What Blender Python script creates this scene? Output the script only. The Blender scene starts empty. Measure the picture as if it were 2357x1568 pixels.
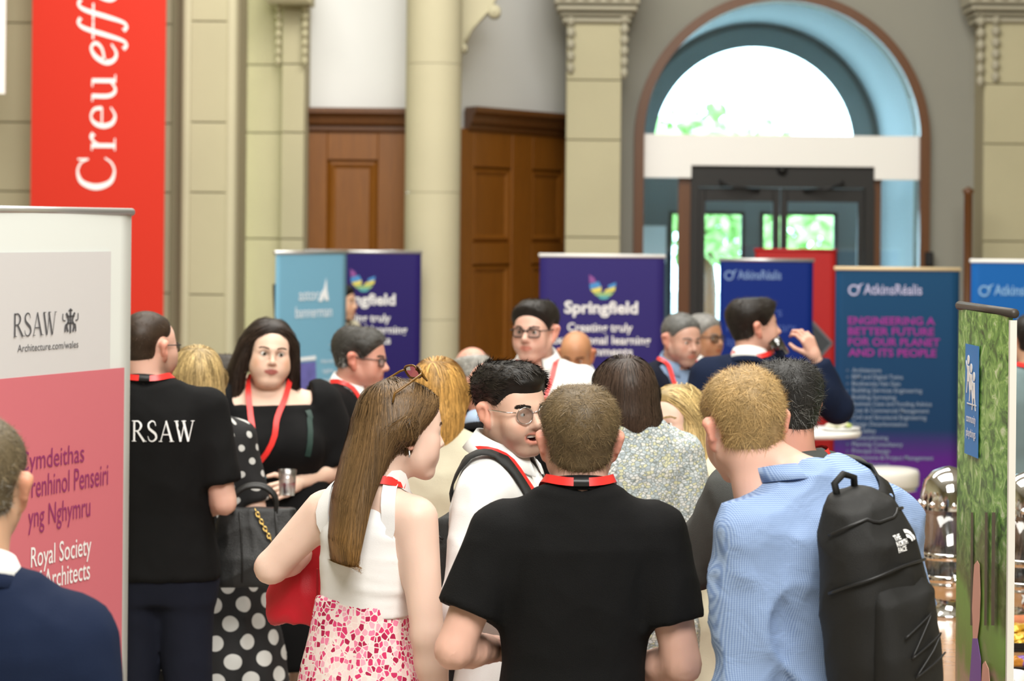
import bpy, math
import numpy as np
from mathutils import Vector, Matrix

# ------------------------------------------------------------------ camera, world, lights, exposure
SC = bpy.context.scene
W, HH, FPX = 2357.0, 1568.0, 5565.0
CAMZ, ROLL, HORIZON = 2.15, 0.0096, 522.0
cam_data = bpy.data.cameras.new('camera')
cam = bpy.data.objects.new('camera', cam_data)
SC.collection.objects.link(cam)
cam_data.sensor_fit = 'HORIZONTAL'
cam_data.sensor_width = 36.0
cam_data.lens = 36.0 * FPX / W
cam_data.shift_y = -(HH / 2 - HORIZON) / W
cam_data.clip_end = 200
cam_data.dof.use_dof = True
cam_data.dof.focus_distance = 6.2
cam_data.dof.aperture_fstop = 4.5
cam.matrix_world = (Matrix.Translation((0, 0, CAMZ)) @ Matrix.Rotation(math.pi / 2, 4, 'X')
                    @ Matrix.Rotation(ROLL, 4, 'Z'))
SC.camera = cam

wd = bpy.data.worlds.new('world')
SC.world = wd
wd.use_nodes = True
wd.node_tree.nodes['Background'].inputs[0].default_value = (0.78, 0.95, 1.0, 1)
wd.node_tree.nodes['Background'].inputs[1].default_value = 14.0


def area_light(name, loc, aim, size, energy, color):
    l = bpy.data.lights.new(name, 'AREA')
    l.shape = 'RECTANGLE'
    l.size, l.size_y = size
    l.energy = energy
    l.color = color
    o = bpy.data.objects.new(name, l)
    SC.collection.objects.link(o)
    o.location = loc
    o.rotation_euler = (Vector(aim) - Vector(loc)).to_track_quat('-Z', 'Y').to_euler()
    return o


WARM = (1.0, 0.975, 0.915)
area_light('ceiling_light_front', (1.0, 1.0, 6.6), (0.3, 6.0, 1.2), (4, 3), 820, WARM)
area_light('ceiling_light_middle', (0.0, 8.0, 7.2), (0.0, 8.6, 0), (5, 4), 560, WARM)
area_light('ceiling_light_back', (-0.5, 13.5, 7.2), (-0.5, 16.0, 0), (6, 3), 570, WARM)

SC.view_settings.view_transform = 'Standard'
SC.view_settings.look = 'None'
SC.view_settings.gamma = 1.0
SC.view_settings.use_curve_mapping = False
SC.view_settings.exposure = 0.0
SC.render.engine = 'CYCLES'
SC.cycles.use_denoising = True
SC.cycles.max_bounces = 8
SC.cycles.transparent_max_bounces = 24
SC.cycles.caustics_reflective = False
SC.cycles.caustics_refractive = False


def at(px, py, d):
    """world point seen at photo pixel (px, py), d metres in front of the camera"""
    xc = (px - W / 2) / FPX
    yc = -(py - HORIZON) / FPX
    c, s = math.cos(ROLL), math.sin(ROLL)
    return Vector(((xc * c - yc * s) * d, d, CAMZ + (xc * s + yc * c) * d))


# ------------------------------------------------------------------ generic helpers
RNG = np.random.default_rng(7)
MATS = {}


def link(o, parent=None):
    SC.collection.objects.link(o)
    if parent is not None:
        o.parent = parent
    return o


def tag(o, label=None, cat=None, group=None, kind=None):
    if label: o['label'] = label
    if cat: o['category'] = cat
    if group: o['group'] = group
    if kind: o['kind'] = kind
    return o


def empty(name, loc, rz=0.0, label=None, cat=None, group=None):
    o = bpy.data.objects.new(name, None)
    o.empty_display_size = 0.1
    link(o)
    o.location = loc
    o.rotation_euler = (0, 0, rz)
    return tag(o, label, cat, group)


def fast_mesh(name, V, faces, smooth=True, cols=None, mats=None, midx=None):
    """faces: list of (N,k) int arrays"""
    me = bpy.data.meshes.new(name)
    V = np.asarray(V, np.float32).reshape(-1, 3)
    me.vertices.add(len(V))
    me.vertices.foreach_set('co', V.ravel())
    faces = [np.asarray(f, np.int32) for f in faces if len(f)]
    nl = sum(f.size for f in faces)
    npoly = sum(len(f) for f in faces)
    me.loops.add(nl)
    me.loops.foreach_set('vertex_index', np.concatenate([f.ravel() for f in faces]))
    me.polygons.add(npoly)
    tot = np.concatenate([np.full(len(f), f.shape[1], np.int32) for f in faces])
    st = np.concatenate([[0], np.cumsum(tot)[:-1]]).astype(np.int32)
    me.polygons.foreach_set('loop_start', st)
    me.polygons.foreach_set('use_smooth', np.full(npoly, bool(smooth)))
    if midx is not None:
        me.polygons.foreach_set('material_index', np.asarray(midx, np.int32))
    me.update(calc_edges=True)
    me.validate()
    if cols is not None:
        a = me.color_attributes.new('Col', 'FLOAT_COLOR', 'POINT')
        c = np.ones((len(V), 4), np.float32)
        c[:, :3] = cols
        a.data.foreach_set('color', c.ravel())
    for m in (mats or []):
        me.materials.append(m)
    return me


def mk(name, V, faces, mat, parent=None, smooth=True, cols=None, midx=None):
    mats = mat if isinstance(mat, (list, tuple)) else [mat]
    if isinstance(faces, np.ndarray) or (len(faces) and not isinstance(faces[0], np.ndarray)):
        by = {}
        for f in faces: by.setdefault(len(f), []).append(f)
        faces = [np.array(v) for v in by.values()]
    o = bpy.data.objects.new(name, fast_mesh(name, V, faces, smooth, cols, mats, midx))
    return link(o, parent)


def share(o, name, parent, loc=(0, 0, 0), rot=(0, 0, 0)):
    c = bpy.data.objects.new(name, o.data)
    link(c, parent)
    c.location = loc
    c.rotation_euler = rot
    return c


class MB:
    """collects simple solids of ONE part"""
    def __init__(self): self.v, self.f = [], []

    def add(self, V, Fs):
        n = len(self.v)
        self.v += [tuple(p) for p in V]
        self.f += [tuple(i + n for i in f) for f in Fs]
        return self

    def box(self, x0, x1, y0, y1, z0, z1, ch=0.0):
        if ch <= 0:
            V = [(x, y, z) for z in (z0, z1) for y in (y0, y1) for x in (x0, x1)]
            Fs = [(0, 2, 3, 1), (4, 5, 7, 6), (0, 1, 5, 4), (2, 6, 7, 3), (0, 4, 6, 2), (1, 3, 7, 5)]
            return self.add(V, Fs)
        V = []                                            # front edges (towards -y) chamfered
        for y, e in ((y0, ch), (y0 + ch, 0), (y1, 0)):
            V += [(x0 + e, y, z0 + e), (x1 - e, y, z0 + e), (x1 - e, y, z1 - e), (x0 + e, y, z1 - e)]
        Fs = [(0, 1, 2, 3), (11, 10, 9, 8)]
        for a in (0, 4):
            for i in range(4):
                j = (i + 1) % 4
                Fs.append((a + j, a + i, a + 4 + i, a + 4 + j))
        return self.add(V, Fs)

    def lathe(self, prof, n=24, c=(0, 0, 0), axis='z'):
        V, Fs = [], []
        for (r, z) in prof:
            for k in range(n):
                t = 2 * math.pi * k / n
                p = (r * math.cos(t), r * math.sin(t), z)
                if axis == 'y': p = (p[0], p[2], p[1])
                if axis == 'x': p = (p[2], p[0], p[1])
                V.append((p[0] + c[0], p[1] + c[1], p[2] + c[2]))
        for a in range(len(prof) - 1):
            for k in range(n):
                j = (k + 1) % n
                Fs.append((a * n + k, a * n + j, (a + 1) * n + j, (a + 1) * n + k))
        return self.add(V, Fs)

    def tube(self, pts, r, n=8, closed=False, cap=True):
        P = [Vector(p) for p in pts]
        m = len(P)
        rs = r if isinstance(r, (list, tuple)) else [r] * m
        V, Fs = [], []
        up = None
        for i, p in enumerate(P):
            a = P[(i - 1) % m] if (closed or i > 0) else p
            b = P[(i + 1) % m] if (closed or i < m - 1) else p
            t = (b - a).normalized()
            if up is None:
                up = Vector((0, 0, 1)) if abs(t.z) < 0.9 else Vector((1, 0, 0))
            s = t.cross(up)
            if s.length < 1e-6: s = t.orthogonal()
            s.normalize()
            up = s.cross(t).normalized()
            for k in range(n):
                q = 2 * math.pi * k / n
                V.append(p + (s * math.cos(q) + up * math.sin(q)) * rs[i])
        rng = m if closed else m - 1
        for i in range(rng):
            i2 = (i + 1) % m
            for k in range(n):
                j = (k + 1) % n
                Fs.append((i * n + k, i * n + j, i2 * n + j, i2 * n + k))
        if not closed and cap:
            Fs.append(tuple(range(n))[::-1])
            Fs.append(tuple((m - 1) * n + k for k in range(n)))
        return self.add(V, Fs)

    def prism(self, poly, y0, y1):
        """polygon of (x, z), extruded y0..y1"""
        n = len(poly)
        V = [(x, y0, z) for x, z in poly] + [(x, y1, z) for x, z in poly]
        Fs = [tuple(range(n)), tuple(range(2 * n - 1, n - 1, -1))]
        Fs += [((i + 1) % n, i, n + i, n + (i + 1) % n) for i in range(n)]
        return self.add(V, Fs)

    def build(self, name, mat, parent=None, smooth=False, loc=None):
        o = mk(name, self.v, self.f, mat, parent, smooth)
        if loc is not None: o.location = loc
        return o


# ------------------------------------------------------------------ materials
def new_mat(name):
    m = bpy.data.materials.new(name)
    m.use_nodes = True
    nt = m.node_tree
    return m, nt, nt.nodes['Principled BSDF']


def nd(nt, typ, **kw):
    n = nt.nodes.new(typ)
    for k, v in kw.items():
        if k in ('inputs',):
            for i, val in v.items(): n.inputs[i].default_value = val
        else:
            setattr(n, k, v)
    return n


def mat(name, col, rough=0.6, metal=0.0, spec=0.4, var=0.0, vscale=8.0, bump=0.0, bscale=200.0, emit=0.0, stretch=None, sheen=0.0):
    if name in MATS: return MATS[name]
    m, nt, b = new_mat(name)
    L = nt.links
    b.inputs['Base Color'].default_value = (*col, 1)
    b.inputs['Roughness'].default_value = rough
    b.inputs['Metallic'].default_value = metal
    b.inputs['Specular IOR Level'].default_value = spec
    if sheen: b.inputs['Sheen Weight'].default_value = sheen
    if emit:
        b.inputs['Emission Color'].default_value = (*col, 1)
        b.inputs['Emission Strength'].default_value = emit
    tc = nd(nt, 'ShaderNodeTexCoord')
    src = tc.outputs['Object']
    if stretch:
        mp = nd(nt, 'ShaderNodeMapping')
        mp.inputs['Scale'].default_value = stretch
        L.new(src, mp.inputs['Vector']); src = mp.outputs[0]
    if var:
        n = nd(nt, 'ShaderNodeTexNoise', inputs={'Scale': vscale, 'Detail': 5.0})
        L.new(src, n.inputs['Vector'])
        r = nd(nt, 'ShaderNodeMix', data_type='RGBA')
        r.inputs[6].default_value = (*[c * (1 - var) for c in col], 1)
        r.inputs[7].default_value = (*[min(1, c * (1 + var)) for c in col], 1)
        L.new(n.outputs[0], r.inputs[0]); L.new(r.outputs[2], b.inputs['Base Color'])
    if bump:
        n = nd(nt, 'ShaderNodeTexNoise', inputs={'Scale': bscale, 'Detail': 3.0})
        L.new(src, n.inputs['Vector'])
        bp = nd(nt, 'ShaderNodeBump', inputs={'Strength': bump, 'Distance': 0.01})
        L.new(n.outputs[0], bp.inputs['Height']); L.new(bp.outputs[0], b.inputs['Normal'])
    MATS[name] = m
    return m


def attr_mat(name, rough, spec=0.4, bump=0.0, bscale=300.0, sss=0.0):
    m, nt, b = new_mat(name)
    a = nd(nt, 'ShaderNodeAttribute', attribute_name='Col')
    nt.links.new(a.outputs['Color'], b.inputs['Base Color'])
    b.inputs['Roughness'].default_value = rough
    b.inputs['Specular IOR Level'].default_value = spec
    if sss:
        b.inputs['Subsurface Weight'].default_value = sss
        b.inputs['Subsurface Radius'].default_value = (0.012, 0.004, 0.002)
        b.inputs['Subsurface Scale'].default_value = 1.0
    if bump:
        tc = nd(nt, 'ShaderNodeTexCoord')
        n = nd(nt, 'ShaderNodeTexNoise', inputs={'Scale': bscale, 'Detail': 3.0})
        bp = nd(nt, 'ShaderNodeBump', inputs={'Strength': bump, 'Distance': 0.004})
        nt.links.new(tc.outputs['Object'], n.inputs['Vector'])
        nt.links.new(n.outputs[0], bp.inputs['Height'])
        nt.links.new(bp.outputs[0], b.inputs['Normal'])
    return m


def glass_mat(name, tint=(0.95, 0.98, 1.0), gloss=0.12, rough=0.03):
    if name in MATS: return MATS[name]
    m, nt, b = new_mat(name)
    nt.nodes.remove(b)
    out = nt.nodes['Material Output']
    tr = nd(nt, 'ShaderNodeBsdfTransparent'); tr.inputs[0].default_value = (*tint, 1)
    gl = nd(nt, 'ShaderNodeBsdfGlossy'); gl.inputs['Roughness'].default_value = rough
    lw = nd(nt, 'ShaderNodeLayerWeight'); lw.inputs[0].default_value = 0.35
    ad = nd(nt, 'ShaderNodeMath', operation='MULTIPLY_ADD', inputs={1: 0.6, 2: gloss * 0.4})
    mx = nd(nt, 'ShaderNodeMixShader')
    nt.links.new(lw.outputs['Fresnel'], ad.inputs[0])
    nt.links.new(ad.outputs[0], mx.inputs[0]); nt.links.new(tr.outputs[0], mx.inputs[1])
    nt.links.new(gl.outputs[0], mx.inputs[2]); nt.links.new(mx.outputs[0], out.inputs[0])
    MATS[name] = m
    return m


SKIN = attr_mat('skin', 0.48, 0.4, 0.06, 420.0, 0.12)
HAIR = attr_mat('hair_strands', 0.46, 0.28)
EYEM = [mat('eye_white', (0.75, 0.73, 0.70), 0.25), mat('eye_iris', (0.10, 0.075, 0.045), 0.2), mat('eye_pupil', (0.01, 0.01, 0.01), 0.15)]
TEETH = mat('teeth_enamel', (0.85, 0.82, 0.75), 0.25)
RED_RIBBON = mat('red_ribbon', (0.80, 0.035, 0.03), 0.35, spec=0.5)
BLACK_PLASTIC = mat('black_plastic', (0.012, 0.012, 0.013), 0.4)
WHITE_PRINT = mat('white_print', (0.86, 0.86, 0.86), 0.6)
GOLD = mat('gold_metal', (0.72, 0.50, 0.16), 0.25, metal=1.0)
SILVER = mat('brushed_silver', (0.62, 0.63, 0.63), 0.35, metal=0.8)
CHROME = mat('chrome', (0.80, 0.80, 0.80), 0.08, metal=1.0)
# ------------------------------------------------------------------ implicit surfaces: smooth bodies, clothes, hair
def smin(a, b, k):
    h = np.maximum(k - np.abs(a - b), 0) / k
    return np.minimum(a, b) - h * h * (k * 0.25)


def smax(a, b, k):
    return -smin(-a, -b, k)


def s_ell(P, c, r):
    x, y, z = (P[0] - c[0]) , (P[1] - c[1]), (P[2] - c[2])
    k0 = np.sqrt((x / r[0]) ** 2 + (y / r[1]) ** 2 + (z / r[2]) ** 2)
    k1 = np.sqrt((x / r[0] ** 2) ** 2 + (y / r[1] ** 2) ** 2 + (z / r[2] ** 2) ** 2)
    return k0 * (k0 - 1) / (k1 + 1e-6)


def s_rc(P, a, b, ra, rb):
    ba = [b[i] - a[i] for i in range(3)]
    L = sum(q * q for q in ba) + 1e-12
    x, y, z = P[0] - a[0], P[1] - a[1], P[2] - a[2]
    t = np.clip((x * ba[0] + y * ba[1] + z * ba[2]) / L, 0, 1)
    return np.sqrt((x - t * ba[0]) ** 2 + (y - t * ba[1]) ** 2 + (z - t * ba[2]) ** 2) - (ra + (rb - ra) * t)


def s_loft(P, zs, A, B, cx, cy, n=2.3, cap=True):
    z = P[2]
    a = np.interp(z, zs, A); b = np.interp(z, zs, B)
    x0 = np.interp(z, zs, cx); y0 = np.interp(z, zs, cy)
    q = (np.abs((P[0] - x0) / a) ** n + np.abs((P[1] - y0) / b) ** n) ** (1.0 / n)
    d = (q - 1) * np.minimum(a, b)
    if cap:
        d = np.maximum(d, np.maximum(zs[0] - z, z - zs[-1]))
    return d


class Field:
    def __init__(self): self.it = []

    def add(self, fn, lo=None, hi=None, op='u', k=0.02):
        self.it.append((fn, None if lo is None else np.array(lo) - 0.05, None if hi is None else np.array(hi) + 0.05, op, k))
        return self

    def ell(self, c, r, k=0.02, op='u'):
        c, r = tuple(c), tuple(r)
        return self.add(lambda P: s_ell(P, c, r), [c[i] - r[i] for i in range(3)], [c[i] + r[i] for i in range(3)], op, k)

    def rc(self, a, b, ra, rb, k=0.02, op='u'):
        a, b = tuple(a), tuple(b)
        m = max(ra, rb)
        return self.add(lambda P: s_rc(P, a, b, ra, rb), [min(a[i], b[i]) - m for i in range(3)],
                        [max(a[i], b[i]) + m for i in range(3)], op, k)

    def loft(self, zs, A, B, cx, cy, n=2.3, k=0.03, op='u'):
        lo = (min(x - a for x, a in zip(cx, A)), min(y - b for y, b in zip(cy, B)), zs[0])
        hi = (max(x + a for x, a in zip(cx, A)), max(y + b for y, b in zip(cy, B)), zs[-1])
        return self.add(lambda P: s_loft(P, zs, A, B, cx, cy, n), lo, hi, op, k)

    def plane(self, n, p, k=0.004):
        """keep the side n points away from"""
        n = np.array(n, float) / np.linalg.norm(n)
        d0 = float(n @ np.array(p, float))
        return self.add(lambda P: P[0] * n[0] + P[1] * n[1] + P[2] * n[2] - d0, None, None, 'i', k)

    def bounds(self):
        lo = np.min([i[1] for i in self.it if i[3] == 'u'], axis=0)
        hi = np.max([i[2] for i in self.it if i[3] == 'u'], axis=0)
        return lo - 0.01, hi + 0.01

    def grid(self, ax):
        D = np.full([len(a) for a in ax], 0.3, np.float32)
        for fn, lo, hi, op, k in self.it:
            if lo is None:
                sl = (slice(None),) * 3
            else:
                sl = tuple(slice(np.searchsorted(a, lo[i]), np.searchsorted(a, hi[i])) for i, a in enumerate(ax))
                if any(s.stop <= s.start for s in sl): continue
            P = (ax[0][sl[0]][:, None, None], ax[1][sl[1]][None, :, None], ax[2][sl[2]][None, None, :])
            d = np.asarray(fn(P), np.float32)
            B = D[sl]
            D[sl] = smin(B, d, k) if op == 'u' else (smax(B, -d, k) if op == 's' else smax(B, d, k))
        return D

    def at(self, V):
        P = (V[:, 0], V[:, 1], V[:, 2])
        D = np.full(len(V), 0.3, np.float64)
        for fn, lo, hi, op, k in self.it:
            d = fn(P)
            D = smin(D, d, k) if op == 'u' else (smax(D, -d, k) if op == 's' else smax(D, d, k))
        return D

    def grad(self, V, e=0.002):
        g = np.stack([self.at(V + np.eye(3)[i] * e) - self.at(V - np.eye(3)[i] * e) for i in range(3)], 1)
        return g / (np.linalg.norm(g, axis=1, keepdims=True) + 1e-9)

    def mesh(self, h, ax=None):
        if ax is None:
            lo, hi = self.bounds()
            ax = [np.arange(lo[i], hi[i] + h, h).astype(np.float32) for i in range(3)]
        return nets(self.grid(ax), ax)


def axis_f(lo, hi, flo, fhi, fine, coarse):
    a = [np.arange(flo, fhi + fine, fine)]
    if lo < flo: a.insert(0, np.arange(flo - coarse, lo - coarse, -coarse)[::-1])
    if hi > fhi: a.append(np.arange(a[-1][-1] + coarse, hi + coarse, coarse))
    return np.concatenate(a).astype(np.float32)


def nets(D, ax):
    """surface nets on a rectilinear grid -> vertices, quads"""
    D = D + 1e-7
    S = D < 0
    c = np.zeros([s - 1 for s in D.shape], np.int8)
    for i in (0, 1):
        for j in (0, 1):
            for k in (0, 1):
                c += S[i:S.shape[0] - 1 + i, j:S.shape[1] - 1 + j, k:S.shape[2] - 1 + k]
    act = (c > 0) & (c < 8)
    I = np.argwhere(act)
    idx = np.full(act.shape, -1, np.int32)
    idx[act] = np.arange(len(I))
    corners = [(i, j, k) for i in (0, 1) for j in (0, 1) for k in (0, 1)]
    val = [D[I[:, 0] + i, I[:, 1] + j, I[:, 2] + k] for i, j, k in corners]
    pos = [np.stack([ax[0][I[:, 0] + i], ax[1][I[:, 1] + j], ax[2][I[:, 2] + k]], 1) for i, j, k in corners]
    acc = np.zeros((len(I), 3)); cnt = np.zeros(len(I))
    for a in range(8):
        for b in range(a + 1, 8):
            if sum(abs(corners[a][q] - corners[b][q]) for q in range(3)) != 1: continue
            m = (val[a] < 0) != (val[b] < 0)
            t = val[a][m] / (val[a][m] - val[b][m])
            acc[m] += pos[a][m] + (pos[b][m] - pos[a][m]) * t[:, None]
            cnt[m] += 1
    V = acc / np.maximum(cnt, 1)[:, None]
    Q = []
    nx, ny, nz = D.shape
    for axn in range(3):
        sl0 = [slice(1, -1)] * 3; sl1 = [slice(1, -1)] * 3
        sl0[axn] = slice(0, -1); sl1[axn] = slice(1, None)
        A, B = S[tuple(sl0)], S[tuple(sl1)]
        m = np.argwhere(A != B)
        inside_first = A[tuple(m.T)]
        g = m + 1; g[:, axn] -= 1
        u, v = (axn + 1) % 3, (axn + 2) % 3
        eu = np.eye(3, dtype=int)[u]; ev = np.eye(3, dtype=int)[v]
        q = np.stack([idx[tuple((g - eu - ev).T)], idx[tuple((g - ev).T)], idx[tuple(g.T)], idx[tuple((g - eu).T)]], 1)
        q[~inside_first] = q[~inside_first][:, ::-1]
        Q.append(q)
    return V, np.concatenate(Q)


def vnoise(V, seed=0):
    """smooth value noise, vectorised, -1..1"""
    V = np.asarray(V, float)
    i = np.floor(V).astype(np.int64); f = V - i
    f = f * f * (3 - 2 * f)
    out = 0
    for a in (0, 1):
        for b in (0, 1):
            for c in (0, 1):
                h = ((i[:, 0] + a) * 73856093) ^ ((i[:, 1] + b) * 19349663) ^ ((i[:, 2] + c) * 83492791) ^ (seed * 2654435)
                h = (h ^ (h >> 13)) * 1274126177 & 0x7fffffff
                w = (f[:, 0] if a else 1 - f[:, 0]) * (f[:, 1] if b else 1 - f[:, 1]) * (f[:, 2] if c else 1 - f[:, 2])
                out = out + w * ((h % 65536) / 32768.0 - 1)
    return out


def vnormals(V, Q):
    n = np.cross(V[Q[:, 2]] - V[Q[:, 0]], V[Q[:, 3]] - V[Q[:, 1]])
    N = np.zeros_like(V)
    for i in range(4): np.add.at(N, Q[:, i], n)
    return N / (np.linalg.norm(N, axis=1, keepdims=True) + 1e-12)


def folds(V, N, amp, sc=(9, 9, 5), seed=1, mask=None):
    """cloth folds pushed along the normals: ridged noise, slanting"""
    R = np.stack([V[:, 0] * sc[0] + V[:, 2] * 2.0, V[:, 1] * sc[1], V[:, 2] * sc[2] - V[:, 0] * 3], 1)
    a = 1 - 2 * np.abs(vnoise(R, seed)) ** 0.7
    b = 1 - 2 * np.abs(vnoise(R * 2.1 + 5, seed + 3)) ** 0.8
    d = (a + 0.45 * b) * amp
    if mask is not None: d = d * mask
    return V + N * d[:, None]


# ------------------------------------------------------------------ heads
def head_field(t):
    f = Field()
    fem = t.startswith('f'); broad = t == 'fb'; smile = t == 'ms'
    jw = 1.0 if not fem else 0.92
    if broad: jw = 1.02
    f.ell((0, .018, .035), (.077, .097, .083), .01)
    f.ell((0, -.022, -.03), (.0625 * jw, .068, .084), .03)
    f.ell((0, -.045, .03), (.060, .045, .055), .03)                       # forehead
    f.rc((.054 * jw, .0, -.052), (.024 * jw, -.062, -.098), .019, .018, .03)
    f.rc((-.054 * jw, .0, -.052), (-.024 * jw, -.062, -.098), .019, .018, .03)
    f.rc((-.012, -.073, -.101), (.012, -.073, -.101), .016, .016, .02)      # chin
    for s in (-1, 1):
        f.ell((s * .042 * jw, -.058, -.022), (.026, .026, .026), .025)    # cheek bone
        f.ell((s * .040 * jw, -.060, -.052), (.026, .024, .028), .025)    # cheek
        f.rc((s * .012, -.085, .016), (s * .044, -.066, .014), .011, .009, .018)   # brow ridge
    if broad:
        for s in (-1, 1): f.ell((s * .039, -.045, -.058), (.029, .034, .032), .03)
        f.ell((0, -.03, -.112), (.048, .042, .018), .03)
    for s in (-1, 1):
        f.ell((s * .0315, -.101, .001), (.020, .018, .0120), .014, 's')    # socket
    nl = .110 if not fem else .105
    f.rc((0, -.086, .012), (0, -nl, -.026), .0075 if not fem else .0062, .0115 if not fem else .0092, .012)            # nose
    f.ell((0, -nl + .002, -.030), (.0125, .013, .010) if not fem else (.0100, .011, .0085), .008)
    for s in (-1, 1):
        f.ell((s * (.0125 if not fem else .0105), -.095, -.034), (.0075, .011, .0075) if not fem else (.0062, .010, .0066), .007)
        f.ell((s * .006, -.101, -.042), (.0035, .005, .004), .003, 's')
        f.ell((s * .0315, -.0750, .001), (.0126, .0126, .0126), .002)        # eyeball bed
        f.rc((s * .0165, -.0870, .0108 - (.0006 if broad else 0)), (s * .0465, -.0790, .0092 - (.0006 if broad else 0)), .0048, .005, .005)   # upper lid
        sq = .0035 if smile else (-.0012 if broad else 0)
        f.rc((s * .0175, -.0862, -.0102 + sq), (s * .0455, -.0780, -.0088 + sq), .0036 + sq * .3, .004 + sq * .3, .005)
        if smile: f.rc((s * .0165, -.0880, .0085), (s * .0465, -.0795, .0070), .0046, .005, .005)   # lower lid
    mw = .034 if smile else (.024 if not broad else .028)
    f.ell((0, -.078 if not broad else -.073, -.062), (.036, .020, .024), .02)                      # muzzle
    if smile:
        for s in (-1, 1): f.ell((s * .044, -.066, -.045), (.020, .022, .022), .02)
        f.ell((0, -.100, -.0655), (mw - .004, .022, .0120), .004, 's'); f.ell((0, -.098, -.059), (mw, .018, .0055), .004, 's')             # open mouth
        f.rc((-mw, -.083, -.0530), (0, -.098, -.0525), .0035, .0046, .004)
        f.rc((mw, -.083, -.0530), (0, -.098, -.0525), .0035, .0046, .004)
        f.rc((-mw, -.083, -.0545), (-.012, -.0945, -.0775), .003, .0055, .004); f.rc((-.012, -.0945, -.0775), (.012, -.0945, -.0775), .0055, .0055, .004)
        f.rc((mw, -.083, -.0545), (.012, -.0945, -.0775), .003, .0055, .004)
    else:
        u = .0045 if not fem else (.0050 if not broad else .0040)
        f.rc((-mw, -.085 if broad else -.086, -.0600 if broad else -.0625), (0, -.0965, -.0590), .003, u, .006)
        f.rc((mw, -.085 if broad else -.086, -.0600 if broad else -.0625), (0, -.0965, -.0590), .003, u, .006)
        f.rc((-mw + .004, -.087, -.0655), (0, -.0945, -.0705), .003, u + .0015, .006)
        f.rc((mw - .004, -.087, -.0655), (0, -.0945, -.0705), .003, u + .0015, .006)
        f.rc((-mw, -.098, -.0640), (mw, -.098, -.0640), .0016, .0016, .004, 's')
    for s in (-1, 1):                                                       # ears
        f.rc((s * .087, .020, .014), (s * .0775, .006, -.036), .0178, .0108, .006)
        f.ell((s * .098, .010, -.002), (.010, .010, .018), .006, 's')
        f.rc((s * .096, .032, .014), (s * .088, .024, -.022), .0065, .0055, .004)
    f.rc((0, .028, -.04), (0, .036, -.16), .058 if not fem else .050, .056 if not fem else .048, .03)
    return f


HEADS = {}


def head_grid(t):
    if t not in HEADS:
        h = .0035
        ax = [np.arange(-.115, .1151, h), np.arange(-.145, .1451, h), np.arange(-.20, .1301, h)]
        HEADS[t] = (head_field(t).grid(ax), ax, h)
    return HEADS[t]


def head_sample(t, X, Y, Z):
    D, ax, h = head_grid(t)
    out = np.full(X.shape, .12, np.float32)
    u = [(X - ax[0][0]) / h, (Y - ax[1][0]) / h, (Z - ax[2][0]) / h]
    ok = np.ones(X.shape, bool)
    for i in range(3): ok &= (u[i] >= 0) & (u[i] < len(ax[i]) - 1.001)
    p = [q[ok] for q in u]
    i = [q.astype(np.int32) for q in p]
    r = [(p[k] - i[k]).astype(np.float32) for k in range(3)]
    acc = 0
    for a in (0, 1):
        for b in (0, 1):
            for c in (0, 1):
                w = (r[0] if a else 1 - r[0]) * (r[1] if b else 1 - r[1]) * (r[2] if c else 1 - r[2])
                acc = acc + w * D[i[0] + a, i[1] + b, i[2] + c]
    out[ok] = acc
    return out


# ------------------------------------------------------------------ hands (wrist at origin, fingers to -z, palm faces -y, thumb to +x)
def hand_mesh(curl, spread=1.0, h=.0042):
    f = Field()
    K = [(.027, 0.0, -.088), (.009, -.003, -.094), (-.009, -.002, -.090), (-.026, .002, -.080)]
    for x, y, z in K:
        f.rc((x * .55, 0, -.010), (x, y, z), .0155, .0105, .012)
    f.rc((0, 0, .03), (0, 0, -.015), .024, .022, .02)
    L = [(.043, .026, .022), (.048, .030, .024), (.045, .028, .023), (.035, .021, .020)]
    R = [.0090, .0092, .0088, .0078]
    for i, (k, l, r) in enumerate(zip(K, L, R)):
        a = 0.0; p = np.array(k, float)
        sx = (1.5 - i) * .06 * spread
        for j, seg in enumerate(l):
            a += curl * (0.75, 1.15, 0.8)[j] * (1 + .07 * i)
            d = np.array([sx * math.cos(a), -math.sin(a), -math.cos(a)])
            q = p + d * seg
            f.rc(p, q, r * (1 - .09 * j), r * (.93 - .09 * j), .0035)
            p = q
    p0 = np.array((.020, -.004, -.018)); p1 = np.array((.043, -.016, -.050)); ta = curl * .55
    p2 = p1 + np.array((.020 * math.cos(ta), -.020 * math.sin(ta) - .006, -.026)); p3 = p2 + np.array((.002, -.012 - .012 * math.sin(ta), -.022))
    f.rc(p0, p1, .0150, .0115, .012); f.rc(p1, p2, .0112, .0098, .004); f.rc(p2, p3, .0098, .0080, .003)
    return f.mesh(h)


def hand(kind):
    if kind not in HEADS.setdefault('_h', {}):
        HEADS['_h'][kind] = hand_mesh({'relax': .30, 'grip': .72, 'flat': .1}[kind], 1.0)
    return HEADS['_h'][kind]


def hand_at(kind, side, wrist, elbow, palm):
    """side +1 person's left"""
    V, Q = hand(kind)
    V = V.copy()
    if side < 0: V[:, 0] *= -1; Q = Q[:, ::-1]
    z = np.array(elbow, float) - np.array(wrist, float); z /= np.linalg.norm(z)
    y = -np.array(palm, float); y -= z * (y @ z); y /= np.linalg.norm(y)
    x = np.cross(y, z)
    M = np.stack([x, y, z], 1)
    return V @ M.T + np.array(wrist), Q
# ------------------------------------------------------------------ people
def rot(axis, a):
    return np.array(Matrix.Rotation(a, 3, axis))


def smooth01(x, a, b):
    t = np.clip((x - a) / (b - a), 0, 1)
    return t * t * (3 - 2 * t)


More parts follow.
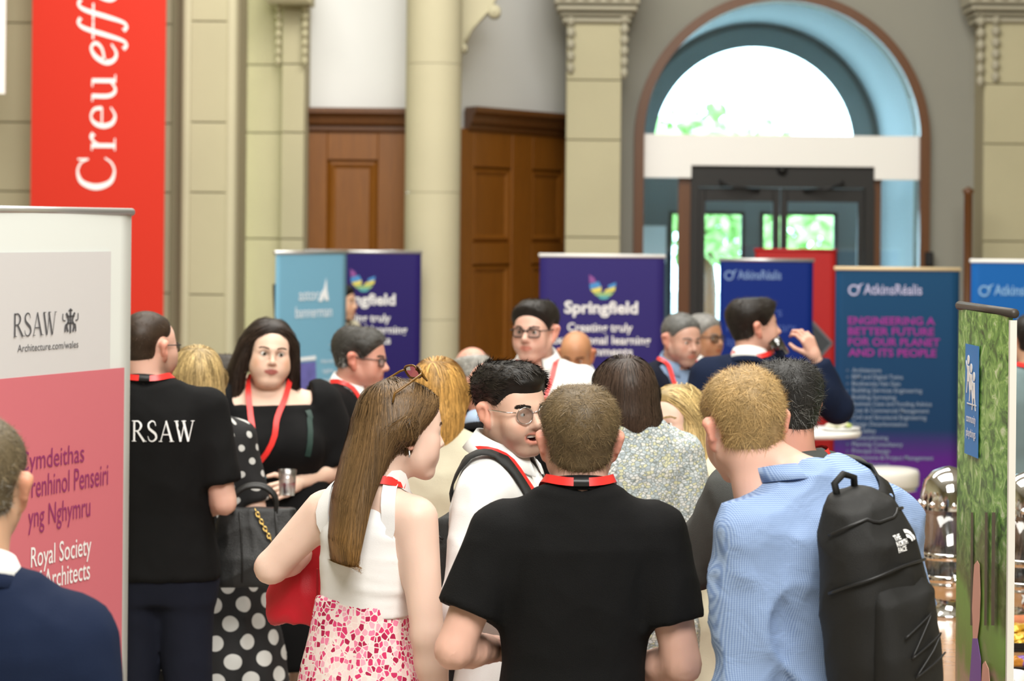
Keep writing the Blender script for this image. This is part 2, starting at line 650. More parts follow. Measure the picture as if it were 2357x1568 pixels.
ZT = np.array([.80, .88, .95, 1.03, 1.10, 1.20, 1.30, 1.38, 1.43, 1.47, 1.50])
TORSO = {
    'm': (np.array([.160, .172, .168, .160, .156, .164, .174, .172, .150, .105, .072]),
          np.array([.095, .112, .110, .105, .102, .110, .117, .112, .094, .078, .064]), .186, 1.432),
    'f': (np.array([.168, .176, .168, .146, .134, .142, .152, .150, .128, .092, .060]),
          np.array([.105, .116, .108, .096, .090, .098, .110, .103, .084, .070, .056]), .163, 1.425)}

ARMS = {  # elbow from shoulder, wrist from elbow (x is outward), hand, palm (x outward)
    'down': ((.045, .02, -.29), (.0, -.05, -.25), 'relax', (-1, .2, 0)),
    'front': ((.06, .03, -.28), (-.10, -.21, .02), 'relax', (-.5, 0, -1)),
    'low': ((.05, .03, -.29), (-.10, -.17, -.15), 'relax', (-.8, .4, -.2)),
}


class Body:
    pass


def sph_eye():
    V, Fs, M = [], [], []
    n, m = 14, 12
    for i in range(m + 1):
        t = math.pi * i / m
        for k in range(n):
            p = 2 * math.pi * k / n
            V.append((math.sin(t) * math.cos(p), -math.cos(t), math.sin(t) * math.sin(p)))
    for i in range(m):
        for k in range(n):
            j = (k + 1) % n
            Fs.append((i * n + k, (i + 1) * n + k, (i + 1) * n + j, i * n + j))
            M.append(2 if i < 1 else (1 if i < 2 else 0))
    return fast_mesh('eye', np.array(V) * .0134, [np.array(Fs)], True, None, EYEM, M)


EYE = sph_eye()


def to_body(b, V):
    return np.asarray(V) @ b.HR.T * b.hs + b.HC


def base_body(spec):
    b = Body()
    b.spec = spec
    d = spec['d']
    sex = spec.get('sex', 'm')
    b.sex = sex
    hw = at(spec['hx'], spec['top'], d)
    b.H = hw.z - spec.get('hairtop', .012)
    b.q = q = (b.H + spec.get('dz', .02)) / 1.78
    b.hs = spec.get('hs', 1.0)
    yaw = math.radians(spec['yaw'])
    b.yaw = yaw
    hy, hp, hr = spec.get('head', (spec['yaw'], 0, 0))
    b.HR = rot('Z', math.radians(hy) - yaw) @ rot('X', math.radians(hp)) @ rot('Y', math.radians(hr))
    zc = b.H - .1175 * b.hs
    Rz = rot('Z', yaw)
    if spec.get('bx') is None:
        off = Rz @ np.array([0, -.025, 0])
        root = np.array([hw.x, d, 0]) - off
    else:
        sx = at(spec['bx'], spec['top'] + 250, d).x
        root = np.array([sx, d + spec.get('dy', .02), 0])
    b.root = root
    loc = rot('Z', -yaw) @ (np.array([hw.x, d, 0]) - root)
    b.HC = np.array([loc[0], loc[1], zc])
    b.off = np.array([loc[0], loc[1] + .025])
    w = spec.get('build', 1.0)
    b.w = w
    A, B, sw, zs = TORSO[sex]
    b.z = ZT * q
    b.A, b.B = A * w * (q ** .5), B * w * spec.get('depth', 1.0) * (q ** .5)
    ln = spec.get('lean', .82)
    k = np.clip((ZT - .95) / .5, 0, 1) * ln
    b.cx, b.cy = b.off[0] * k, b.off[1] * k + .012 * np.clip((ZT - 1.3) / .15, 0, 1)
    b.sh = {}
    b.el, b.wr, b.hand = {}, {}, {}
    b.zs = zs * q
    kx, ky = b.off[0] * ln, b.off[1] * ln + .008
    b.neck = np.array([kx, ky + .008, 1.455 * q])
    for s in (-1, 1):
        b.sh[s] = np.array([s * sw * (w ** .6) * q + kx, ky, b.zs + spec.get('shrug', 0) * .02])
        ar = spec.get('arms', {}).get(s, 'down')
        e, wv, hk, pl = ARMS[ar] if isinstance(ar, str) else ar
        m = np.array([s, 1, 1])
        b.el[s] = b.sh[s] + np.array(e) * m * q
        b.wr[s] = b.el[s] + np.array(wv) * m * q
        b.hand[s] = (hk, np.array(pl) * m)
    b.hip = {s: np.array([s * .085 * w, .0, .92 * q]) for s in (-1, 1)}
    b.kn = {s: np.array([s * .095, -.012, .50 * q]) for s in (-1, 1)}
    b.an = {s: np.array([s * .100, .02, .085 * q]) for s in (-1, 1)}
    return b


def body_field(b, t=0.0, head=True):
    f = Field()
    q, w = b.q, b.w
    f.loft(list(b.z), list(b.A + t), list(b.B + t), list(b.cx), list(b.cy), 2.3, .03)
    if b.sex == 'f':
        kx, ky = b.off * .7 * b.spec.get('lean', .82)
        for s in (-1, 1):
            f.ell((s * .072 * w + kx, -.088 * w + ky, 1.275 * q), (.068 * w + t, .062 * w + t, .066 * w + t), .04)
    am = b.spec.get('arm', 1.0) * (.88 if b.sex == 'f' else 1.0)
    for s in (-1, 1):
        S, E, Wr = b.sh[s], b.el[s], b.wr[s]
        f.rc(b.neck + np.array([s * .040, .016, .036 * q]), S + np.array([-s * .03, 0, .004]), .040 + t * .5, .046 + t, .04)
        f.rc(S, E, .052 * am + t, .040 * am + t, .035)
        mid = E + (Wr - E) * .3
        f.rc(E, mid, .040 * am, .041 * am, .015)
        f.rc(mid, Wr, .041 * am, .026 * am, .012)
        f.rc(b.hip[s], b.kn[s], .088 * w, .058, .04)
        f.rc(b.kn[s], b.kn[s] * .6 + b.an[s] * .4 + np.array([0, .015, 0]), .055, .055, .03)
        f.rc(b.kn[s] * .6 + b.an[s] * .4 + np.array([0, .015, 0]), b.an[s], .055, .036, .03)
        f.rc(b.an[s] + np.array([0, .03, -.035]), b.an[s] + np.array([0, -.13, -.05]), .028, .024, .02)
    if head:
        nt = b.HC + b.HR @ np.array([0, .03, -.06]) * b.hs
        rn = .057 if b.sex == 'm' else .050
        if w > 1.1: rn *= 1.12
        f.rc(b.neck, nt, rn * 1.06, rn, .03)
        R, C, hs, ht = b.HR, b.HC, b.hs, b.spec.get('face', b.sex)

        def hf(P):
            x, y, z = np.broadcast_arrays(P[0] - C[0], P[1] - C[1], P[2] - C[2])
            l = [(x * R[0, i] + y * R[1, i] + z * R[2, i]) / hs for i in range(3)]
            return head_sample(ht, *l) * hs
        f.add(hf, C - .19, C + .17, 'u', .02)
    return f


def skin_cols(b, V):
    sp = b.spec
    base = np.array(sp.get('skin', (.62, .40, .30)))
    L = (V - b.HC) @ b.HR / b.hs
    c = np.tile(base, (len(V), 1))
    n = vnoise(V * 22) * .05
    c = c * (1 + n)[:, None]
    near = np.linalg.norm(L, axis=1) < .19
    x, y, z = L.T
    st = sp.get('stubble', 0)
    if st:
        m = smooth01(-z, .014, .04) * smooth01(-y, -.035, -.01) * smooth01(z, -.135, -.115)
        ck = np.exp(-(((np.abs(x) - .036) / .02) ** 2 + ((z + .035) / .022) ** 2)) * (y < -.05)
        m = m * (1 - .8 * ck) * near
        up = np.exp(-((x / .028) ** 2 + ((z + .048) / .008) ** 2)) * (y < -.08)
        m = np.clip(m + up, 0, 1) * st
        c = c * (1 - m)[:, None] + np.array(sp.get('stubcol', (.10, .07, .05))) * m[:, None]
    ck = np.exp(-(((np.abs(x) - .045) / .02) ** 2 + ((z + .03) / .02) ** 2)) * (y < -.03) * near
    c = c * (1 - .35 * ck)[:, None] + np.array([base[0] * 1.05, base[1] * .72, base[2] * .66]) * (.35 * ck)[:, None]
    mw = .034 if sp.get('face') == 'ms' else .028
    lip = (1 - smooth01((x / mw) ** 2 + ((z + .0645) / (.0185 if sp.get('face') == 'ms' else .0115)) ** 2, .7, 1.1)) * (y < -.079) * near
    lc = np.array(sp.get('lips', (base[0] * .82, base[1] * .52, base[2] * .50)))
    c = c * (1 - lip)[:, None] + lc * lip[:, None]
    if sp.get('face') == 'ms':
        inm = (1 - smooth01((x / .029) ** 2 + ((z + .064) / .011) ** 2, .75, 1.05)) * (y < -.06) * (y > -.0935) * near
        c = c * (1 - inm)[:, None] + np.array([.10, .02, .02]) * inm[:, None]
    er = near & (np.abs(x) > .078) & (z < .035) & (z > -.05)
    c[er] = c[er] * np.array([1.08, .82, .78])
    if sp.get('makeup'):
        e = np.exp(-(((np.abs(x) - .032) / .016) ** 2 + ((z - .004) / .010) ** 2)) * (y < -.06) * near
        c = c * (1 - .75 * e)[:, None] + np.array([.10, .065, .05]) * (.75 * e)[:, None]
        k = np.exp(-(((np.abs(x) - .06) / .014) ** 2 + ((z + .035) / .028) ** 2)) * near
        c = c * (1 - .5 * k)[:, None] + np.array([.50, .25, .12]) * (.5 * k)[:, None]
    return np.clip(c, 0, 1)


def strands(P0, D0, N0, L, w, segs, col, colvar, fld=None, gravity=0.0, off=.002, tip=None, cut=None):
    """thin tapered strips; P0 roots, D0 directions, N0 outward normals"""
    n = len(P0)
    pts = [P0]; p = P0.copy(); d = D0.copy(); N = N0.copy()
    step = (L / segs)[:, None]
    for s in range(segs):
        p = p + d * step
        if fld is not None:
            dist = fld.at(p)
            g = fld.grad(p)
            p = p - g * (dist - off)[:, None]
            if cut is not None:
                bad = s_ell((p[:, 0], p[:, 1], p[:, 2]), *cut) < .006
                p[bad] = pts[-1][bad] + 1e-5
            N = g
            d = pts[-1] * 0 + (p - pts[-1]); d /= np.linalg.norm(d, axis=1, keepdims=True) + 1e-9
            d = d + np.array([0, 0, -gravity]); d -= N * (d * N).sum(1, keepdims=True)
        else:
            d = d + np.array([0, 0, -gravity])
        d /= np.linalg.norm(d, axis=1, keepdims=True) + 1e-9
        pts.append(p)
    side = np.cross(D0, N0)
    side /= np.linalg.norm(side, axis=1, keepdims=True) + 1e-9
    V = []; C = []
    cv = np.array(col) * (1 + RNG.normal(0, colvar, (n, 1)))
    cv = np.clip(cv, .003, 1)
    for s in range(segs):
        ww = (w * (1 - .75 * (s / segs)))
        ww = ww[:, None] if hasattr(ww, 'shape') else ww
        V += [pts[s] - side * ww, pts[s] + side * ww]
    V.append(pts[segs])
    m = len(V)
    V = np.stack(V, 1).reshape(-1, 3)
    Cc = cv if tip is None else None
    if tip is None:
        C = np.repeat(cv, m, 0)
    else:
        lv = np.concatenate([np.repeat(np.arange(segs) / segs, 2), [1.0]])
        C = (cv[:, None, :] * (1 - lv)[None, :, None] + cv[:, None, :] * np.array(tip) * lv[None, :, None]).reshape(-1, 3)
    base = (np.arange(n) * m)[:, None]
    T = []
    for s in range(segs - 1):
        a = 2 * s
        T += [base + np.array([a, a + 1, a + 3]), base + np.array([a, a + 3, a + 2])]
    T.append(base + np.array([2 * segs - 2, 2 * segs - 1, 2 * segs]))
    return V, np.concatenate(T), np.clip(C, 0, 1)


def sample_surface(V, Q, n):
    T = np.concatenate([Q[:, [0, 1, 2]], Q[:, [0, 2, 3]]])
    e = np.cross(V[T[:, 1]] - V[T[:, 0]], V[T[:, 2]] - V[T[:, 0]])
    ar = np.linalg.norm(e, axis=1)
    t = RNG.choice(len(T), n, p=ar / ar.sum())
    u = RNG.random((n, 2)); fl = u.sum(1) > 1; u[fl] = 1 - u[fl]
    P = V[T[t, 0]] + (V[T[t, 1]] - V[T[t, 0]]) * u[:, :1] + (V[T[t, 2]] - V[T[t, 0]]) * u[:, 1:]
    N = e[t] / (ar[t][:, None] + 1e-12)
    return P, N


def hair_ramp(st, x, y, z):
    fl, nz = st.get('line', 0), st.get('nape', -.055)
    sA = (.082 * (y + .083 - fl) + .067 * (z - .060)) / .106 - st.get('temple', .0) * np.maximum(np.abs(x) - .02, 0)
    sB = z + .032 - (nz + .03) / .11 * (y + .02)
    m = np.minimum(sA, sB)
    if st.get('fringe'): m = np.minimum(m, st['fringe'] - z - .15 * y)
    return smooth01(m, -.003, st.get('soft', .030))


def hair_field(st, face='m'):
    """hair volume: the scalp thickened, thinning out to nothing at the hairline"""
    f = Field()
    t, tt = st.get('t', .010), st.get('tt', .020)

    def cap(P):
        x, y, z = np.broadcast_arrays(*P)
        d = head_sample(face, x, y, z)
        r = hair_ramp(st, x, y, z)
        T = t + (tt - t) * smooth01(z, .0, .10)
        th = -.004 + r * (.004 + T)
        if not st.get('cover'):
            e = np.exp(-(((np.abs(x) - .094) / .022) ** 2 + ((y - .012) / .027) ** 2 + ((z + .008) / .036) ** 2))
            th = th - e * .07
        return d - th
    f.add(cap, (-.11, -.13, -.15), (.11, .14, .13), 'u', .012)
    if st.get('quiff'):
        f.ell((st.get('qx', 0), -.055, .085), (.058, .044, .014 + st['quiff']), .03)
    for sec in st.get('lofts', []):
        a = np.array(sorted(sec))
        f.loft(list(a[:, 0]), list(a[:, 3]), list(a[:, 4]), list(a[:, 1]), list(a[:, 2]), 2.2, .025)
    if st.get('facecut'):
        f.ell(st['facecut'][0], st['facecut'][1], .008, 's')
    return f


def make_hair(b, st, parent):
    if st is None: return None
    f = hair_field(st, b.spec.get('face', b.sex))
    V, Q = f.mesh(st.get('h', .006))
    L = st.get('len', .022)
    crown = np.array(st.get('crown', (0.01, .065, .11)))
    n = st.get('n', 4000)
    P, N = sample_surface(V, Q, n)
    if st.get('facecut'):
        ok = s_ell((P[:, 0], P[:, 1], P[:, 2]), *st['facecut']) > .014
        P, N = P[ok], N[ok]; n = len(P)
    g = P - crown
    long = bool(st.get('lofts'))
    if long:
        g = np.array([0, 0, -1.0]) + .6 * g / (np.linalg.norm(g, axis=1, keepdims=True) + 1e-6) * (P[:, 2:3] > .02)
        if 'part' in st:
            up = (smooth01(P[:, 2], .02, .07) * smooth01(-P[:, 1], -.06, .0))[:, None]
            g = g + up * np.stack([np.sign(P[:, 0] - st['part']) * 2.2, np.full(n, 1.4), np.zeros(n)], 1)
    elif st.get('comb') is not None:
        k = smooth01(P[:, 2], .02, .07)[:, None]
        g = g / (np.linalg.norm(g, axis=1, keepdims=True) + 1e-6) * (1 - k) + np.array(st['comb']) * k
    g = g + RNG.normal(0, st.get('mess', .25), (n, 3))
    if st.get('wisp'):
        g = g + .8 * np.stack([vnoise(P * 45, 2), vnoise(P * 45, 5), vnoise(P * 45, 9)], 1) * np.linalg.norm(g, axis=1, keepdims=True) * st['wisp']
    g = g - N * (g * N).sum(1, keepdims=True)
    g /= np.linalg.norm(g, axis=1, keepdims=True) + 1e-9
    lift = st.get('lift', .3)
    D = g + N * lift * (0.4 + RNG.random((n, 1))) * np.maximum(.1, 1 + 1.3 * vnoise(P * 75, 8))[:, None]
    D /= np.linalg.norm(D, axis=1, keepdims=True)
    low = hair_ramp(st, *P.T) if not long else np.ones(n)
    Ls = L * (.6 + .7 * RNG.random(n)) * (.25 + .75 * low)
    ws = st.get('w', .0008) * (.7 + .6 * RNG.random(n))
    col = np.array(st['col'])
    tone = (1 + (.22 if long else .38) * vnoise(np.stack([P[:, 0] * 60, P[:, 1] * 60, P[:, 2] * (8 if long else 45)], 1), 4))[:, None]
    tone = tone * (1 + st.get('streak', .0) * RNG.normal(0, 1, (n, 1)))
    cc = np.clip(col * tone, .003, 1)
    if st.get('ends') is not None:
        e = smooth01(-P[:, 2], *st['endz'])[:, None]
        cc = cc * (1 - e) + np.array(st['ends']) * tone * e
    if st.get('greys') is not None:
        gm = (RNG.random(n) < st['greys'][1] * smooth01(-P[:, 2], -.06, .02))
        cc[gm] = np.array(st['greys'][0])
    SV, ST, SCc = strands(P - N * .003, D, N, Ls, ws, st.get('segs', 5 if long else 2), cc, st.get('cvar', .22), f if long else None,
                         st.get('grav', .25 if long else .03), st.get('off', .003), None, st.get('facecut'))
    base = np.clip(np.tile(col * st.get('basek', .55), (len(V), 1)) * (1 + .3 * vnoise(V * 60))[:, None], .002, 1)
    if st.get('ends') is not None:
        e = smooth01(-V[:, 2], *st['endz'])[:, None]
        base = base * (1 - e) + np.array(st['ends']) * .6 * e
    if st.get('fade'):
        e = ((1 - smooth01(hair_ramp(st, *V.T), .05, .95)) * (1 - smooth01(V[:, 2], .0, .03)))[:, None] * st['fade']
        base = base * (1 - e) + np.array(b.spec.get('skin', (.62, .40, .30))) * .8 * e
    if long: V = V - vnormals(V, Q) * .002
    AV = np.concatenate([V, SV]); AC = np.concatenate([base, SCc])
    o = mk('hair', to_body(b, AV), [Q, ST + len(V)], HAIR, parent, True, AC)
    return f


def brows(b, parent, col, n=110, thick=1.0):
    fld = Field(); D, ax, h = head_grid(b.spec.get('face', b.sex))
    for s in (-1, 1):
        u = RNG.random(n)
        x = s * (.014 + .036 * u)
        z = (.0215 if b.sex == 'f' else .0200) + (.0065 if b.sex == 'f' else .0055) * np.sin(u * 2.6) + RNG.normal(0, .0015 * thick, n) - .003 * u
        y = np.full(n, -.11)
        for _ in range(14):
            dd = head_sample(b.spec.get('face', b.sex), x.astype(np.float32), y.astype(np.float32), z.astype(np.float32))
            y = y + np.clip(dd - .0008, -.002, .01)
        P = np.stack([x, y, z], 1)
        Dr = np.stack([np.full(n, s * 1.0), .35 + .5 * u, .35 - .5 * u], 1)
        Dr /= np.linalg.norm(Dr, axis=1, keepdims=True)
        N = np.tile(np.array([0, -1.0, 0]), (n, 1))
        V, T, C = strands(P, Dr, N, np.full(n, .008), np.full(n, .0007 * thick), 2, np.tile(np.array(col), (n, 1)), .15, None, 0.0)
        mk('eyebrow', to_body(b, V), [T], HAIR, parent, True, C)


def eyes(b, parent, gaze=(0, 0)):
    for s in (-1, 1):
        o = bpy.data.objects.new('eye', EYE)
        link(o, parent)
        M = Matrix([list(r) for r in b.HR]) @ Matrix.Rotation(math.radians(gaze[0]), 3, 'Z') @ Matrix.Rotation(math.radians(gaze[1]), 3, 'X')
        o.matrix_local = Matrix.Translation(Vector(to_body(b, np.array([[s * .0315, -.0757, .001]]))[0])) @ M.to_4x4() @ Matrix.Scale(b.hs * (1.08 if b.spec.get('face') == 'fb' else 1.0), 4)


def spectacles(b, parent, mt, rnd=True, r=.022, wire=.0013, dz=-.002, up=0.0, back=0.0, tint=(.96, .98, 1.0), lensname='spectacle_lens', name='eyeglasses', tilt=0.0):
    root = None
    m = MB()
    yf = -.101
    R = rot('X', math.radians(tilt))

    def tf(p):
        p = R @ np.array(p, float) + np.array([0, back, up])
        return tuple(to_body(b, p[None])[0])
    rings = []
    for s in (-1, 1):
        pts = []
        for k in range(28):
            a = 2 * math.pi * k / 28
            ca, sa = math.cos(a), math.sin(a)
            if rnd: x, z = r * ca, r * .95 * sa
            else:
                e = .55
                x, z = r * 1.12 * math.copysign(abs(ca) ** e, ca), r * .72 * math.copysign(abs(sa) ** e, sa)
            xx = s * .0325 + x
            pts.append((xx, yf + .10 * (abs(xx) / .06) ** 2 * .12, dz + z))
        rings.append(pts)
        m.tube([tf(p) for p in pts], wire, 6, True)
        x1 = s * (.0325 + r * 1.02)
        m.tube([tf(p) for p in [(x1, yf + .012, dz + .010), (s * .074, yf + .022, dz + .010), (s * .080, yf + .060, dz + .011), (s * .083, .005, dz + .012), (s * .084, .022, dz - .004)]], wire * 1.1, 6)
    m.tube([tf(p) for p in [(-.0325 + r * .95, yf + .002, dz + .006), (0, yf - .006, dz + .010), (.0325 - r * .95, yf + .002, dz + .006)]], wire * 1.2, 6)
    o = m.build(name, mt, parent, True)
    lm = glass_mat('lens_' + '_'.join('%02d' % int(c * 99) for c in tint), tint, .10)
    for pts in rings:
        c = np.mean(np.array(pts), 0)
        V = [tf(c)] + [tf(p) for p in pts]
        Fs = [(0, i + 1, (i + 1) % 28 + 1) for i in range(28)]
        mk(lensname, V, Fs, lm, o, True)
    return o


# ---- garments
def sleeve_fn(S, E, Wr, r0, r1, r2, frac):
    def fn(P):
        d = s_rc(P, tuple(S), tuple(E), r0, r1)
        if frac > 1:
            d = smin(d, s_rc(P, tuple(E), tuple(Wr), r1, r2), .03)
            a, bb, f = E, Wr, frac - 1
        else:
            a, bb, f = S, E, frac
        n = (bb - a) / np.linalg.norm(bb - a)
        p = a + (bb - a) * f
        return smax(d, (P[0] - p[0]) * n[0] + (P[1] - p[1]) * n[1] + (P[2] - p[2]) * n[2], .004)
    return fn


def garment(b, name, mt, parent, t=.014, sleeve=.6, sr=(.066, .058, .04), hem=.86, neck=.070, vneck=None, neckdz=0.0, h=.012, fold=.003,
            fsc=(9, 9, 5), seed=1, extra=None, skirt=None, flare=None, low=None, fmask=None, vee=None, off_sh=None, puff=None):
    q, w = b.q, b.w
    f = Field()
    z, A, B = list(b.z), list(b.A + t), list(b.B + t)
    cx, cy = list(b.cx), list(b.cy)
    if skirt:                                            # (z, extra half width, extra half depth), below the waist
        keep = [i for i in range(len(z)) if z[i] > skirt[-1][0] * q + .04]
        z = [s[0] * q for s in skirt] + [z[i] for i in keep]
        A = [s[1] * w for s in skirt] + [A[i] for i in keep]
        B = [s[2] * w for s in skirt] + [B[i] for i in keep]
        cx = [0.0] * len(skirt) + [cx[i] for i in keep]; cy = [0.0] * len(skirt) + [cy[i] for i in keep]
    f.loft(z, A, B, cx, cy, 2.4, .03)
    if b.sex == 'f':
        kx, ky = b.off * .7 * b.spec.get('lean', .82)
        for s in (-1, 1):
            f.ell((s * .070 * w + kx, -.088 * w + ky, 1.275 * q), (.068 * w + t, .062 * w + t, .068 * w + t), .05)
    am = b.spec.get('arm', 1.0) * (.9 if b.sex == 'f' else 1.0)
    r = [x * am for x in sr]
    for s in (-1, 1):
        S, E, Wr = b.sh[s], b.el[s], b.wr[s]
        if off_sh is None:
            f.rc(b.neck + np.array([s * .042, .016, .036 * q]), S + np.array([-s * .03, 0, .004]), .042 + t * .5, .048 + t, .04)
        if sleeve > 0:
            m = max(r) + .01
            pts = np.stack([S, E, Wr])
            f.add(sleeve_fn(S, E, Wr, r[0], r[1], r[2], sleeve), pts.min(0) - m, pts.max(0) + m, 'u', .035)
        if puff:
            c = S + (E - S) * puff[0]
            f.ell(tuple(c), (puff[1], puff[1], puff[2]), .03)
    if extra: extra(f, b)
    if low is not None or not skirt:
        hz = (hem if low is None else low) * q
        f.plane((0, 0, -1), (0, 0, hz))
    else:
        f.plane((0, 0, -1), (0, 0, skirt[0][0] * q))
    if neck:
        top = b.HC + b.HR @ np.array([0, .03, -.02])
        axn = (top - b.neck) / np.linalg.norm(top - b.neck)
        nb = b.neck + axn * (.055 + neck * .55 + neckdz) + np.array([0, -.018, 0])
        f.rc(tuple(nb), tuple(top), neck, neck + .02, .008, 's')
    if vneck:                                            # (bottom z, half width at neck)
        z0, hw = vneck[0] * q, vneck[1]
        zn = 1.50 * q
        x0, y0 = b.neck[0], b.neck[1]

        def vf(P):
            ww = hw * np.clip((P[2] - z0) / (zn - z0), 0, 1.3)
            return np.maximum(np.abs(P[0] - x0) - ww, (P[1] - y0) + .02) + np.where(P[2] < z0, .1, 0)
        f.add(vf, (x0 - .2, y0 - .4, z0), (x0 + .2, y0 + .05, zn + .1), 's', .006)
    if vee: vee(f, b)
    V, Q = f.mesh(h)
    if fold:
        N = vnormals(V, Q)
        V = folds(V, N, fold, fsc, seed, fmask(V) if fmask else None)
    o = mk(name, V, [Q], mt, parent, True)
    return o, f


def trousers(b, mt, parent, name='trousers', t=.018, h=.018, top=.95, cuff=.07):
    f = Field()
    q, w = b.q, b.w
    k = [i for i in range(len(b.z)) if ZT[i] <= 1.04]
    f.loft([b.z[i] for i in k], [b.A[i] + .004 for i in k], [b.B[i] + .004 for i in k], [b.cx[i] for i in k], [b.cy[i] for i in k], 2.4, .03)
    for s in (-1, 1):
        f.rc(b.hip[s] + np.array([-s * .008, 0, -.06]), b.kn[s], .088 * w + t * .4, .066 + t * .6, .03)
        f.rc(b.kn[s], b.an[s], .066 + t * .6, .052 + t * .5, .02)
    f.plane((0, 0, -1), (0, 0, cuff * q)); f.plane((0, 0, 1), (0, 0, top * q))
    V, Q = f.mesh(h)
    V = folds(V, vnormals(V, Q), .004, (8, 8, 6), 5)
    return mk(name, V, [Q], mt, parent, True)


SHOES = {}


def shoes(b, mt, parent, name='shoe'):
    if name not in SHOES:
        f = Field()
        f.rc((0, .045, .045), (0, -.14, .036), .042, .040, .02)
        f.rc((0, .045, .06), (0, -.02, .065), .042, .036, .03)
        f.loft([0.0, .012, .024], [.046] * 3, [.125] * 3, [0] * 3, [-.05] * 3, 2.6, .01)
        f.plane((0, 0, -1), (0, 0, .001))
        SHOES[name] = f.mesh(.013)
    V, Q = SHOES[name]
    for s in (-1, 1):
        o = mk(name, V, [Q], mt, parent, True)
        o.location = (b.an[s][0], b.an[s][1] - .01, 0)


def collar(b, mt, parent, r=.068, h=.040, gap=.22, z0=.0, tilt=.030, spread=.028, flap=True, name='collar', n=40, drop=.018, yaw=0.0):
    top = b.HC + b.HR @ np.array([0, .03, -.05])
    ax = top - b.neck; ax = ax / np.linalg.norm(ax)
    V = []
    prof = [(0, -.012, 0), (.001, h * .5, 0), (.003, h, 0), (.008, h + .002, 0), (.013 + spread * .25, h * .45, .4), (.012 + spread * .7, -.006, 1)] if flap else \
        [(0, -.010, 0), (.002, h, 0), (.006, h + .001, 0), (.009, -.012, 0)]
    th = .0025
    ring = prof + [(p[0] - th, p[1] - (.002 if i > 2 else 0), p[2]) for i, p in enumerate(prof)][::-1]
    m = len(ring)
    for i in range(n):
        a = gap + (2 * math.pi - 2 * gap) * i / (n - 1)
        front = max(0.0, math.cos(a)) ** 3
        for (dr, dz, k) in ring:
            rr = r + dr + (.012 * front * k if flap else 0)
            zz = z0 + dz - tilt * math.cos(a) * 1.0 - drop * front * k
            p = b.neck + ax * (.026 + zz) + np.array([math.sin(a + yaw) * rr, -math.cos(a + yaw) * rr * 1.02, 0])
            V.append(p)
    Fs = []
    for i in range(n - 1):
        for k in range(m):
            j = (k + 1) % m
            Fs.append((i * m + k, i * m + j, (i + 1) * m + j, (i + 1) * m + k))
    Fs.append(tuple(range(m))); Fs.append(tuple((n - 1) * m + k for k in range(m))[::-1])
    return mk(name, V, Fs, mt, parent, True)


def ribbon(name, pts, nrm, width, mt, parent, th=.0016, closed=False):
    P = np.array(pts, float); N = np.array(nrm, float)
    n = len(P)
    T = np.roll(P, -1, 0) - np.roll(P, 1, 0) if closed else np.gradient(P, axis=0)
    S = np.cross(T, N); S /= np.linalg.norm(S, axis=1, keepdims=True) + 1e-9
    N = N / (np.linalg.norm(N, axis=1, keepdims=True) + 1e-9)
    hw = width / 2
    V = np.stack([P - S * hw + N * th, P + S * hw + N * th], 1).reshape(-1, 3)
    V2 = np.stack([P - S * hw - N * th, P + S * hw - N * th], 1).reshape(-1, 3)
    Fs = []
    m = len(V)
    for i in range(n if closed else n - 1):
        j = (i + 1) % n
        Fs += [(2 * i, 2 * i + 1, 2 * j + 1, 2 * j), (m + 2 * i, m + 2 * j, m + 2 * j + 1, m + 2 * i + 1)]
    V = np.concatenate([V, V2])
    if th > .002:                                         # thick webbing: closed edges
        for i in range(n if closed else n - 1):
            j = (i + 1) % n
            Fs += [(2 * i, 2 * j, m + 2 * j, m + 2 * i), (2 * i + 1, m + 2 * i + 1, m + 2 * j + 1, 2 * j + 1)]
    return mk(name, V, Fs, mt, parent, True)


def hug(f, P, off, it=6, lift=True):
    """push points to lie `off` above the surface of field f"""
    P = np.array(P, float)
    for _ in range(it):
        d = f.at(P); g = f.grad(P)
        P = P - g * np.clip(d - off, -.03, .03)[:, None]
    return P, f.grad(P)


def lanyard(b, f, parent, width=.021, low=1.13, x_low=0.0, r=.074, buckle=False, mt=None, backz=.045, loose=None):
    mt = mt or RED_RIBBON
    q = b.q
    pts = []
    n0 = b.neck
    end = np.array([n0[0] + x_low, n0[1] - .17 * b.w, low * q])
    K = 14
    for i in range(K):                                    # person's right side, going up
        t = i / (K - 1)
        a = np.array([n0[0] - r * 1.02, n0[1] - .02, n0[2] + .050])
        pts.append(end * (1 - t) + a * t)
    for i in range(1, 16):                                # round the back of the neck
        a = -1.9 + 3.8 * i / 16
        pts.append(n0 + np.array([math.sin(a) * r, math.cos(a) * r, .050 + (backz + .025 - .05) * math.cos(a / 1.3)]))
    for i in range(K):
        t = i / (K - 1)
        a = np.array([n0[0] + r * 1.02, n0[1] - .02, n0[2] + .050])
        pts.append(a * (1 - t) + (end + np.array([.006, -.004, 0])) * t)
    g = Field(); g.it = [i for i in f.it if i[3] == 'u'] + b.bf.it
    P, N = hug(g, pts, .009, 9)
    back = np.abs(np.arange(len(P)) - (len(P) - 1) / 2) < 7
    N2 = N.copy()
    rad = P - n0; rad[:, 2] = .02; rad /= np.linalg.norm(rad, axis=1, keepdims=True)
    N2[back] = N2[back] * .25 + rad[back]
    for _ in range(2):
        P[1:-1] = (P[:-2] + 2 * P[1:-1] + P[2:]) / 4; N2[1:-1] = (N2[:-2] + 2 * N2[1:-1] + N2[2:]) / 4
    o = ribbon('lanyard', P, N2, width, mt, parent, .0008)
    if buckle:
        i = len(P) // 2
        ribbon('buckle', P[i - 1:i + 2] + N2[i - 1:i + 2] * .0015, N2[i - 1:i + 2], width * 1.08, BLACK_PLASTIC, o, .0022)
    return o


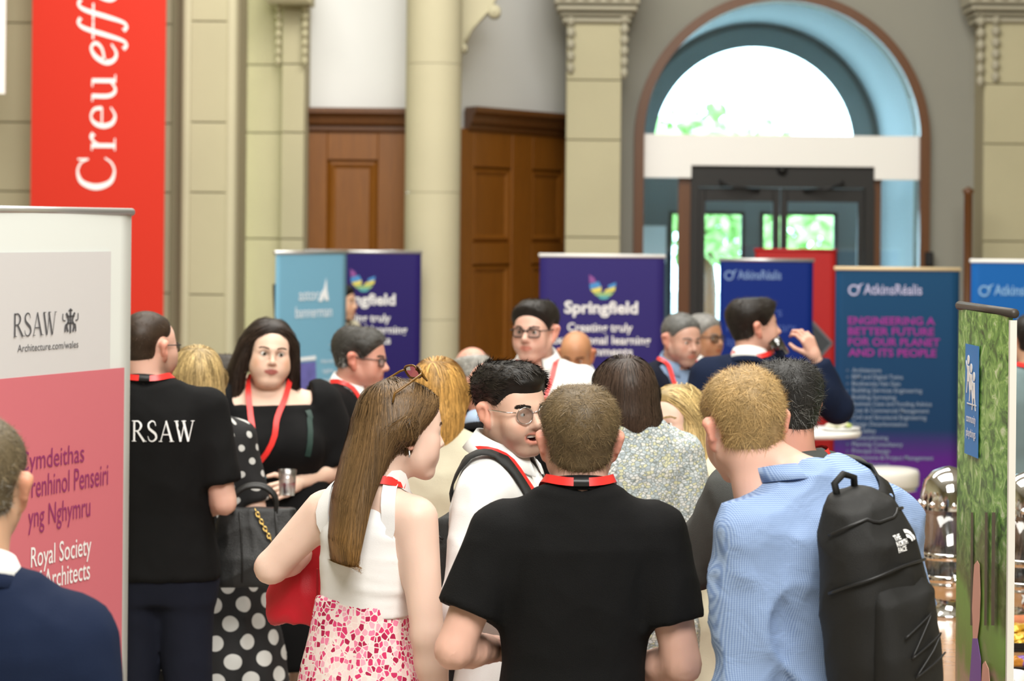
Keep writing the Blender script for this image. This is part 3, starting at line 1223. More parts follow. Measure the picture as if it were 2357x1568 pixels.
def person(spec):
    b = base_body(spec)
    lbl = spec['label']
    b.e = empty('person', b.root, b.yaw, lbl, 'person', spec.get('group'))
    fine = spec.get('fine', .0055) * 1.15
    coarse = spec.get('coarse', .017) * (1.25 if spec.get('bare') else 1.7)
    b.bf = f = body_field(b)
    lo, hi = f.bounds()
    C = b.HC
    ax = [axis_f(lo[0], hi[0], C[0] - .115, C[0] + .115, fine, coarse), axis_f(lo[1], hi[1], C[1] - .125, C[1] + .125, fine, coarse),
          axis_f(lo[2], hi[2], C[2] - .16, C[2] + .14, fine, coarse)]
    V, Q = nets(f.grid(ax), ax)
    Vs, Qs = [V], [Q]; n = len(V)
    for s in (-1, 1):
        hk, pl = b.hand[s]
        if hk:
            hv, hq = hand_at(hk, s, b.wr[s], b.el[s], pl)
            Vs.append(hv); Qs.append(hq + n); n += len(hv)
    V = np.concatenate(Vs); Q = np.concatenate(Qs)
    b.body = mk('body', V, [Q], SKIN, b.e, True, skin_cols(b, V))
    eyes(b, b.e, spec.get('gaze', (0, 0)))
    hc = spec.get('browcol') or (spec['hair']['col'] if spec.get('hair') else (.12, .09, .07))
    brows(b, b.e, np.array(hc) * .6, 110, spec.get('browthick', 1.0))
    if spec.get('hair'): make_hair(b, spec['hair'], b.e)
    if spec.get('wear'): spec['wear'](b)
    return b
# ------------------------------------------------------------------ the hall
def X(px, d): return (px - W / 2) / FPX * d
def Zp(px, py, d): return at(px, py, d).z


def stone_mat(name, col, var=.10):
    m, nt, b = new_mat(name)
    L = nt.links
    tc = nd(nt, 'ShaderNodeTexCoord')
    n1 = nd(nt, 'ShaderNodeTexNoise', inputs={'Scale': 1.6, 'Detail': 6.0})
    n2 = nd(nt, 'ShaderNodeTexNoise', inputs={'Scale': 60.0, 'Detail': 4.0})
    oi = nd(nt, 'ShaderNodeObjectInfo')
    L.new(tc.outputs['Object'], n1.inputs['Vector']); L.new(tc.outputs['Object'], n2.inputs['Vector'])
    mx = nd(nt, 'ShaderNodeMix', data_type='RGBA')
    mx.inputs[6].default_value = (*[c * (1 - var) for c in col], 1)
    mx.inputs[7].default_value = (*[c * (1 + var) for c in col], 1)
    ad = nd(nt, 'ShaderNodeMath', operation='MULTIPLY_ADD', inputs={1: .22, 2: -.11})
    a2 = nd(nt, 'ShaderNodeMath', operation='ADD')
    L.new(oi.outputs['Random'], ad.inputs[0]); L.new(ad.outputs[0], a2.inputs[0]); L.new(n1.outputs[0], a2.inputs[1])
    L.new(a2.outputs[0], mx.inputs[0]); L.new(mx.outputs[2], b.inputs['Base Color'])
    bp = nd(nt, 'ShaderNodeBump', inputs={'Strength': .12, 'Distance': .01})
    L.new(n2.outputs[0], bp.inputs['Height']); L.new(bp.outputs[0], b.inputs['Normal'])
    b.inputs['Roughness'].default_value = .75
    return m


def wood_mat(name, c1, c2, scale=3.0, rough=.4, stretch=(14, 14, 1)):
    m, nt, b = new_mat(name)
    L = nt.links
    tc = nd(nt, 'ShaderNodeTexCoord'); mp = nd(nt, 'ShaderNodeMapping'); mp.inputs['Scale'].default_value = stretch
    n = nd(nt, 'ShaderNodeTexNoise', inputs={'Scale': scale, 'Detail': 8.0, 'Distortion': .6})
    mx = nd(nt, 'ShaderNodeMix', data_type='RGBA'); mx.inputs[6].default_value = (*c1, 1); mx.inputs[7].default_value = (*c2, 1)
    L.new(tc.outputs['Object'], mp.inputs[0]); L.new(mp.outputs[0], n.inputs['Vector']); L.new(n.outputs[0], mx.inputs[0])
    L.new(mx.outputs[2], b.inputs['Base Color'])
    b.inputs['Roughness'].default_value = rough
    return m


STONE = stone_mat('bath_stone', (.43, .395, .255))
STONE_P = stone_mat('pale_stone', (.47, .435, .295))
STONE_G = stone_mat('grey_stone', (.38, .355, .27))
MORTAR = mat('mortar', (.36, .32, .21), .9)
PLASTER = mat('white_plaster', (.72, .73, .72), .8, var=.03, vscale=2)
PLASTER_G = mat('grey_plaster', (.27, .265, .225), .8, var=.05, vscale=2)
OAK = wood_mat('oak_panelling', (.135, .042, .003), (.25, .088, .007))
OAK_D = wood_mat('dark_oak', (.085, .028, .005), (.14, .05, .009))
BRONZE = mat('dark_bronze', (.014, .013, .012), .5)
GLAZE = glass_mat('window_glass', (.90, .97, 1.0), .15)


def struct(o, label=None):
    o['kind'] = 'structure'
    if label: o['label'] = label
    return o


def sbox(name, x0, x1, y0, y1, z0, z1, m, label=None, parent=None):
    o = MB().box(x0, x1, y0, y1, z0, z1).build(name, m, parent)
    if parent is None: struct(o, label)
    return o


def courses(parent, x0, x1, y, z0, z1, zs, m, dep=.05, split=None, gap=.007, ch=.005):
    """stone blocks, front face at y, between the joint heights zs"""
    zz = [z for z in zs if z0 + .05 < z < z1 - .05]
    zz = [z0] + zz + [z1]
    for i in range(len(zz) - 1):
        xs = [x0, x1]
        if split:
            o = (i % 2) * split * .5
            k = x0 + split * .6 + o
            xs = [x0]
            while k < x1 - .15:
                xs.append(k); k += split
            xs.append(x1)
        for j in range(len(xs) - 1):
            MB().box(xs[j] + gap / 2, xs[j + 1] - gap / 2, y, y + dep, zz[i] + gap / 2, zz[i + 1] - gap / 2, ch).build('stone_block', m, parent)


ZTOP = 8.6
FLOORM = stone_mat('floor_stone', (.40, .36, .30))
sbox('floor', -8, 8, -5, 22.3, -.12, 0, FLOORM, 'pale stone floor of the hall')
sbox('ceiling', -8, 8, -5, 22.3, ZTOP, ZTOP + .2, PLASTER, 'white plaster ceiling high above the hall')
sbox('wall_left', -8.2, -8, -5, 22.3, 0, ZTOP, STONE, 'plain stone side wall')
sbox('wall_right', 8, 8.2, -5, 22.3, 0, ZTOP, STONE, 'plain stone side wall')
sbox('wall_front', -8, 8, -5.2, -5, 0, ZTOP, STONE, 'plain stone wall closing the hall')

carpet = MB().box(.25, 1.75, 6.0, 18.0, -.02, .003).build('floor_carpet', mat('red_carpet', (.42, .012, .018), .95, var=.2, vscale=60, bump=.4, bscale=600))
struct(carpet, 'red carpet runner along the floor')

# --- left stone wall with pilasters
zl = [.41, 1.14, 1.64, 2.373, 2.876, 3.6, 4.1, 4.83, 5.33, 6.06, 6.56, 7.3, 7.8]
YL = 17.6
xa, xb = -8.0, X(392, YL)
wl = sbox('wall_back_left', xa, X(545, YL), YL + .05, YL + .6, 0, ZTOP, MORTAR, 'pale ashlar wall of large stone blocks behind red banner')
courses(wl, -4.6, xb, YL, 0, 6.4, zl, STONE_P, split=1.35)
sbox('block_upper', -8, -4.6, YL, YL + .05, 0, ZTOP, STONE_P, parent=wl).name = 'stone_facing'
sbox('stone_facing', -4.6, xb, YL, YL + .05, 6.4, ZTOP, STONE_P, parent=wl)
# pilaster with rolled edges
YP = 17.32
px0, px1 = X(418, YP), X(536, YP)
pil = sbox('wall_pilaster_left', px0 + .04, px1 - .04, YP + .04, YL + .3, 0, ZTOP, MORTAR, 'tall stone pilaster with rounded edges beside red banner')
courses(pil, px0 + .05, px1 - .05, YP, 0, 6.4, zl, STONE, dep=.06)
sbox('stone_facing', px0 + .05, px1 - .05, YP, YP + .05, 6.4, ZTOP, STONE, parent=pil)
for x in (px0 + .03, px1 - .03):
    MB().lathe([(.045, 0), (.045, ZTOP)], 16, (x, YP + .045, 0)).build('edge_roll', STONE_P, pil, True)
# wall between pilaster and first door, second slim pilaster with carved drops
YW = 18.5
z2 = [.42, 1.22, 2.04, 2.85, 3.37, 4.2, 4.7, 5.5, 6.0]
w2 = sbox('wall_back_middle', X(520, YW), X(703, YW), YW + .05, YW + .6, 0, ZTOP, MORTAR, 'recessed stone wall between pilaster and first oak door')
courses(w2, X(520, YW), X(648, YW), YW, 0, 6.2, z2, STONE)
sbox('stone_facing', X(520, YW), X(703, YW), YW, YW + .05, 6.2, ZTOP, STONE, parent=w2)
p2 = sbox('wall_pilaster_slim', X(650, YW), X(700, YW), YW - .08, YW + .3, 0, ZTOP, MORTAR, 'slim stone pilaster with hanging carved drops beside first oak door')
courses(p2, X(648, YW), X(702, YW), YW - .12, 0, 6.2, z2, STONE, dep=.06)


def carved_drop(parent, x, y, ztop, zbot, r, m):
    """a hanging garland of carved husks"""
    n = max(3, int((ztop - zbot) / (r * 1.9)))
    for i in range(n):
        k = 1 - .35 * i / n
        z = ztop - (ztop - zbot) * (i + .5) / n
        MB().lathe([(0, r * 1.05), (r * .5 * k, r * .8), (r * k, .1 * r), (r * .8 * k, -.5 * r), (r * .3 * k, -r), (0, -r * 1.1)], 10, (x, y, z)).build('carved_husk', m, parent, True)


for pxx in (636, 697):
    carved_drop(p2, X(pxx, 18.3), 18.32, Zp(pxx, -120, 18.3), Zp(pxx, 150, 18.3), .035, STONE)
cap = MB().box(X(610, 18.2), X(712, 18.2), 18.12, 18.5, Zp(650, 8, 18.2), Zp(650, -70, 18.2), .03)
cap.build('capital', STONE, p2)

# --- first oak door (facing the hall) and white wall above
YD = 18.75
x0, x1 = X(700, YD), X(935, YD)
zt = Zp(800, 300, YD)
sbox('wall_back_door', x0 - .05, x1 + .35, YD + .06, YD + .5, zt, ZTOP, PLASTER, 'white plastered wall above first oak door')
d1 = empty('door_1', ((x0 + x1) / 2, YD, 0)); struct(d1, 'tall panelled oak door under a moulded cornice beside round column')
hw = (x1 - x0) / 2


def door_leaf(root, w, h, panels, m, y0=0.0):
    """stiles, rails and recessed bevelled panels; panels = list of (x0, x1, z0, z1)"""
    MB().box(-w, w, y0 + .035, y0 + .07, 0, h).build('door_core', m, root)
    xs = sorted({-w, w} | {v for p in panels for v in p[:2]})
    zs = sorted({0.0, h} | {v for p in panels for v in p[2:]})
    cols = sorted({p[:2] for p in panels})
    edges = [-w] + [v for c in cols for v in c] + [w]
    for i in range(0, len(edges), 2):
        MB().box(edges[i], edges[i + 1], y0, y0 + .04, 0, h, .006).build('stile', m, root)
    for c in cols:
        rows = sorted([p[2:] for p in panels if p[:2] == c])
        ed = [0.0] + [v for r in rows for v in r] + [h]
        for i in range(0, len(ed), 2):
            MB().box(c[0], c[1], y0 + .002, y0 + .04, ed[i], ed[i + 1], .004).build('rail', m, root)
        for r in rows:
            e = .035
            V = [(c[0], y0 + .034, r[0]), (c[1], y0 + .034, r[0]), (c[1], y0 + .034, r[1]), (c[0], y0 + .034, r[1]),
                 (c[0] + e, y0 + .012, r[0] + e), (c[1] - e, y0 + .012, r[0] + e), (c[1] - e, y0 + .012, r[1] - e), (c[0] + e, y0 + .012, r[1] - e)]
            e2 = e + .03
            V += [(c[0] + e2, y0 + .03, r[0] + e2), (c[1] - e2, y0 + .03, r[0] + e2), (c[1] - e2, y0 + .03, r[1] - e2), (c[0] + e2, y0 + .03, r[1] - e2)]
            Fs = [(8, 9, 10, 11)]
            for a in (0, 4):
                for i in range(4):
                    j = (i + 1) % 4
                    Fs.append((a + i, a + j, a + 4 + j, a + 4 + i))
            mk('panel', V, Fs, m, root, False)


def cornice(root, w, z, m, ext=.06):
    prof = [(0, 0), (-.03, .02), (-.03, .05), (-.07, .07), (-.085, .12), (-.13, .15), (-.13, .19), (.05, .19), (.05, 0)]
    V = []; n = len(prof)
    for x in (-w - ext, w + ext):
        V += [(x + (1 if x > 0 else -1) * (-y) * .6, y, z + zz) for y, zz in prof]
    Fs = [tuple(range(n)), tuple(range(2 * n - 1, n - 1, -1))] + [((i + 1) % n, i, n + i, n + (i + 1) % n) for i in range(n)]
    mk('cornice', V, Fs, m, root, False)


wpan = (X(868, YD) - X(752, YD)) / 2
cxp = (X(868, YD) + X(752, YD)) / 2 - (x0 + x1) / 2
door_leaf(d1, hw, zt, [(cxp - wpan, cxp + wpan, 1.25, Zp(800, 368, YD)), (cxp - wpan, cxp + wpan, .25, 1.05)], OAK)
cornice(d1, hw, zt - .02, OAK_D, .0)
kn = MB().lathe([(0, -.06), (.028, -.05), (.03, -.03), (.012, -.01), (.012, .0)], 14, (-hw + .07, 0, 1.1), 'y').build('door_knob', GOLD, d1, True)

# --- round stone column
YC = 18.15
xc, rc_ = X(995, YC), (X(1060, YC) - X(932, YC)) / 2
col = struct(empty('wall_column', (xc, YC, 0)), 'round pale stone column between the two oak doors')
zc = [0, .5, 1.45, 2.4, 3.36, 4.3, 5.2, 6.2, ZTOP]
for i in range(len(zc) - 1):
    e = .0012
    MB().lathe([(0, zc[i] + .0015), (rc_ - e, zc[i] + .0015), (rc_, zc[i] + .0015 + e), (rc_, zc[i + 1] - .0015 - e), (rc_ - e, zc[i + 1] - .0015), (0, zc[i + 1] - .0015)], 96).build('column_drum', STONE_P, col, False)
MB().lathe([(rc_ + .14, 0), (rc_ + .14, .12), (rc_ + .06, .16), (rc_ + .06, .2), (rc_, .26)], 40).build('column_base', STONE_P, col, True)
# scrolled bracket above the second door
brk = struct(empty('trim_1', (X(1062, 18.4), 18.4, 0)), 'scrolled stone bracket springing from round column')
zb = Zp(1060, 118, 18.4)
pts = [(0.0, zb), (.015, zb + .05), (.05, zb + .14), (.12, zb + .22), (.20, zb + .30), (.26, zb + .42), (.28, zb + .75), (-.1, zb + .75), (-.1, zb + .1)]
MB().prism(pts, -.08, .08).build('bracket_body', STONE_P, brk)
for (x, z, r) in ((.0, zb + .02, .035), (.235, zb + .30, .05)):
    MB().lathe([(0, -.11), (r * .5, -.11), (r * .6, -.10), (r * .8, -.105), (r, -.09), (r, .09), (0, .09)], 20, (x, 0, z), 'y').build('scroll', STONE_P, brk, True)
MB().tube([(.02, -.085, zb + .06), (.06, -.085, zb + .16), (.13, -.085, zb + .24), (.2, -.085, zb + .32)], .012, 8).build('bracket_rib', STONE_P, brk, True)

# --- second oak door in the canted wall
A2 = math.radians(57)
ox, oy = X(1058, 18.85), 18.85
wl2 = 1.75
zt2 = 2.15 + (520 - 296) / FPX * 19.0
cw = struct(empty('wall_canted', (ox, oy, 0), A2), 'grey plastered canted wall above second oak door')
MB().box(-.1, wl2, .08, .3, zt2, ZTOP).build('plaster', PLASTER, cw)
d2 = struct(empty('door_2', (ox + math.cos(A2) * wl2 / 2, oy + math.sin(A2) * wl2 / 2, 0), A2), 'four panelled dark oak door in the canted wall')
w_ = wl2 / 2
door_leaf(d2, w_, zt2, [(a, b_, z0, z1) for a, b_ in ((-.68, -.13), (.18, .66)) for z0, z1 in ((.25, .85), (1.05, 1.85), (2.02, 2.62))], OAK)
cornice(d2, w_, zt2 - .02, OAK_D, -.1)
MB().lathe([(0, -.06), (.028, -.05), (.03, -.03), (.012, -.01), (.012, .0)], 14, (.03, 0, 1.1), 'y').build('door_knob', GOLD, d2, True)

# --- pier, arch wall, right pilaster
YA = 19.85
zj = [.5, 1.25, 2.07, 2.85, 3.33, 4.1, 4.6, 5.4, 6.0]
YPR = 19.35


def pier(name, pxa, pxb, label, drops, capx):
    xa_, xb_ = X(pxa, YPR), X(pxb, YPR)
    p = sbox(name, xa_ + .02, xb_ - .02, YPR + .05, YA + .5, 0, ZTOP, MORTAR, label)
    courses(p, xa_, xb_, YPR, 0, 6.2, zj, STONE, dep=.06)
    courses(p, xa_, xb_, YPR, 6.2, ZTOP, [], STONE, dep=.06)
    for pxx, ybot in drops:
        carved_drop(p, X(pxx, YPR - .05), YPR - .02, Zp(pxx, -20, YPR), Zp(pxx, ybot, YPR), .045, STONE_G)
    za = Zp(pxa, 52, YPR)
    for k, (e, dz, hh) in enumerate(((.02, 0, .05), (.05, .05, .04), (.10, .09, .05), (.13, .14, .12), (.16, .26, .3))):
        MB().box(X(capx[0], YPR) + .10 - e * .6, X(capx[1], YPR) - .10 + e * .6, YPR - .02 - e, YPR + .3, za + dz, za + dz + hh - .008, .012).build('capital_moulding', STONE_G, p)
    n = 7
    for i in range(n):
        x = X(capx[0], YPR) + .08 + (X(capx[1], YPR) - X(capx[0], YPR) - .16) * i / (n - 1)
        MB().lathe([(0, .04), (.03, .03), (.042, 0), (.03, -.03), (0, -.045)], 10, (x, YPR - .14, za + .20)).build('carved_bead', STONE_G, p, True)
    return p


pier('wall_pier_arch', 1300, 1428, 'stone pier with carved capital between canted door and glazed arch', [(1310, 170), (1434, 180)], (1266, 1472))
pier('wall_pilaster_right', 2262, 2420, 'stone pilaster with carved capital right of the glazed arch', [(2255, 200), (2290, 190)], (2215, 2440))

xcA, rA = X(1797, YA), (X(2115, YA) - X(1478, YA)) / 2
zA = Zp(1797, 320, YA)


def arch_pts(r, n=40):
    return [(xcA - r * math.cos(math.pi * i / n), zA + r * math.sin(math.pi * i / n)) for i in range(n + 1)]


def arch_wall(name, r, x_lo, x_hi, y0, y1, m, label, ztop=ZTOP):
    """wall with a round-headed opening"""
    ap = arch_pts(r)
    V, Fs = [], []

    def quad(a, b_, c, d):
        n = len(V); V.extend([a, b_, c, d]); Fs.append((n, n + 1, n + 2, n + 3))
    for y, fl in ((y0, 1), (y1, -1)):
        def q(a, b_, c, d):
            quad(*[(p[0], y, p[1]) for p in ((a, b_, c, d) if fl > 0 else (d, c, b_, a))])
        q((x_lo, 0), (ap[0][0], 0), (ap[0][0], ztop), (x_lo, ztop))
        q((ap[-1][0], 0), (x_hi, 0), (x_hi, ztop), (ap[-1][0], ztop))
        for i in range(len(ap) - 1):
            q(ap[i], ap[i + 1], (ap[i + 1][0], ztop), (ap[i][0], ztop))
    path = [(ap[0][0], 0)] + ap + [(ap[-1][0], 0)]
    for i in range(len(path) - 1):
        a, b_ = path[i], path[i + 1]
        quad((a[0], y0, a[1]), (a[0], y1, a[1]), (b_[0], y1, b_[1]), (b_[0], y0, b_[1]))
    o = mk(name, V, Fs, m, None, False)
    return struct(o, label)


arch_wall('wall_back_arch', rA + .02, X(1400, YA), 8.0, YA, YA + .35, PLASTER_G, 'grey stone wall around the glazed round arch')
sbox('wall_back_far', X(1270, 20.6), X(1440, 20.6), 20.3, 20.6, 0, ZTOP, PLASTER_G, 'grey wall behind the stone pier')


def arch_ring(name, r0, r1, y0, y1, m, legs, parent=None, zbase=0.0):
    V, Fs = [], []
    a, b_ = arch_pts(r0), arch_pts(r1)
    if legs:
        a = [(a[0][0], zbase)] + a + [(a[-1][0], zbase)]; b_ = [(b_[0][0], zbase)] + b_ + [(b_[-1][0], zbase)]
    n = len(a)
    for (p, q) in zip(a, b_):
        V += [(p[0], y0, p[1]), (q[0], y0, q[1]), (q[0], y1, q[1]), (p[0], y1, p[1])]
    for i in range(n - 1):
        for k in range(4):
            l = (k + 1) % 4
            Fs.append((i * 4 + k, (i + 1) * 4 + k, (i + 1) * 4 + l, i * 4 + l))
    Fs += [(0, 1, 2, 3), tuple((n - 1) * 4 + k for k in (3, 2, 1, 0))]
    return mk(name, V, Fs, m, parent, False)


struct(arch_ring('trim_2', rA - .005, rA + .075, YA - .07, YA + .05, OAK_D, True), 'dark wooden moulding around the glazed arch')
# glazing in the arch: fanlight pane, white fascia, side lights, inner double door
win = struct(empty('window_1', (0, 0, 0)), 'glazed round arch with side lights and a white fascia')
YG = YA + .10
ap = arch_pts(rA - .012)
MB().prism(ap, YG, YG + .012).build('fanlight_pane', GLAZE, win)
fz0, fz1, fz2 = Zp(1797, 312, YG), Zp(1797, 383, YG), Zp(1797, 412, YG)
fx = [X(1476, YG), X(1588, YG), X(2008, YG), X(2117, YG)]
WHITE = mat('white_lacquer', (.88, .87, .84), .35)
MB().prism([(fx[0], fz2), (fx[1], fz2), (fx[1], fz1), (fx[2], fz1), (fx[2], fz2), (fx[3], fz2), (fx[3], fz0), (fx[0], fz0)], YG - .10, YG + .08).build('fascia', WHITE, win)
for a, b_ in ((fx[0], fx[1]), (fx[2], fx[3])):
    MB().box(a, b_, YG, YG + .012, 0.02, fz2).build('side_light', GLAZE, win)
# inner doors
d3 = struct(empty('door_3', (0, YG, 0)), 'dark framed glass double door under the white fascia')
zh = fz1
MB().box(fx[1], fx[2], -.06, .06, Zp(1797, 432, YG), zh).build('header', BRONZE, d3)
for a, b_ in ((1588, 1606), (1988, 2010)):
    MB().box(X(a, YG), X(b_, YG), -.06, .06, 0, Zp(1797, 432, YG)).build('jamb', BRONZE, d3)
MB().box(X(2010, YG), X(2026, YG), -.03, .05, 0, fz2).build('oak_post', OAK_D, d3)
MB().box(X(1560, YG), X(1588, YG), -.03, .05, 0, fz2).build('oak_post', OAK_D, d3)
MB().lathe([(0, -.12), (.03, -.11), (.045, -.07), (.045, -.05)], 16, (X(1797, YG), 0, Zp(1797, 392, YG)), 'y').build('sensor', BLACK_PLASTIC, d3, True)
ztl = Zp(1797, 434, YG)
for a, b_ in ((1607, 1793), (1796, 1987)):
    xa_, xb_ = X(a, YG), X(b_, YG)
    lf = MB().box(xa_, xa_ + .055, -.03, .03, .02, ztl).build('door_leaf', BRONZE, d3)
    st_ = X(1778, YG) if a == 1607 else X(1813, YG)
    MB().box(xb_ - (.055 if a == 1607 else .05), xb_, -.03, .03, .02, ztl).build('stile', BRONZE, lf)
    MB().box(xa_ + .05, xb_ - .05, -.03, .03, ztl - .11, ztl).build('rail', BRONZE, lf)
    MB().box(xa_ + .05, xb_ - .05, -.03, .03, .02, .28).build('rail', BRONZE, lf)
    MB().box(xa_ + .05, xb_ - .05, -.006, .006, .28, ztl - .11).build('pane', GLAZE, lf)
    s_ = 1 if a == 1607 else -1
    xm = (xa_ + xb_) / 2
    MB().tube([(xm - s_ * .16, -.05, ztl + .06), (xm - s_ * .16, -.12, ztl + .04), (xm - s_ * .02, -.14, ztl + .0), (xm + s_ * .16, -.05, ztl - .02)], .012, 8).build('closer_arm', BLACK_PLASTIC, lf, True)
# vestibule behind the arch
YO = 22.1
VEST = mat('vestibule_plaster', (.80, .89, .93), .8, var=.04, vscale=2)
vp = [(xcA - rA - .01, 0)] + [(xcA - (rA + .01) * math.cos(math.pi * i / 40), zA + (rA + .01) * math.sin(math.pi * i / 40)) for i in range(41)] + [(xcA + rA + .01, 0)]
V, Fs = [], []
for (x, z) in vp: V += [(x, YA + .35, z), (x, YO, z)]
for i in range(len(vp) - 1): Fs.append((2 * i, 2 * i + 1, 2 * i + 3, 2 * i + 2))
struct(mk('wall_vestibule', V, Fs, VEST, None, True), 'pale barrel vault of the entrance lobby behind the arch')
sbox('floor_vestibule', xcA - rA - .15, xcA + rA + .15, YA + .35, YO + .3, -.1, .001, FLOORM, 'stone floor of the entrance lobby')
# outer wall with lunette and doors
rL = X(1962, YO) - X(1733, YO)
xL, zL = X(1733, YO), Zp(1733, 338, YO)


def outer():
    V, Fs = [], []

    def quad(*p):
        n = len(V); V.extend([(a, YO, b_) for a, b_ in p]); Fs.append(tuple(range(n, n + len(p))))
    n = 40
    top = zL + 2.2
    arc = [(xL - rL * math.cos(math.pi * i / n), zL + rL * math.sin(math.pi * i / n)) for i in range(n + 1)]
    for i in range(n): quad(arc[i], arc[i + 1], (arc[i + 1][0], top), (arc[i][0], top))
    xl, xr = xL - 2.2, xL + 2.2
    quad((xl, zL), (arc[0][0], zL), (arc[0][0], top), (xl, top))
    quad((arc[-1][0], zL), (xr, zL), (xr, top), (arc[-1][0], top))
    zd = Zp(1733, 488, YO)
    P = [X(v, YO) for v in (1540, 1713, 1750, 1926)]
    quad((xl, zd), (xr, zd), (xr, zL), (xl, zL))
    quad((xl, 0), (P[0], 0), (P[0], zd), (xl, zd))
    quad((P[1], 0), (P[2], 0), (P[2], zd), (P[1], zd))
    quad((P[3], 0), (xr, 0), (xr, zd), (P[3], zd))
    struct(mk('wall_entrance', V, Fs, mat('entrance_grey', (.20, .21, .21), .7), None, False), 'grey outer wall of the lobby with a half round window')
    w = struct(empty('window_2', (0, YO, 0)), 'half round window above the street doors')
    V2, F2 = [], []
    for (r0, y) in ((rL, -.04), (rL + .17, -.04)):
        for i in range(n + 1):
            V2.append((xL - r0 * math.cos(math.pi * i / n), y, zL + r0 * math.sin(math.pi * i / n)))
    for i in range(n): F2.append((i, i + 1, n + 2 + i, n + 1 + i))
    m2 = len(V2)
    V2 += [(v[0], .02, v[2]) for v in V2]
    for i in range(n): F2.append((i, m2 + i, m2 + i + 1, i + 1)); F2.append((n + 1 + i, n + 2 + i, m2 + n + 2 + i, m2 + n + 1 + i))
    mk('window_frame', V2, F2, mat('frame_grey', (.26, .29, .29), .6), w, False)
    MB().prism([(xL - rL * math.cos(math.pi * i / n), zL + rL * math.sin(math.pi * i / n)) for i in range(n + 1)], .03, .04).build('pane', GLAZE, w)
    d = struct(empty('door_4', (0, YO, 0)), 'street doors with tall clear panes beyond the lobby')
    for a, b_ in ((P[0], P[1]), (P[2], P[3])):
        for (u0, u1, z0, z1) in ((a, a + .03, 0, zd), (b_ - .03, b_, 0, zd), (a, b_, zd - .03, zd), (a, b_, 0, .2), (a, b_, .95, 1.0)):
            MB().box(u0, u1, -.03, .03, z0, z1).build('frame_bar', BRONZE, d)
        MB().box(a, b_, -.004, .004, .2, zd).build('pane', GLAZE, d)
    pb = MB().box(X(1474, YO - .1), X(1534, YO - .1), YO - .06, YO - .03, Zp(1500, 605, YO), Zp(1500, 520, YO)).build('notice_board', WHITE)
    tag(pb, 'pale notice board on the lobby wall beside the street doors', 'notice board')


outer()
# outside: pavement, hedges and trees
struct(sbox('ground', -30, 40, 22.3, 90, -.3, -.2, mat('paving', (.45, .45, .43), .9)), 'pale paving outside the street doors')
LEAF = mat('leaf_green', (.38, .60, .20), .6, var=.5, vscale=3)


def tree(x, y, h, r, label):
    t = empty('tree', (x, y, -.2), 0, label, 'tree', 'trees outside the entrance')
    MB().tube([(0, 0, 0), (.05, .02, h * .5), (0, 0, h * .8)], [.16, .12, .05], 10).build('trunk', OAK_D, t, True)
    n = 1500
    u = RNG.normal(0, 1, (n, 3)); u /= np.linalg.norm(u, axis=1, keepdims=True)
    c = u * (r * (.55 + .45 * RNG.random((n, 1)))) * np.array([1, 1, .8]) + np.array([0, 0, h])
    a = RNG.normal(0, 1, (n, 3)); a /= np.linalg.norm(a, axis=1, keepdims=True)
    bb = np.cross(a, u); bb /= np.linalg.norm(bb, axis=1, keepdims=True) + 1e-6
    s = .16
    V = np.stack([c - a * s, c + bb * s * .5, c + a * s, c - bb * s * .5], 1).reshape(-1, 3)
    o = mk('foliage', V, [np.arange(4 * n).reshape(n, 4)], LEAF, t, False)
    o['kind'] = 'stuff'


tree(5.2, 40, 2.3, 1.7, 'leafy green tree outside, beyond the left street door')
tree(9.0, 46, 2.6, 1.9, 'leafy green tree outside, beyond the right street door')
tree(2.9, 36, 3.0, 1.6, 'leafy green tree outside, left of the street doors')
hed = MB()
bus = empty('parked_van', (7.2, 34, -.2), 0, 'white van parked outside beyond the street doors', 'van')
MB().prism([(-2.2, .35), (2.2, .35), (2.3, 1.0), (1.7, 1.2), (1.3, 2.0), (-2.2, 2.1)], -.9, .9).build('van_body', WHITE, bus)
for x in (-1.4, 1.4):
    MB().lathe([(0, -1.0), (.3, -1.0), (.33, -.95), (.33, -.8), (0, -.8)], 20, (x, 0, .33), 'y').build('wheel', BLACK_PLASTIC, bus, True)
MB().prism([(.2, 1.25), (1.5, 1.25), (1.2, 1.85), (.2, 1.9)], -.91, -.89).build('side_window', BRONZE, bus)
# slim dark post and small wall fixture right of the arch
pp = MB().lathe([(0, 0), (.16, 0), (.16, .02), (.035, .04), (.035, Zp(2228, 430, 19.2) - .06), (.05, Zp(2228, 430, 19.2) - .03), (0, Zp(2228, 430, 19.2))], 16, (X(2228, 19.1), 19.1, 0)).build('wooden_post', OAK_D, None, True)
tag(pp, 'slim dark wooden post standing right of the glazed arch', 'post')
fx_ = MB().box(X(2128, 19.8), X(2148, 19.8), 19.76, 19.85, Zp(2138, 612, 19.8), Zp(2138, 580, 19.8), .01).build('call_button', BLACK_PLASTIC)
tag(fx_, 'small black door button box fixed beside the glazed arch', 'button box')
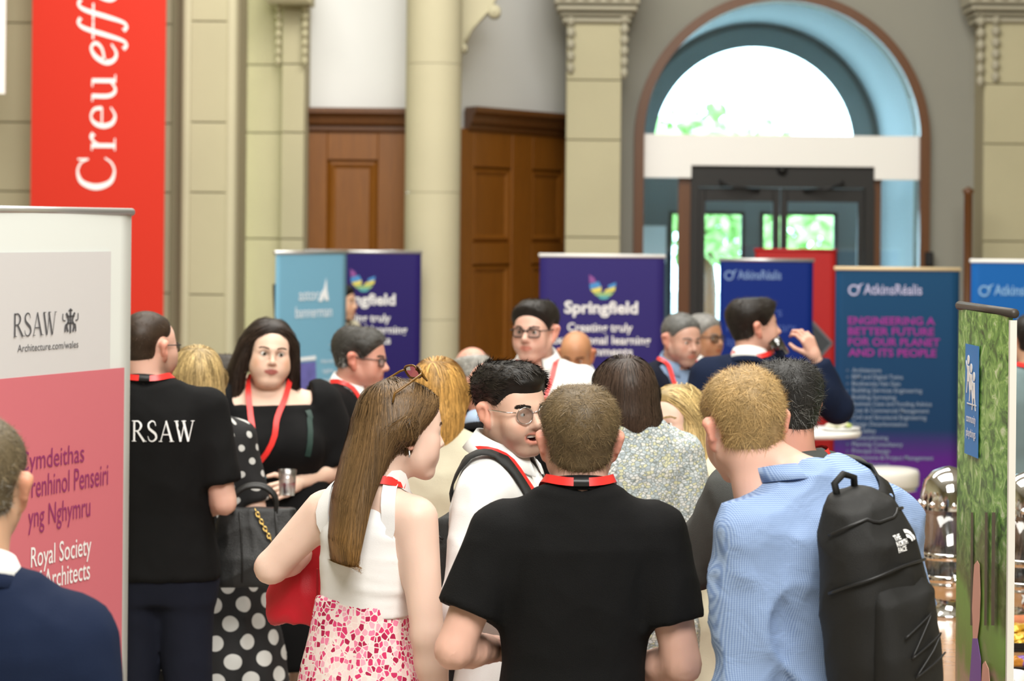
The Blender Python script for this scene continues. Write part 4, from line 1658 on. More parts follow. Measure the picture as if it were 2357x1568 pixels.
# ------------------------------------------------------------------ lettering and banners
GLY = {
    'R': (.88, [[(.14, 0, .12), (.14, 1, .12)], [(.14, .97, .05), (.42, .96, .07), (.60, .76, .13), (.44, .53, .07), (.14, .50, .05)], [(.36, .50, .10), (.80, .0, .13)], [(0, .015, .03), (.28, .015, .03)], [(0, .985, .03), (.2, .985, .03)], [(.70, .015, .03), (.95, .015, .03)]]),
    'S': (.70, [[(.56, .76, .03), (.48, .93, .05), (.30, .985, .06), (.11, .86, .10), (.14, .65, .12), (.33, .51, .13), (.54, .37, .13), (.59, .17, .11), (.38, .02, .06), (.16, .06, .05), (.06, .26, .03)]]),
    'A': (.88, [[(.42, 1.0, .05), (.08, 0, .05)], [(.40, 1.0, .10), (.78, 0, .13)], [(.20, .34, .05), (.64, .34, .05)], [(-.03, .015, .03), (.2, .015, .03)], [(.64, .015, .03), (.92, .015, .03)]]),
    'W': (1.15, [[(.06, 1, .13), (.34, 0, .12)], [(.35, 0, .05), (.56, 1, .05)], [(.48, 1, .13), (.80, 0, .12)], [(.81, 0, .05), (1.05, 1, .05)], [(-.05, .985, .03), (.2, .985, .03)], [(.38, .985, .03), (.64, .985, .03)], [(.93, .985, .03), (1.15, .985, .03)]]),
    'C': (.95, [[(.80, .72, .05), (.70, .90, .05), (.47, .98, .06), (.20, .86, .12), (.08, .5, .16), (.20, .14, .12), (.47, .02, .06), (.70, .09, .05), (.84, .27, .04)], [(.80, .98, .05), (.80, .70, .05)]]),
    'r': (.54, [[(.15, 0, .11), (.15, .63, .11)], [(.16, .40, .05), (.26, .57, .06), (.38, .63, .09), (.46, .57, .13)], [(.02, .015, .035), (.34, .015, .035)], [(.02, .615, .035), (.15, .615, .035)]]),
    'e': (.64, [[(.08, .36, .04), (.54, .36, .04)], [(.53, .36, .10), (.49, .56, .08), (.30, .645, .05), (.13, .54, .10), (.06, .32, .13), (.13, .10, .11), (.33, .015, .06), (.55, .13, .04)]]),
    'u': (.74, [[(.14, .63, .11), (.14, .22, .11), (.22, .05, .09), (.35, .02, .06), (.50, .12, .05)], [(.54, .63, .11), (.54, 0, .11)], [(.0, .615, .035), (.14, .615, .035)], [(.38, .615, .035), (.54, .615, .035)], [(.54, .015, .035), (.70, .015, .035)]]),
    'E': (.55, [[(.10, .30, .05), (.40, .38, .06), (.52, .54, .08), (.40, .645, .06), (.20, .52, .10), (.08, .26, .12), (.14, .07, .09), (.30, .015, .06), (.50, .14, .04)]]),
    'f': (.36, [[(-.22, -.16, .11), (-.14, -.24, .06), (-.03, -.14, .07), (.10, .30, .10), (.24, .80, .09), (.36, .97, .06), (.48, .92, .10)], [(.0, .60, .045), (.40, .60, .045)]]),
    'a': (.66, [[(.52, .56, .06), (.36, .645, .06), (.15, .46, .10), (.07, .18, .12), (.16, .02, .08), (.33, .12, .06), (.52, .50, .06)], [(.58, .64, .10), (.47, .16, .10), (.52, .02, .06), (.66, .12, .04)]]),
}


def spline(P, k=7):
    P = np.array(P, float)
    if len(P) == 2: return P
    Q = np.concatenate([[2 * P[0] - P[1]], P, [2 * P[-1] - P[-2]]])
    out = []
    for i in range(1, len(Q) - 2):
        for t in np.linspace(0, 1, k, endpoint=False):
            a, b_, c, d = Q[i - 1:i + 3]
            out.append(.5 * ((2 * b_) + (-a + c) * t + (2 * a - 5 * b_ + 4 * c - d) * t * t + (-a + 3 * b_ - 3 * c + d) * t ** 3))
    out.append(P[-1])
    return np.array(out)


def serif_text(text, gap=.06):
    V, Fs = [], []
    x = 0.0
    for ch in text:
        if ch == ' ': x += .35; continue
        adv, strokes = GLY[ch]
        for si, s in enumerate(strokes):
            p = spline(s)
            t = np.gradient(p[:, :2], axis=0); t /= np.linalg.norm(t, axis=1, keepdims=True) + 1e-9
            nrm = np.stack([-t[:, 1], t[:, 0]], 1)
            n = len(V)
            for q, w in zip(p, nrm):
                V.append((q[0] + w[0] * q[2] / 2 + x, q[1] + w[1] * q[2] / 2, si * .0006)); V.append((q[0] - w[0] * q[2] / 2 + x, q[1] - w[1] * q[2] / 2, si * .0006))
            for i in range(len(p) - 1):
                Fs.append((n + 2 * i, n + 2 * i + 1, n + 2 * i + 3, n + 2 * i + 2))
        x += adv + gap
    return np.array(V), Fs


FONT_CACHE = {}


def sans_text(text, bold=0.0):
    cu = bpy.data.curves.new('txt', 'FONT')
    cu.body = text
    cu.offset = bold
    cu.resolution_u = 3
    o = bpy.data.objects.new('txt', cu)
    SC.collection.objects.link(o)
    dg = bpy.context.evaluated_depsgraph_get(); dg.update()
    me = o.evaluated_get(dg).to_mesh()
    V = np.array([v.co[:] for v in me.vertices]); Fs = [tuple(p.vertices) for p in me.polygons]
    o.evaluated_get(dg).to_mesh_clear()
    bpy.data.objects.remove(o); bpy.data.curves.remove(cu)
    return V, Fs


def ray_local(root, px, py, off=0.0):
    """photo pixel -> local (x, z) on the banner plane y = off"""
    M = Matrix.Translation(root.location) @ root.rotation_euler.to_matrix().to_4x4()
    Mi = M.inverted()
    o = Mi @ Vector((0, 0, CAMZ)); p = Mi @ at(px, py, 10.0)
    d = p - o
    t = (off - o.y) / d.y
    h = o + d * t
    return h.x, h.z


def place_text(root, VF, x0, x1, zb, cap, m, y=-.004, name='lettering', vert=False, parent=None, zc=None):
    V, Fs = VF
    V = np.array(V)
    lo, hi = V[:, 0].min(), V[:, 0].max()
    sx = (x1 - x0) / (hi - lo)
    out = np.stack([x0 + (V[:, 0] - lo) * sx, np.full(len(V), y) - V[:, 2] * (1 if V[:, 2].max() < .01 else 0), zb + V[:, 1] * cap], 1)
    return mk(name, out, Fs, m, parent or root, False)


def sans_on(root, text, pxa, pya, pxb, pyb, cap_px, m, bold=.0, y=-.004, parent=None):
    """text between photo pixels (baseline left) and (baseline right)"""
    xa_, za_ = ray_local(root, pxa, pya); xb_, zb_ = ray_local(root, pxb, pyb)
    _, zt_ = ray_local(root, pxa, pya - cap_px)
    return place_text(root, sans_text(text, bold), xa_, xb_, (za_ + zb_) / 2, (zt_ - za_) / .70, m, y, parent=parent)


def flat(root, name, poly_px, m, y=-.003, parent=None):
    P = [ray_local(root, a, b_) for a, b_ in poly_px]
    o = MB().prism(P, y - .0008, y).build(name, m, parent or root)
    return o


def rollup(pxc, d, w, ztop, rz, label, m, rail=SILVER, base=True, cat='banner', name='roll_up_banner', bottom=.09, sag=.0, group=None):
    root = empty(name, (X(pxc, d), d, 0), rz, label, cat, group)
    n = 14
    V, Fs = [], []
    for j, z in enumerate((bottom, ztop - .02)):
        for i in range(n + 1):
            u = -w / 2 + w * i / n
            V.append((u, sag * math.sin(math.pi * i / n), z))
    for i in range(n): Fs.append((i, i + 1, n + 2 + i, n + 1 + i))
    k = len(V)
    V += [(a, b_ + .002, c) for a, b_, c in V]
    for i in range(n): Fs.append((k + i + 1, k + i, k + n + 1 + i, k + n + 2 + i))
    Fs += [(0, n + 1, k + n + 1, k), (n, k + n, k + 2 * n + 1, 2 * n + 1)]
    p = mk('printed_panel', V, Fs, m, root, True)
    root['pw'] = w
    MB().tube([(-w / 2 - .008, .004, ztop - .012), (w / 2 + .008, .004, ztop - .012)], .013, 12).build('top_rail', rail, root, True)
    if base:
        MB().box(-w / 2 - .02, w / 2 + .02, -.06, .06, 0, .09, .02).build('base', rail, root)
        for s in (-1, 1):
            f_ = MB().box(s * w * .3 - .025, s * w * .3 + .025, -.16, .16, 0, .012).build('foot', rail, root)
        MB().tube([(0, .03, .08), (0, .02, ztop - .02)], .009, 8).build('pole', rail, root, True)
    return root


def grad_mat(name, stops, rough=.45, axis='Z', z0=0.0, z1=2.0):
    """printed vertical colour gradient"""
    m, nt, b = new_mat(name)
    tc = nd(nt, 'ShaderNodeTexCoord'); sp = nd(nt, 'ShaderNodeSeparateXYZ')
    mr = nd(nt, 'ShaderNodeMapRange', inputs={'From Min': z0, 'From Max': z1})
    cr = nd(nt, 'ShaderNodeValToRGB')
    nt.links.new(tc.outputs['Object'], sp.inputs[0]); nt.links.new(sp.outputs[axis], mr.inputs[0])
    nt.links.new(mr.outputs[0], cr.inputs[0]); nt.links.new(cr.outputs[0], b.inputs['Base Color'])
    e = cr.color_ramp.elements
    while len(e) < len(stops): e.new(.5)
    for el, (p, c) in zip(e, stops): el.position = p; el.color = (*c, 1)
    b.inputs['Roughness'].default_value = rough
    b.inputs['Specular IOR Level'].default_value = .15
    return m


# --- tall pink and white banner at the left
B1_RZ = math.radians(67)
b1r = at(303, 487, 8.0)
ux = Vector((math.cos(B1_RZ), math.sin(B1_RZ), 0))
w1 = 1.0
b1c = b1r - ux * (w1 / 2)
b1 = rollup(0, 8.0, w1, b1r.z + .01, B1_RZ, 'tall pull up banner, white above and pink below, with purple Welsh lettering', mat('banner_white', (.74, .78, .76), .5), sag=-.006)
b1.location = (b1c.x, b1c.y, 0)
PINK = mat('print_pink', (.62, .165, .20), .5)
LGREY = mat('print_light_grey', (.62, .61, .62), .5)
PURP = mat('print_purple', (.28, .035, .14), .5)
DGREY = mat('print_dark_grey', (.09, .09, .10), .5)
xg, zg = ray_local(b1, 250, 579); xp, zp = ray_local(b1, 280, 846)
_, zgm = ray_local(b1, 250, 851)
MB().box(-w1 / 2, xg, -.0095, -.0085, zp, zg).build('grey_field', LGREY, b1)
MB().box(-w1 / 2, xp, -.0105, -.0095, .1, zp).build('pink_field', PINK, b1)
xa_, za_ = ray_local(b1, 30, 776, -.011); xb_, zb_ = ray_local(b1, 128, 768, -.011)
_, zt_ = ray_local(b1, 30, 722, -.011)
place_text(b1, serif_text('RSAW'), xa_, xb_, za_, zt_ - za_, DGREY, -.012)
sans_on(b1, 'Architecture.com/wales', 33, 810, 173, 800, 17, DGREY, 0, -.012)
for t, a, p in (('Cymdeithas', (38, 1081, 186, 1066), 45), ('Frenhinol Penseiri', (52, 1146, 241, 1116), 52), ('yng Nghymru', (57, 1213, 200, 1189), 50)):
    sans_on(b1, t, *a, p, PURP, 0, -.013)
for t, a, p in (('Royal Society', (63, 1305, 202, 1277), 47), ('of Architects', (66, 1358, 199, 1337), 47)):
    sans_on(b1, t, *a, p, WHITE_PRINT, .004, -.013)
# small crest: shield column with two supporters
crest = MB()
cx0, cz0 = ray_local(b1, 155, 738)
s_ = (ray_local(b1, 155, 712)[1] - ray_local(b1, 155, 768)[1])
sx_ = (ray_local(b1, 175, 738)[0] - ray_local(b1, 137, 738)[0])


def cst(pts, w):
    P = spline([(a, b_, w) for a, b_ in pts])
    t = np.gradient(P[:, :2], axis=0); t /= np.linalg.norm(t, axis=1, keepdims=True) + 1e-9
    L = [(cx0 + (p[0] - q[1] * w / 2) * sx_, cz0 + (p[1] + q[0] * w / 2) * s_) for p, q in zip(P, t)]
    R = [(cx0 + (p[0] + q[1] * w / 2) * sx_, cz0 + (p[1] - q[0] * w / 2) * s_) for p, q in zip(P, t)]
    V = [(a, -.012, b_) for a, b_ in L] + [(a, -.012, b_) for a, b_ in R]
    n = len(L)
    crest.add(V, [(i, n + i, n + i + 1, i + 1) for i in range(n - 1)])


cst([(0, -.5), (0, .5)], .10); cst([(-.25, .18), (.25, .18)], .07); cst([(-.2, -.1), (.2, -.1)], .06); cst([(-.12, .42), (.12, .42)], .06)
for k in (-1, 1):
    cst([(k * .15, -.45), (k * .22, -.2), (k * .12, 0), (k * .2, .25), (k * .28, .3)], .10)
    cst([(k * .32, -.45), (k * .3, -.2), (k * .22, -.15)], .08)
    cst([(k * .3, .0), (k * .45, .05), (k * .46, .3)], .05)
crest.build('crest', DGREY, b1)

# --- red hanging banner
YR = 17.0
rb = empty('hanging_banner', (X(226, YR), YR, 0), 0, 'long red fabric banner hanging on the stone wall, lettered up its length', 'banner')
REDM = mat('banner_red', (.56, .026, .011), .6, spec=.25)
xl_, xr_ = ray_local(rb, 71, 400)[0], ray_local(rb, 379, 400)[0]
MB().box(xl_, xr_, 0, .004, .9, 5.6).build('fabric', REDM, rb)
MB().tube([(xl_ - .03, 0, 5.6), (xr_ + .03, 0, 5.6)], .018, 10).build('hanging_rod', SILVER, rb, True)
MB().tube([(xl_, 0, .9), (xr_, 0, .9)], .014, 10).build('weight_bar', SILVER, rb, True)


def vertical_word(text, py0, py1, pxbase, capl):
    V, Fs = serif_text(text)
    z0 = ray_local(rb, pxbase, py0)[1]; z1 = ray_local(rb, pxbase, py1)[1]
    xb0 = ray_local(rb, pxbase, (py0 + py1) / 2)[0]; xc0 = ray_local(rb, pxbase - capl, (py0 + py1) / 2)[0]
    lo, hi = V[:, 0].min(), V[:, 0].max()
    out = np.stack([xb0 + V[:, 1] * (xc0 - xb0), -.003 - V[:, 2], z0 + (V[:, 0] - lo) / (hi - lo) * (z1 - z0)], 1)
    mk('lettering', out, Fs, WHITE_PRINT, rb, False)


vertical_word('Creu', 438, 172, 266, 88)
vertical_word('Effa', 150, -62, 270, 92)
lan = empty('hanging_banner', (X(-4, 16.6), 16.6, 0), 0, 'edge of a white hanging panel left of red banner', 'banner')
MB().box(-.5, X(8, 16.6) - X(-4, 16.6), 0, .02, Zp(0, 216, 16.6), 5.4).build('fabric', WHITE, lan)
MB().tube([(-.5, .01, 5.4), (.04, .01, 5.4)], .015, 8).build('hanging_rod', SILVER, lan, True)

# --- banners at the back
NAVYP = mat('print_navy_violet', (.028, .018, .13), .5)
b4 = rollup(836, 17.8, .86, Zp(836, 576, 17.8), 0, 'dark violet roll up banner half hidden behind the pale blue banner', grad_mat('violet_grey', [(0, (.36, .36, .38)), (.50, (.36, .36, .38)), (.505, (.018, .011, .10)), (1, (.022, .014, .115))], z0=0, z1=2.02))
b5 = rollup(1387, 16.6, .855, Zp(1387, 585, 16.6), 0, 'dark violet roll up banner standing free beside the glazed arch', grad_mat('violet2', [(0, (.020, .014, .11)), (1, (.030, .022, .135))], z0=0, z1=2.0), rail=mat('white_rail', (.8, .8, .78), .4))


def springfield(b, ox, sc, oy):
    def q(x, y): return (ox + (x - 1387) * sc, oy + (y - 590) * sc)
    WG = mat('print_soft_white', (.70, .70, .70), .5)
    for t, x0, x1, yb, cap, bd in (('Springfield', 1299, 1468, 721, 27, .03), ('Creating truly', 1306, 1456, 763, 19, .02), ('exceptional learning', 1268, 1497, 792, 19, .02), ('environments', 1292, 1456, 818, 19, .02)):
        a, b_ = q(x0, yb), q(x1, yb)
        sans_on(b, t, a[0], a[1], b_[0], b_[1], cap * sc, WG, bd)
    cols = {'p': (.22, .06, .25), 'b': (.05, .22, .50), 'y': (.62, .55, .12), 'g': (.28, .45, .18), 't': (.08, .35, .38)}
    polys = [('p', [(1356, 632), (1368, 640), (1372, 650), (1357, 652)]), ('b', [(1357, 654), (1378, 648), (1384, 660), (1358, 666)]), ('b', [(1400, 657), (1418, 650), (1417, 660), (1400, 664)]),
             ('y', [(1359, 667), (1384, 660), (1384, 672), (1366, 674)]), ('y', [(1392, 668), (1417, 659), (1415, 670), (1392, 674)]),
             ('g', [(1366, 675), (1413, 673), (1406, 681), (1373, 681)]), ('t', [(1375, 682), (1405, 682), (1396, 689), (1383, 689)])]
    for c, P in polys:
        flat(b, 'leaf_emblem', [q(*p) for p in P], mat('print_%s' % c, cols[c], .5))


springfield(b5, 1387, 1.0, 590)
springfield(b4, 836 - 1, .925, 580)
# pale blue banner turned away
b3 = rollup(719, 16.4, .80, Zp(719, 577, 16.4), math.radians(58), 'pale blue roll up banner turned aside, with a white tower emblem', mat('print_sky', (.17, .40, .56), .5))
for t, a, cap in (('astor', (687, 692, 733, 690), 27), ('bannerman', (679, 733, 763, 727), 26)):
    sans_on(b3, t, *a, cap, mat('print_pale_blue', (.80, .86, .90), .5), 0)
flat(b3, 'tower_emblem', [(732, 694), (737, 676), (745, 664), (750, 640), (752, 668), (756, 692), (748, 692), (745, 682), (741, 694)], MATS['print_pale_blue'])
flat(b3, 'picture_block', [(688, 836), (726, 832), (728, 905), (686, 905)], mat('print_violet_picture', (.13, .13, .40), .5, var=.7, vscale=9))
flat(b3, 'picture_caption', [(686, 824), (726, 819), (726, 828), (686, 832)], MATS['print_pale_blue'])
for i, (a, b_) in enumerate(((738, 766), (742, 766), (742, 764))):
    y = 836 + i * 22
    sans_on(b3, ('Heat and', 'hygiene', 'drainage')[i], a, y, b_, y - 2, 9, MATS['print_pale_blue'])

# Atkins banners
def realis(b, x0, x1, yb, cap, m):
    """ring and leaf emblem, then the company name"""
    w = cap * 1.5
    xl, zl_ = ray_local(b, x0 + w * .42, yb - cap * .42)
    r = abs(ray_local(b, x0 + w * .42, yb - cap)[1] - zl_)
    ring = []
    for i in range(20):
        a0 = .5 + 5.4 * i / 19
        ring.append((xl + r * .78 * math.cos(a0), zl_ + r * .78 * math.sin(a0), r * .30))
    V, Fs = [], []
    for i, (x, z, ww) in enumerate(ring):
        a0 = .5 + 5.4 * i / 19
        V += [(x - math.cos(a0) * ww / 2, -.004, z - math.sin(a0) * ww / 2), (x + math.cos(a0) * ww / 2, -.004, z + math.sin(a0) * ww / 2)]
    Fs = [(2 * i, 2 * i + 1, 2 * i + 3, 2 * i + 2) for i in range(19)]
    n = len(V)
    V += [(xl + r * .5, -.004, zl_ - r * .4), (xl + r * .85, -.004, zl_ - r * .4), (xl + r * 1.1, -.004, zl_ + r * .7), (xl + r * 1.7, -.004, zl_ + r * 1.2), (xl + r * .8, -.004, zl_ + r * .9)]
    Fs.append((n, n + 1, n + 2, n + 3, n + 4))
    mk('ring_emblem', V, Fs, m, b, False)
    sans_on(b, 'AtkinsRéalis', x0 + w * 1.05, yb, x1, yb, cap, m, .012)


b6 = rollup(1832, 18.3, .61, Zp(1832, 573, 18.3), 0, 'red roll up banner with a dark diamond shape behind the blue banners', mat('print_deep_red', (.42, .010, .010), .5), rail=mat('print_deep_red', (.42, .010, .010), .5))
flat(b6, 'diamond', [(1810, 792), (1866, 738), (1914, 790), (1866, 846)], mat('print_charcoal', (.045, .05, .055), .5))
for P in ([(1866, 742), (1870, 737), (1917, 789), (1911, 789)], [(1911, 791), (1917, 791), (1870, 846), (1866, 840)]):
    flat(b6, 'diamond_edge', P, mat('print_mid_grey', (.13, .14, .15), .5), -.005)
b7 = rollup(1765, 16.9, .655, Zp(1765, 595, 16.9), 0, 'deep royal blue roll up banner in front of the glass doors', mat('print_royal', (.004, .020, .165), .5, spec=.15))
PB = mat('print_faint_blue', (.17, .27, .50), .5)
realis(b7, 1665, 1798, 643, 21, PB)
for t, a in (('Engineers', (1673, 728, 1800, 728)), ('for a planetary', (1672, 763, 1832, 763)), ('age', (1672, 795, 1705, 795))):
    sans_on(b7, t, *a, 22, mat('print_dim_blue', (.05, .10, .36), .5))
b8 = rollup(2067, 15.5, .795, Zp(2067, 615, 15.5), 0, 'slate blue roll up banner with magenta heading and a list of services', grad_mat('slate_violet', [(0, (.10, .012, .18)), (.36, (.085, .014, .19)), (.46, (.008, .036, .10)), (1, (.010, .060, .145))], z0=0, z1=1.9), rail=mat('pale_wood_rail', (.66, .52, .32), .5))
LB = mat('print_lilac', (.42, .42, .62), .5)
realis(b8, 1950, 2122, 678, 24, LB)
MAG = mat('print_magenta', (.26, .018, .24), .5)
for i, (t, x1_) in enumerate((('ENGINEERING A', 2152), ('BETTER FUTURE', 2150), ('FOR OUR PLANET', 2163), ('AND ITS PEOPLE', 2155))):
    sans_on(b8, t, 1952, 747 + i * 24.5, x1_, 747 + i * 24.5, 17, MAG, .025)
LST = mat('print_list_grey', (.20, .26, .36), .5)
for i, (t, x1_) in enumerate((('Architecture', 2028), ('BIM and Digital Twins', 2078), ('Biodiversity Net Gain', 2072), ('Building Services Engineering', 2122), ('Building Surveying', 2062), ('Business Case and Funding Advice', 2144), ('Cost & Commercial Management', 2138), ('Civil and Structural Engineering', 2132), ('Design Decarbonisation', 2088), ('Fire Safety', 2016), ('Masterplanning', 2044), ('Planning Consultancy', 2078), ('Principal Design', 2048), ('Programme & Project Management', 2148), ('Estate Strategy', 2048))):
    y = 857 + i * 15.5
    sans_on(b8, t, 1961, y, x1_, y, 10, LST, .01)
    flat(b8, 'bullet', [(1948, y - 7), (1953, y - 7), (1953, y - 2), (1948, y - 2)], mat('print_bullet', (.06, .10, .18), .5))
b9 = rollup(2380, 15.9, .82, Zp(2380, 598, 15.9), 0, 'bright blue roll up banner at the edge beside the stone pilaster', mat('print_azure', (.010, .115, .40), .5, spec=.15), rail=WHITE)
realis(b9, 2250, 2420, 680, 24, mat('print_sky_logo', (.22, .42, .68), .5))

# --- green picture banner seen almost edge on
b10 = None
G_RZ = math.radians(-90.4 + 4.0)
gl_ = at(2207, 695, 6.98); gr_ = at(2330, 710, 6.35)
G_RZ = math.atan2(gr_.y - gl_.y, gr_.x - gl_.x)
gw = math.hypot(gr_.x - gl_.x, gr_.y - gl_.y)


def foliage_print():
    m, nt, b = new_mat('print_woodland')
    L = nt.links
    tc = nd(nt, 'ShaderNodeTexCoord'); mp = nd(nt, 'ShaderNodeMapping'); mp.inputs['Scale'].default_value = (16, 16, 20)
    L.new(tc.outputs['Object'], mp.inputs[0])
    n = nd(nt, 'ShaderNodeTexNoise', inputs={'Scale': 1.0, 'Detail': 9.0, 'Roughness': .62, 'Distortion': 1.2})
    L.new(mp.outputs[0], n.inputs['Vector'])
    cr = nd(nt, 'ShaderNodeValToRGB'); e = cr.color_ramp.elements
    for p, c in ((.30, (.02, .05, .015)), (.40, (.06, .17, .03)), (.48, (.14, .34, .06)), (.56, (.28, .52, .12)), (.72, (.75, .82, .60))):
        if p == .30: e[0].position = p; e[0].color = (*c, 1)
        elif p == .72: e[-1].position = p; e[-1].color = (*c, 1)
        else:
            x = e.new(p); x.color = (*c, 1)
    L.new(n.outputs[0], cr.inputs[0])
    sp = nd(nt, 'ShaderNodeSeparateXYZ'); L.new(tc.outputs['Object'], sp.inputs[0])
    n2 = nd(nt, 'ShaderNodeTexNoise', inputs={'Scale': 5.0, 'Detail': 5.0}); L.new(tc.outputs['Object'], n2.inputs['Vector'])
    wd_ = nd(nt, 'ShaderNodeMath', operation='MULTIPLY_ADD', inputs={1: .5, 2: -.25}); L.new(n2.outputs[0], wd_.inputs[0])
    ad = nd(nt, 'ShaderNodeMath', operation='ADD'); L.new(sp.outputs['Z'], ad.inputs[0]); L.new(wd_.outputs[0], ad.inputs[1])
    cr2 = nd(nt, 'ShaderNodeValToRGB'); e = cr2.color_ramp.elements           # lower ground: meadow and path
    mr = nd(nt, 'ShaderNodeMapRange', inputs={'From Min': .7, 'From Max': 1.35}); L.new(ad.outputs[0], mr.inputs[0])
    st_ = ((0, (.10, .24, .03)), (.22, (.14, .30, .04)), (.32, (.38, .26, .19)), (.44, (.16, .28, .05)), (.62, (.20, .38, .07)), (.78, (.10, .09, .03)), (1, (.05, .08, .03)))
    e[0].color = (*st_[0][1], 1); e[-1].color = (*st_[-1][1], 1); e[-1].position = 1
    for p, c in st_[1:-1]:
        x = e.new(p); x.color = (*c, 1)
    L.new(mr.outputs[0], cr2.inputs[0])
    mx = nd(nt, 'ShaderNodeMix', data_type='RGBA')
    m2 = nd(nt, 'ShaderNodeMapRange', inputs={'From Min': 1.15, 'From Max': 1.4}); L.new(ad.outputs[0], m2.inputs[0])
    L.new(m2.outputs[0], mx.inputs[0]); L.new(cr2.outputs[0], mx.inputs[6]); L.new(cr.outputs[0], mx.inputs[7])
    L.new(mx.outputs[2], b.inputs['Base Color']); b.inputs['Roughness'].default_value = .4
    return m


b10 = rollup(0, 6.9, gw, (gl_.z + gr_.z) / 2, G_RZ, 'narrow angled roll up banner printed with green woodland and a blue label', foliage_print(), rail=mat('dark_rail', (.05, .042, .035), .45), sag=-.012)
b10.location = ((gl_.x + gr_.x) / 2, (gl_.y + gr_.y) / 2, 0)
MB().box(gw / 2 - .012, gw / 2 + .004, -.006, .012, .09, (gl_.z + gr_.z) / 2 - .03).build('white_edge', mat('panel_edge_white', (.72, .70, .64), .5), b10)
CY = -.016
BLUEP = mat('print_label_blue', (.018, .21, .60), .45)
xs0, zs0 = ray_local(b10, 2223, 791, CY); xs1, zs1 = ray_local(b10, 2254, 796, CY); _, zs2 = ray_local(b10, 2223, 1044, CY)
lab = MB().box(xs0, xs1, CY - .001, CY, zs2, zs0).build('blue_label', BLUEP, b10)
wl_ = xs1 - xs0
for t, zf, hf_ in (('community', .30, .075), ('playthings', .17, .075)):
    place_text(b10, sans_text(t, .01), xs0 + wl_ * .16, xs1 - wl_ * .14, zs2 + (zs0 - zs2) * zf, (zs0 - zs2) * hf_ / .7, WHITE_PRINT, CY - .003)
ic = MB()
hL = zs0 - zs2
for k in range(3):                                        # children at play emblem: simple figures
    xk = xs0 + wl_ * (.28 + .21 * k); zk = zs2 + hL * (.86 - .07 * k); g_ = .55
    ic.lathe([(0, CY - .003), (.024 * g_, CY - .003), (.024 * g_, CY - .002), (0, CY - .002)], 14, (xk, 0, zk), 'y')
    for P_ in ([(-.02, -.03), (.02, -.03), (.026, -.11), (-.026, -.11)], [(-.026, -.11), (-.01, -.11), (-.03, -.17), (-.042, -.17)], [(.01, -.11), (.026, -.11), (.042, -.17), (.03, -.17)], [(-.02, -.035), (-.05, -.005), (-.054, -.015), (-.02, -.055)]):
        ic.prism([(xk + a * g_, zk + b_ * g_) for a, b_ in P_], CY - .003, CY - .002)
ic.prism([(xs0 + wl_ * .2, zs2 + (zs0 - zs2) * .46), (xs1 - wl_ * .12, zs2 + (zs0 - zs2) * .46), (xs1 - wl_ * .12, zs2 + (zs0 - zs2) * .47), (xs0 + wl_ * .2, zs2 + (zs0 - zs2) * .47)], CY - .003, CY - .002)
ic.build('play_emblem', WHITE_PRINT, b10)
# printed child in purple and a dark tree
def b10_poly(name, pts, m, y=CY):
    MB().prism([ray_local(b10, a, b_, y) for a, b_ in pts], y - .001, y).build(name, m, b10)


b10_poly('printed_face', [(2241, 1330), (2243, 1300), (2250, 1291), (2255, 1300), (2257, 1370), (2255, 1430), (2250, 1470), (2240, 1470), (2238, 1400)], mat('print_skin', (.68, .36, .28), .5))
b10_poly('printed_sleeve', [(2239, 1470), (2250, 1470), (2258, 1520), (2258, 1600), (2230, 1600)], mat('print_violet', (.20, .10, .36), .5), CY - .001)
b10_poly('printed_hand', [(2262, 1530), (2268, 1522), (2276, 1540), (2282, 1600), (2258, 1600)], MATS['print_skin'], CY - .001)
for a, w_ in ((2268, 5), (2284, 7), (2236, 4)):
    b10_poly('printed_trunk', [(a, 1180), (a + w_, 1180), (a + w_ - 2, 1440), (a - 2, 1440)], mat('print_bark', (.10, .08, .05), .5, var=.4, vscale=20), CY + .001)
# ------------------------------------------------------------------ cloth patterns
def cloth(name, col, rough=.85, bump=.25, bscale=500.0, var=.06, sheen=.0):
    return mat(name, col, rough, spec=.2, var=var, vscale=14, bump=bump, bscale=bscale, sheen=sheen)


BLK = cloth('black_jersey', (.0042, .0042, .0045))
BLK2 = cloth('black_crepe', (.004, .004, .0045), .85)
NAVY = cloth('navy_wool', (.0055, .012, .036), .88)
NAVY_D = cloth('midnight_wool', (.006, .008, .018), .9)
DENIM = cloth('dark_denim', (.008, .009, .014), .9)
WHITE_S = cloth('white_cotton', (.80, .81, .80), .7, .12)
CREAM = cloth('cream_wool', (.64, .60, .46), .9)
GREYJ = cloth('charcoal_wool', (.075, .078, .075), .9)
TEAL = cloth('grey_teal_cotton', (.17, .24, .25), .9)
PALEBLUE = cloth('pale_blue_cotton', (.42, .55, .74), .7, .1)
BROWN_L = mat('tan_leather', (.20, .085, .025), .5)
BLACK_L = mat('black_leather', (.012, .012, .012), .38, bump=.2, bscale=300)


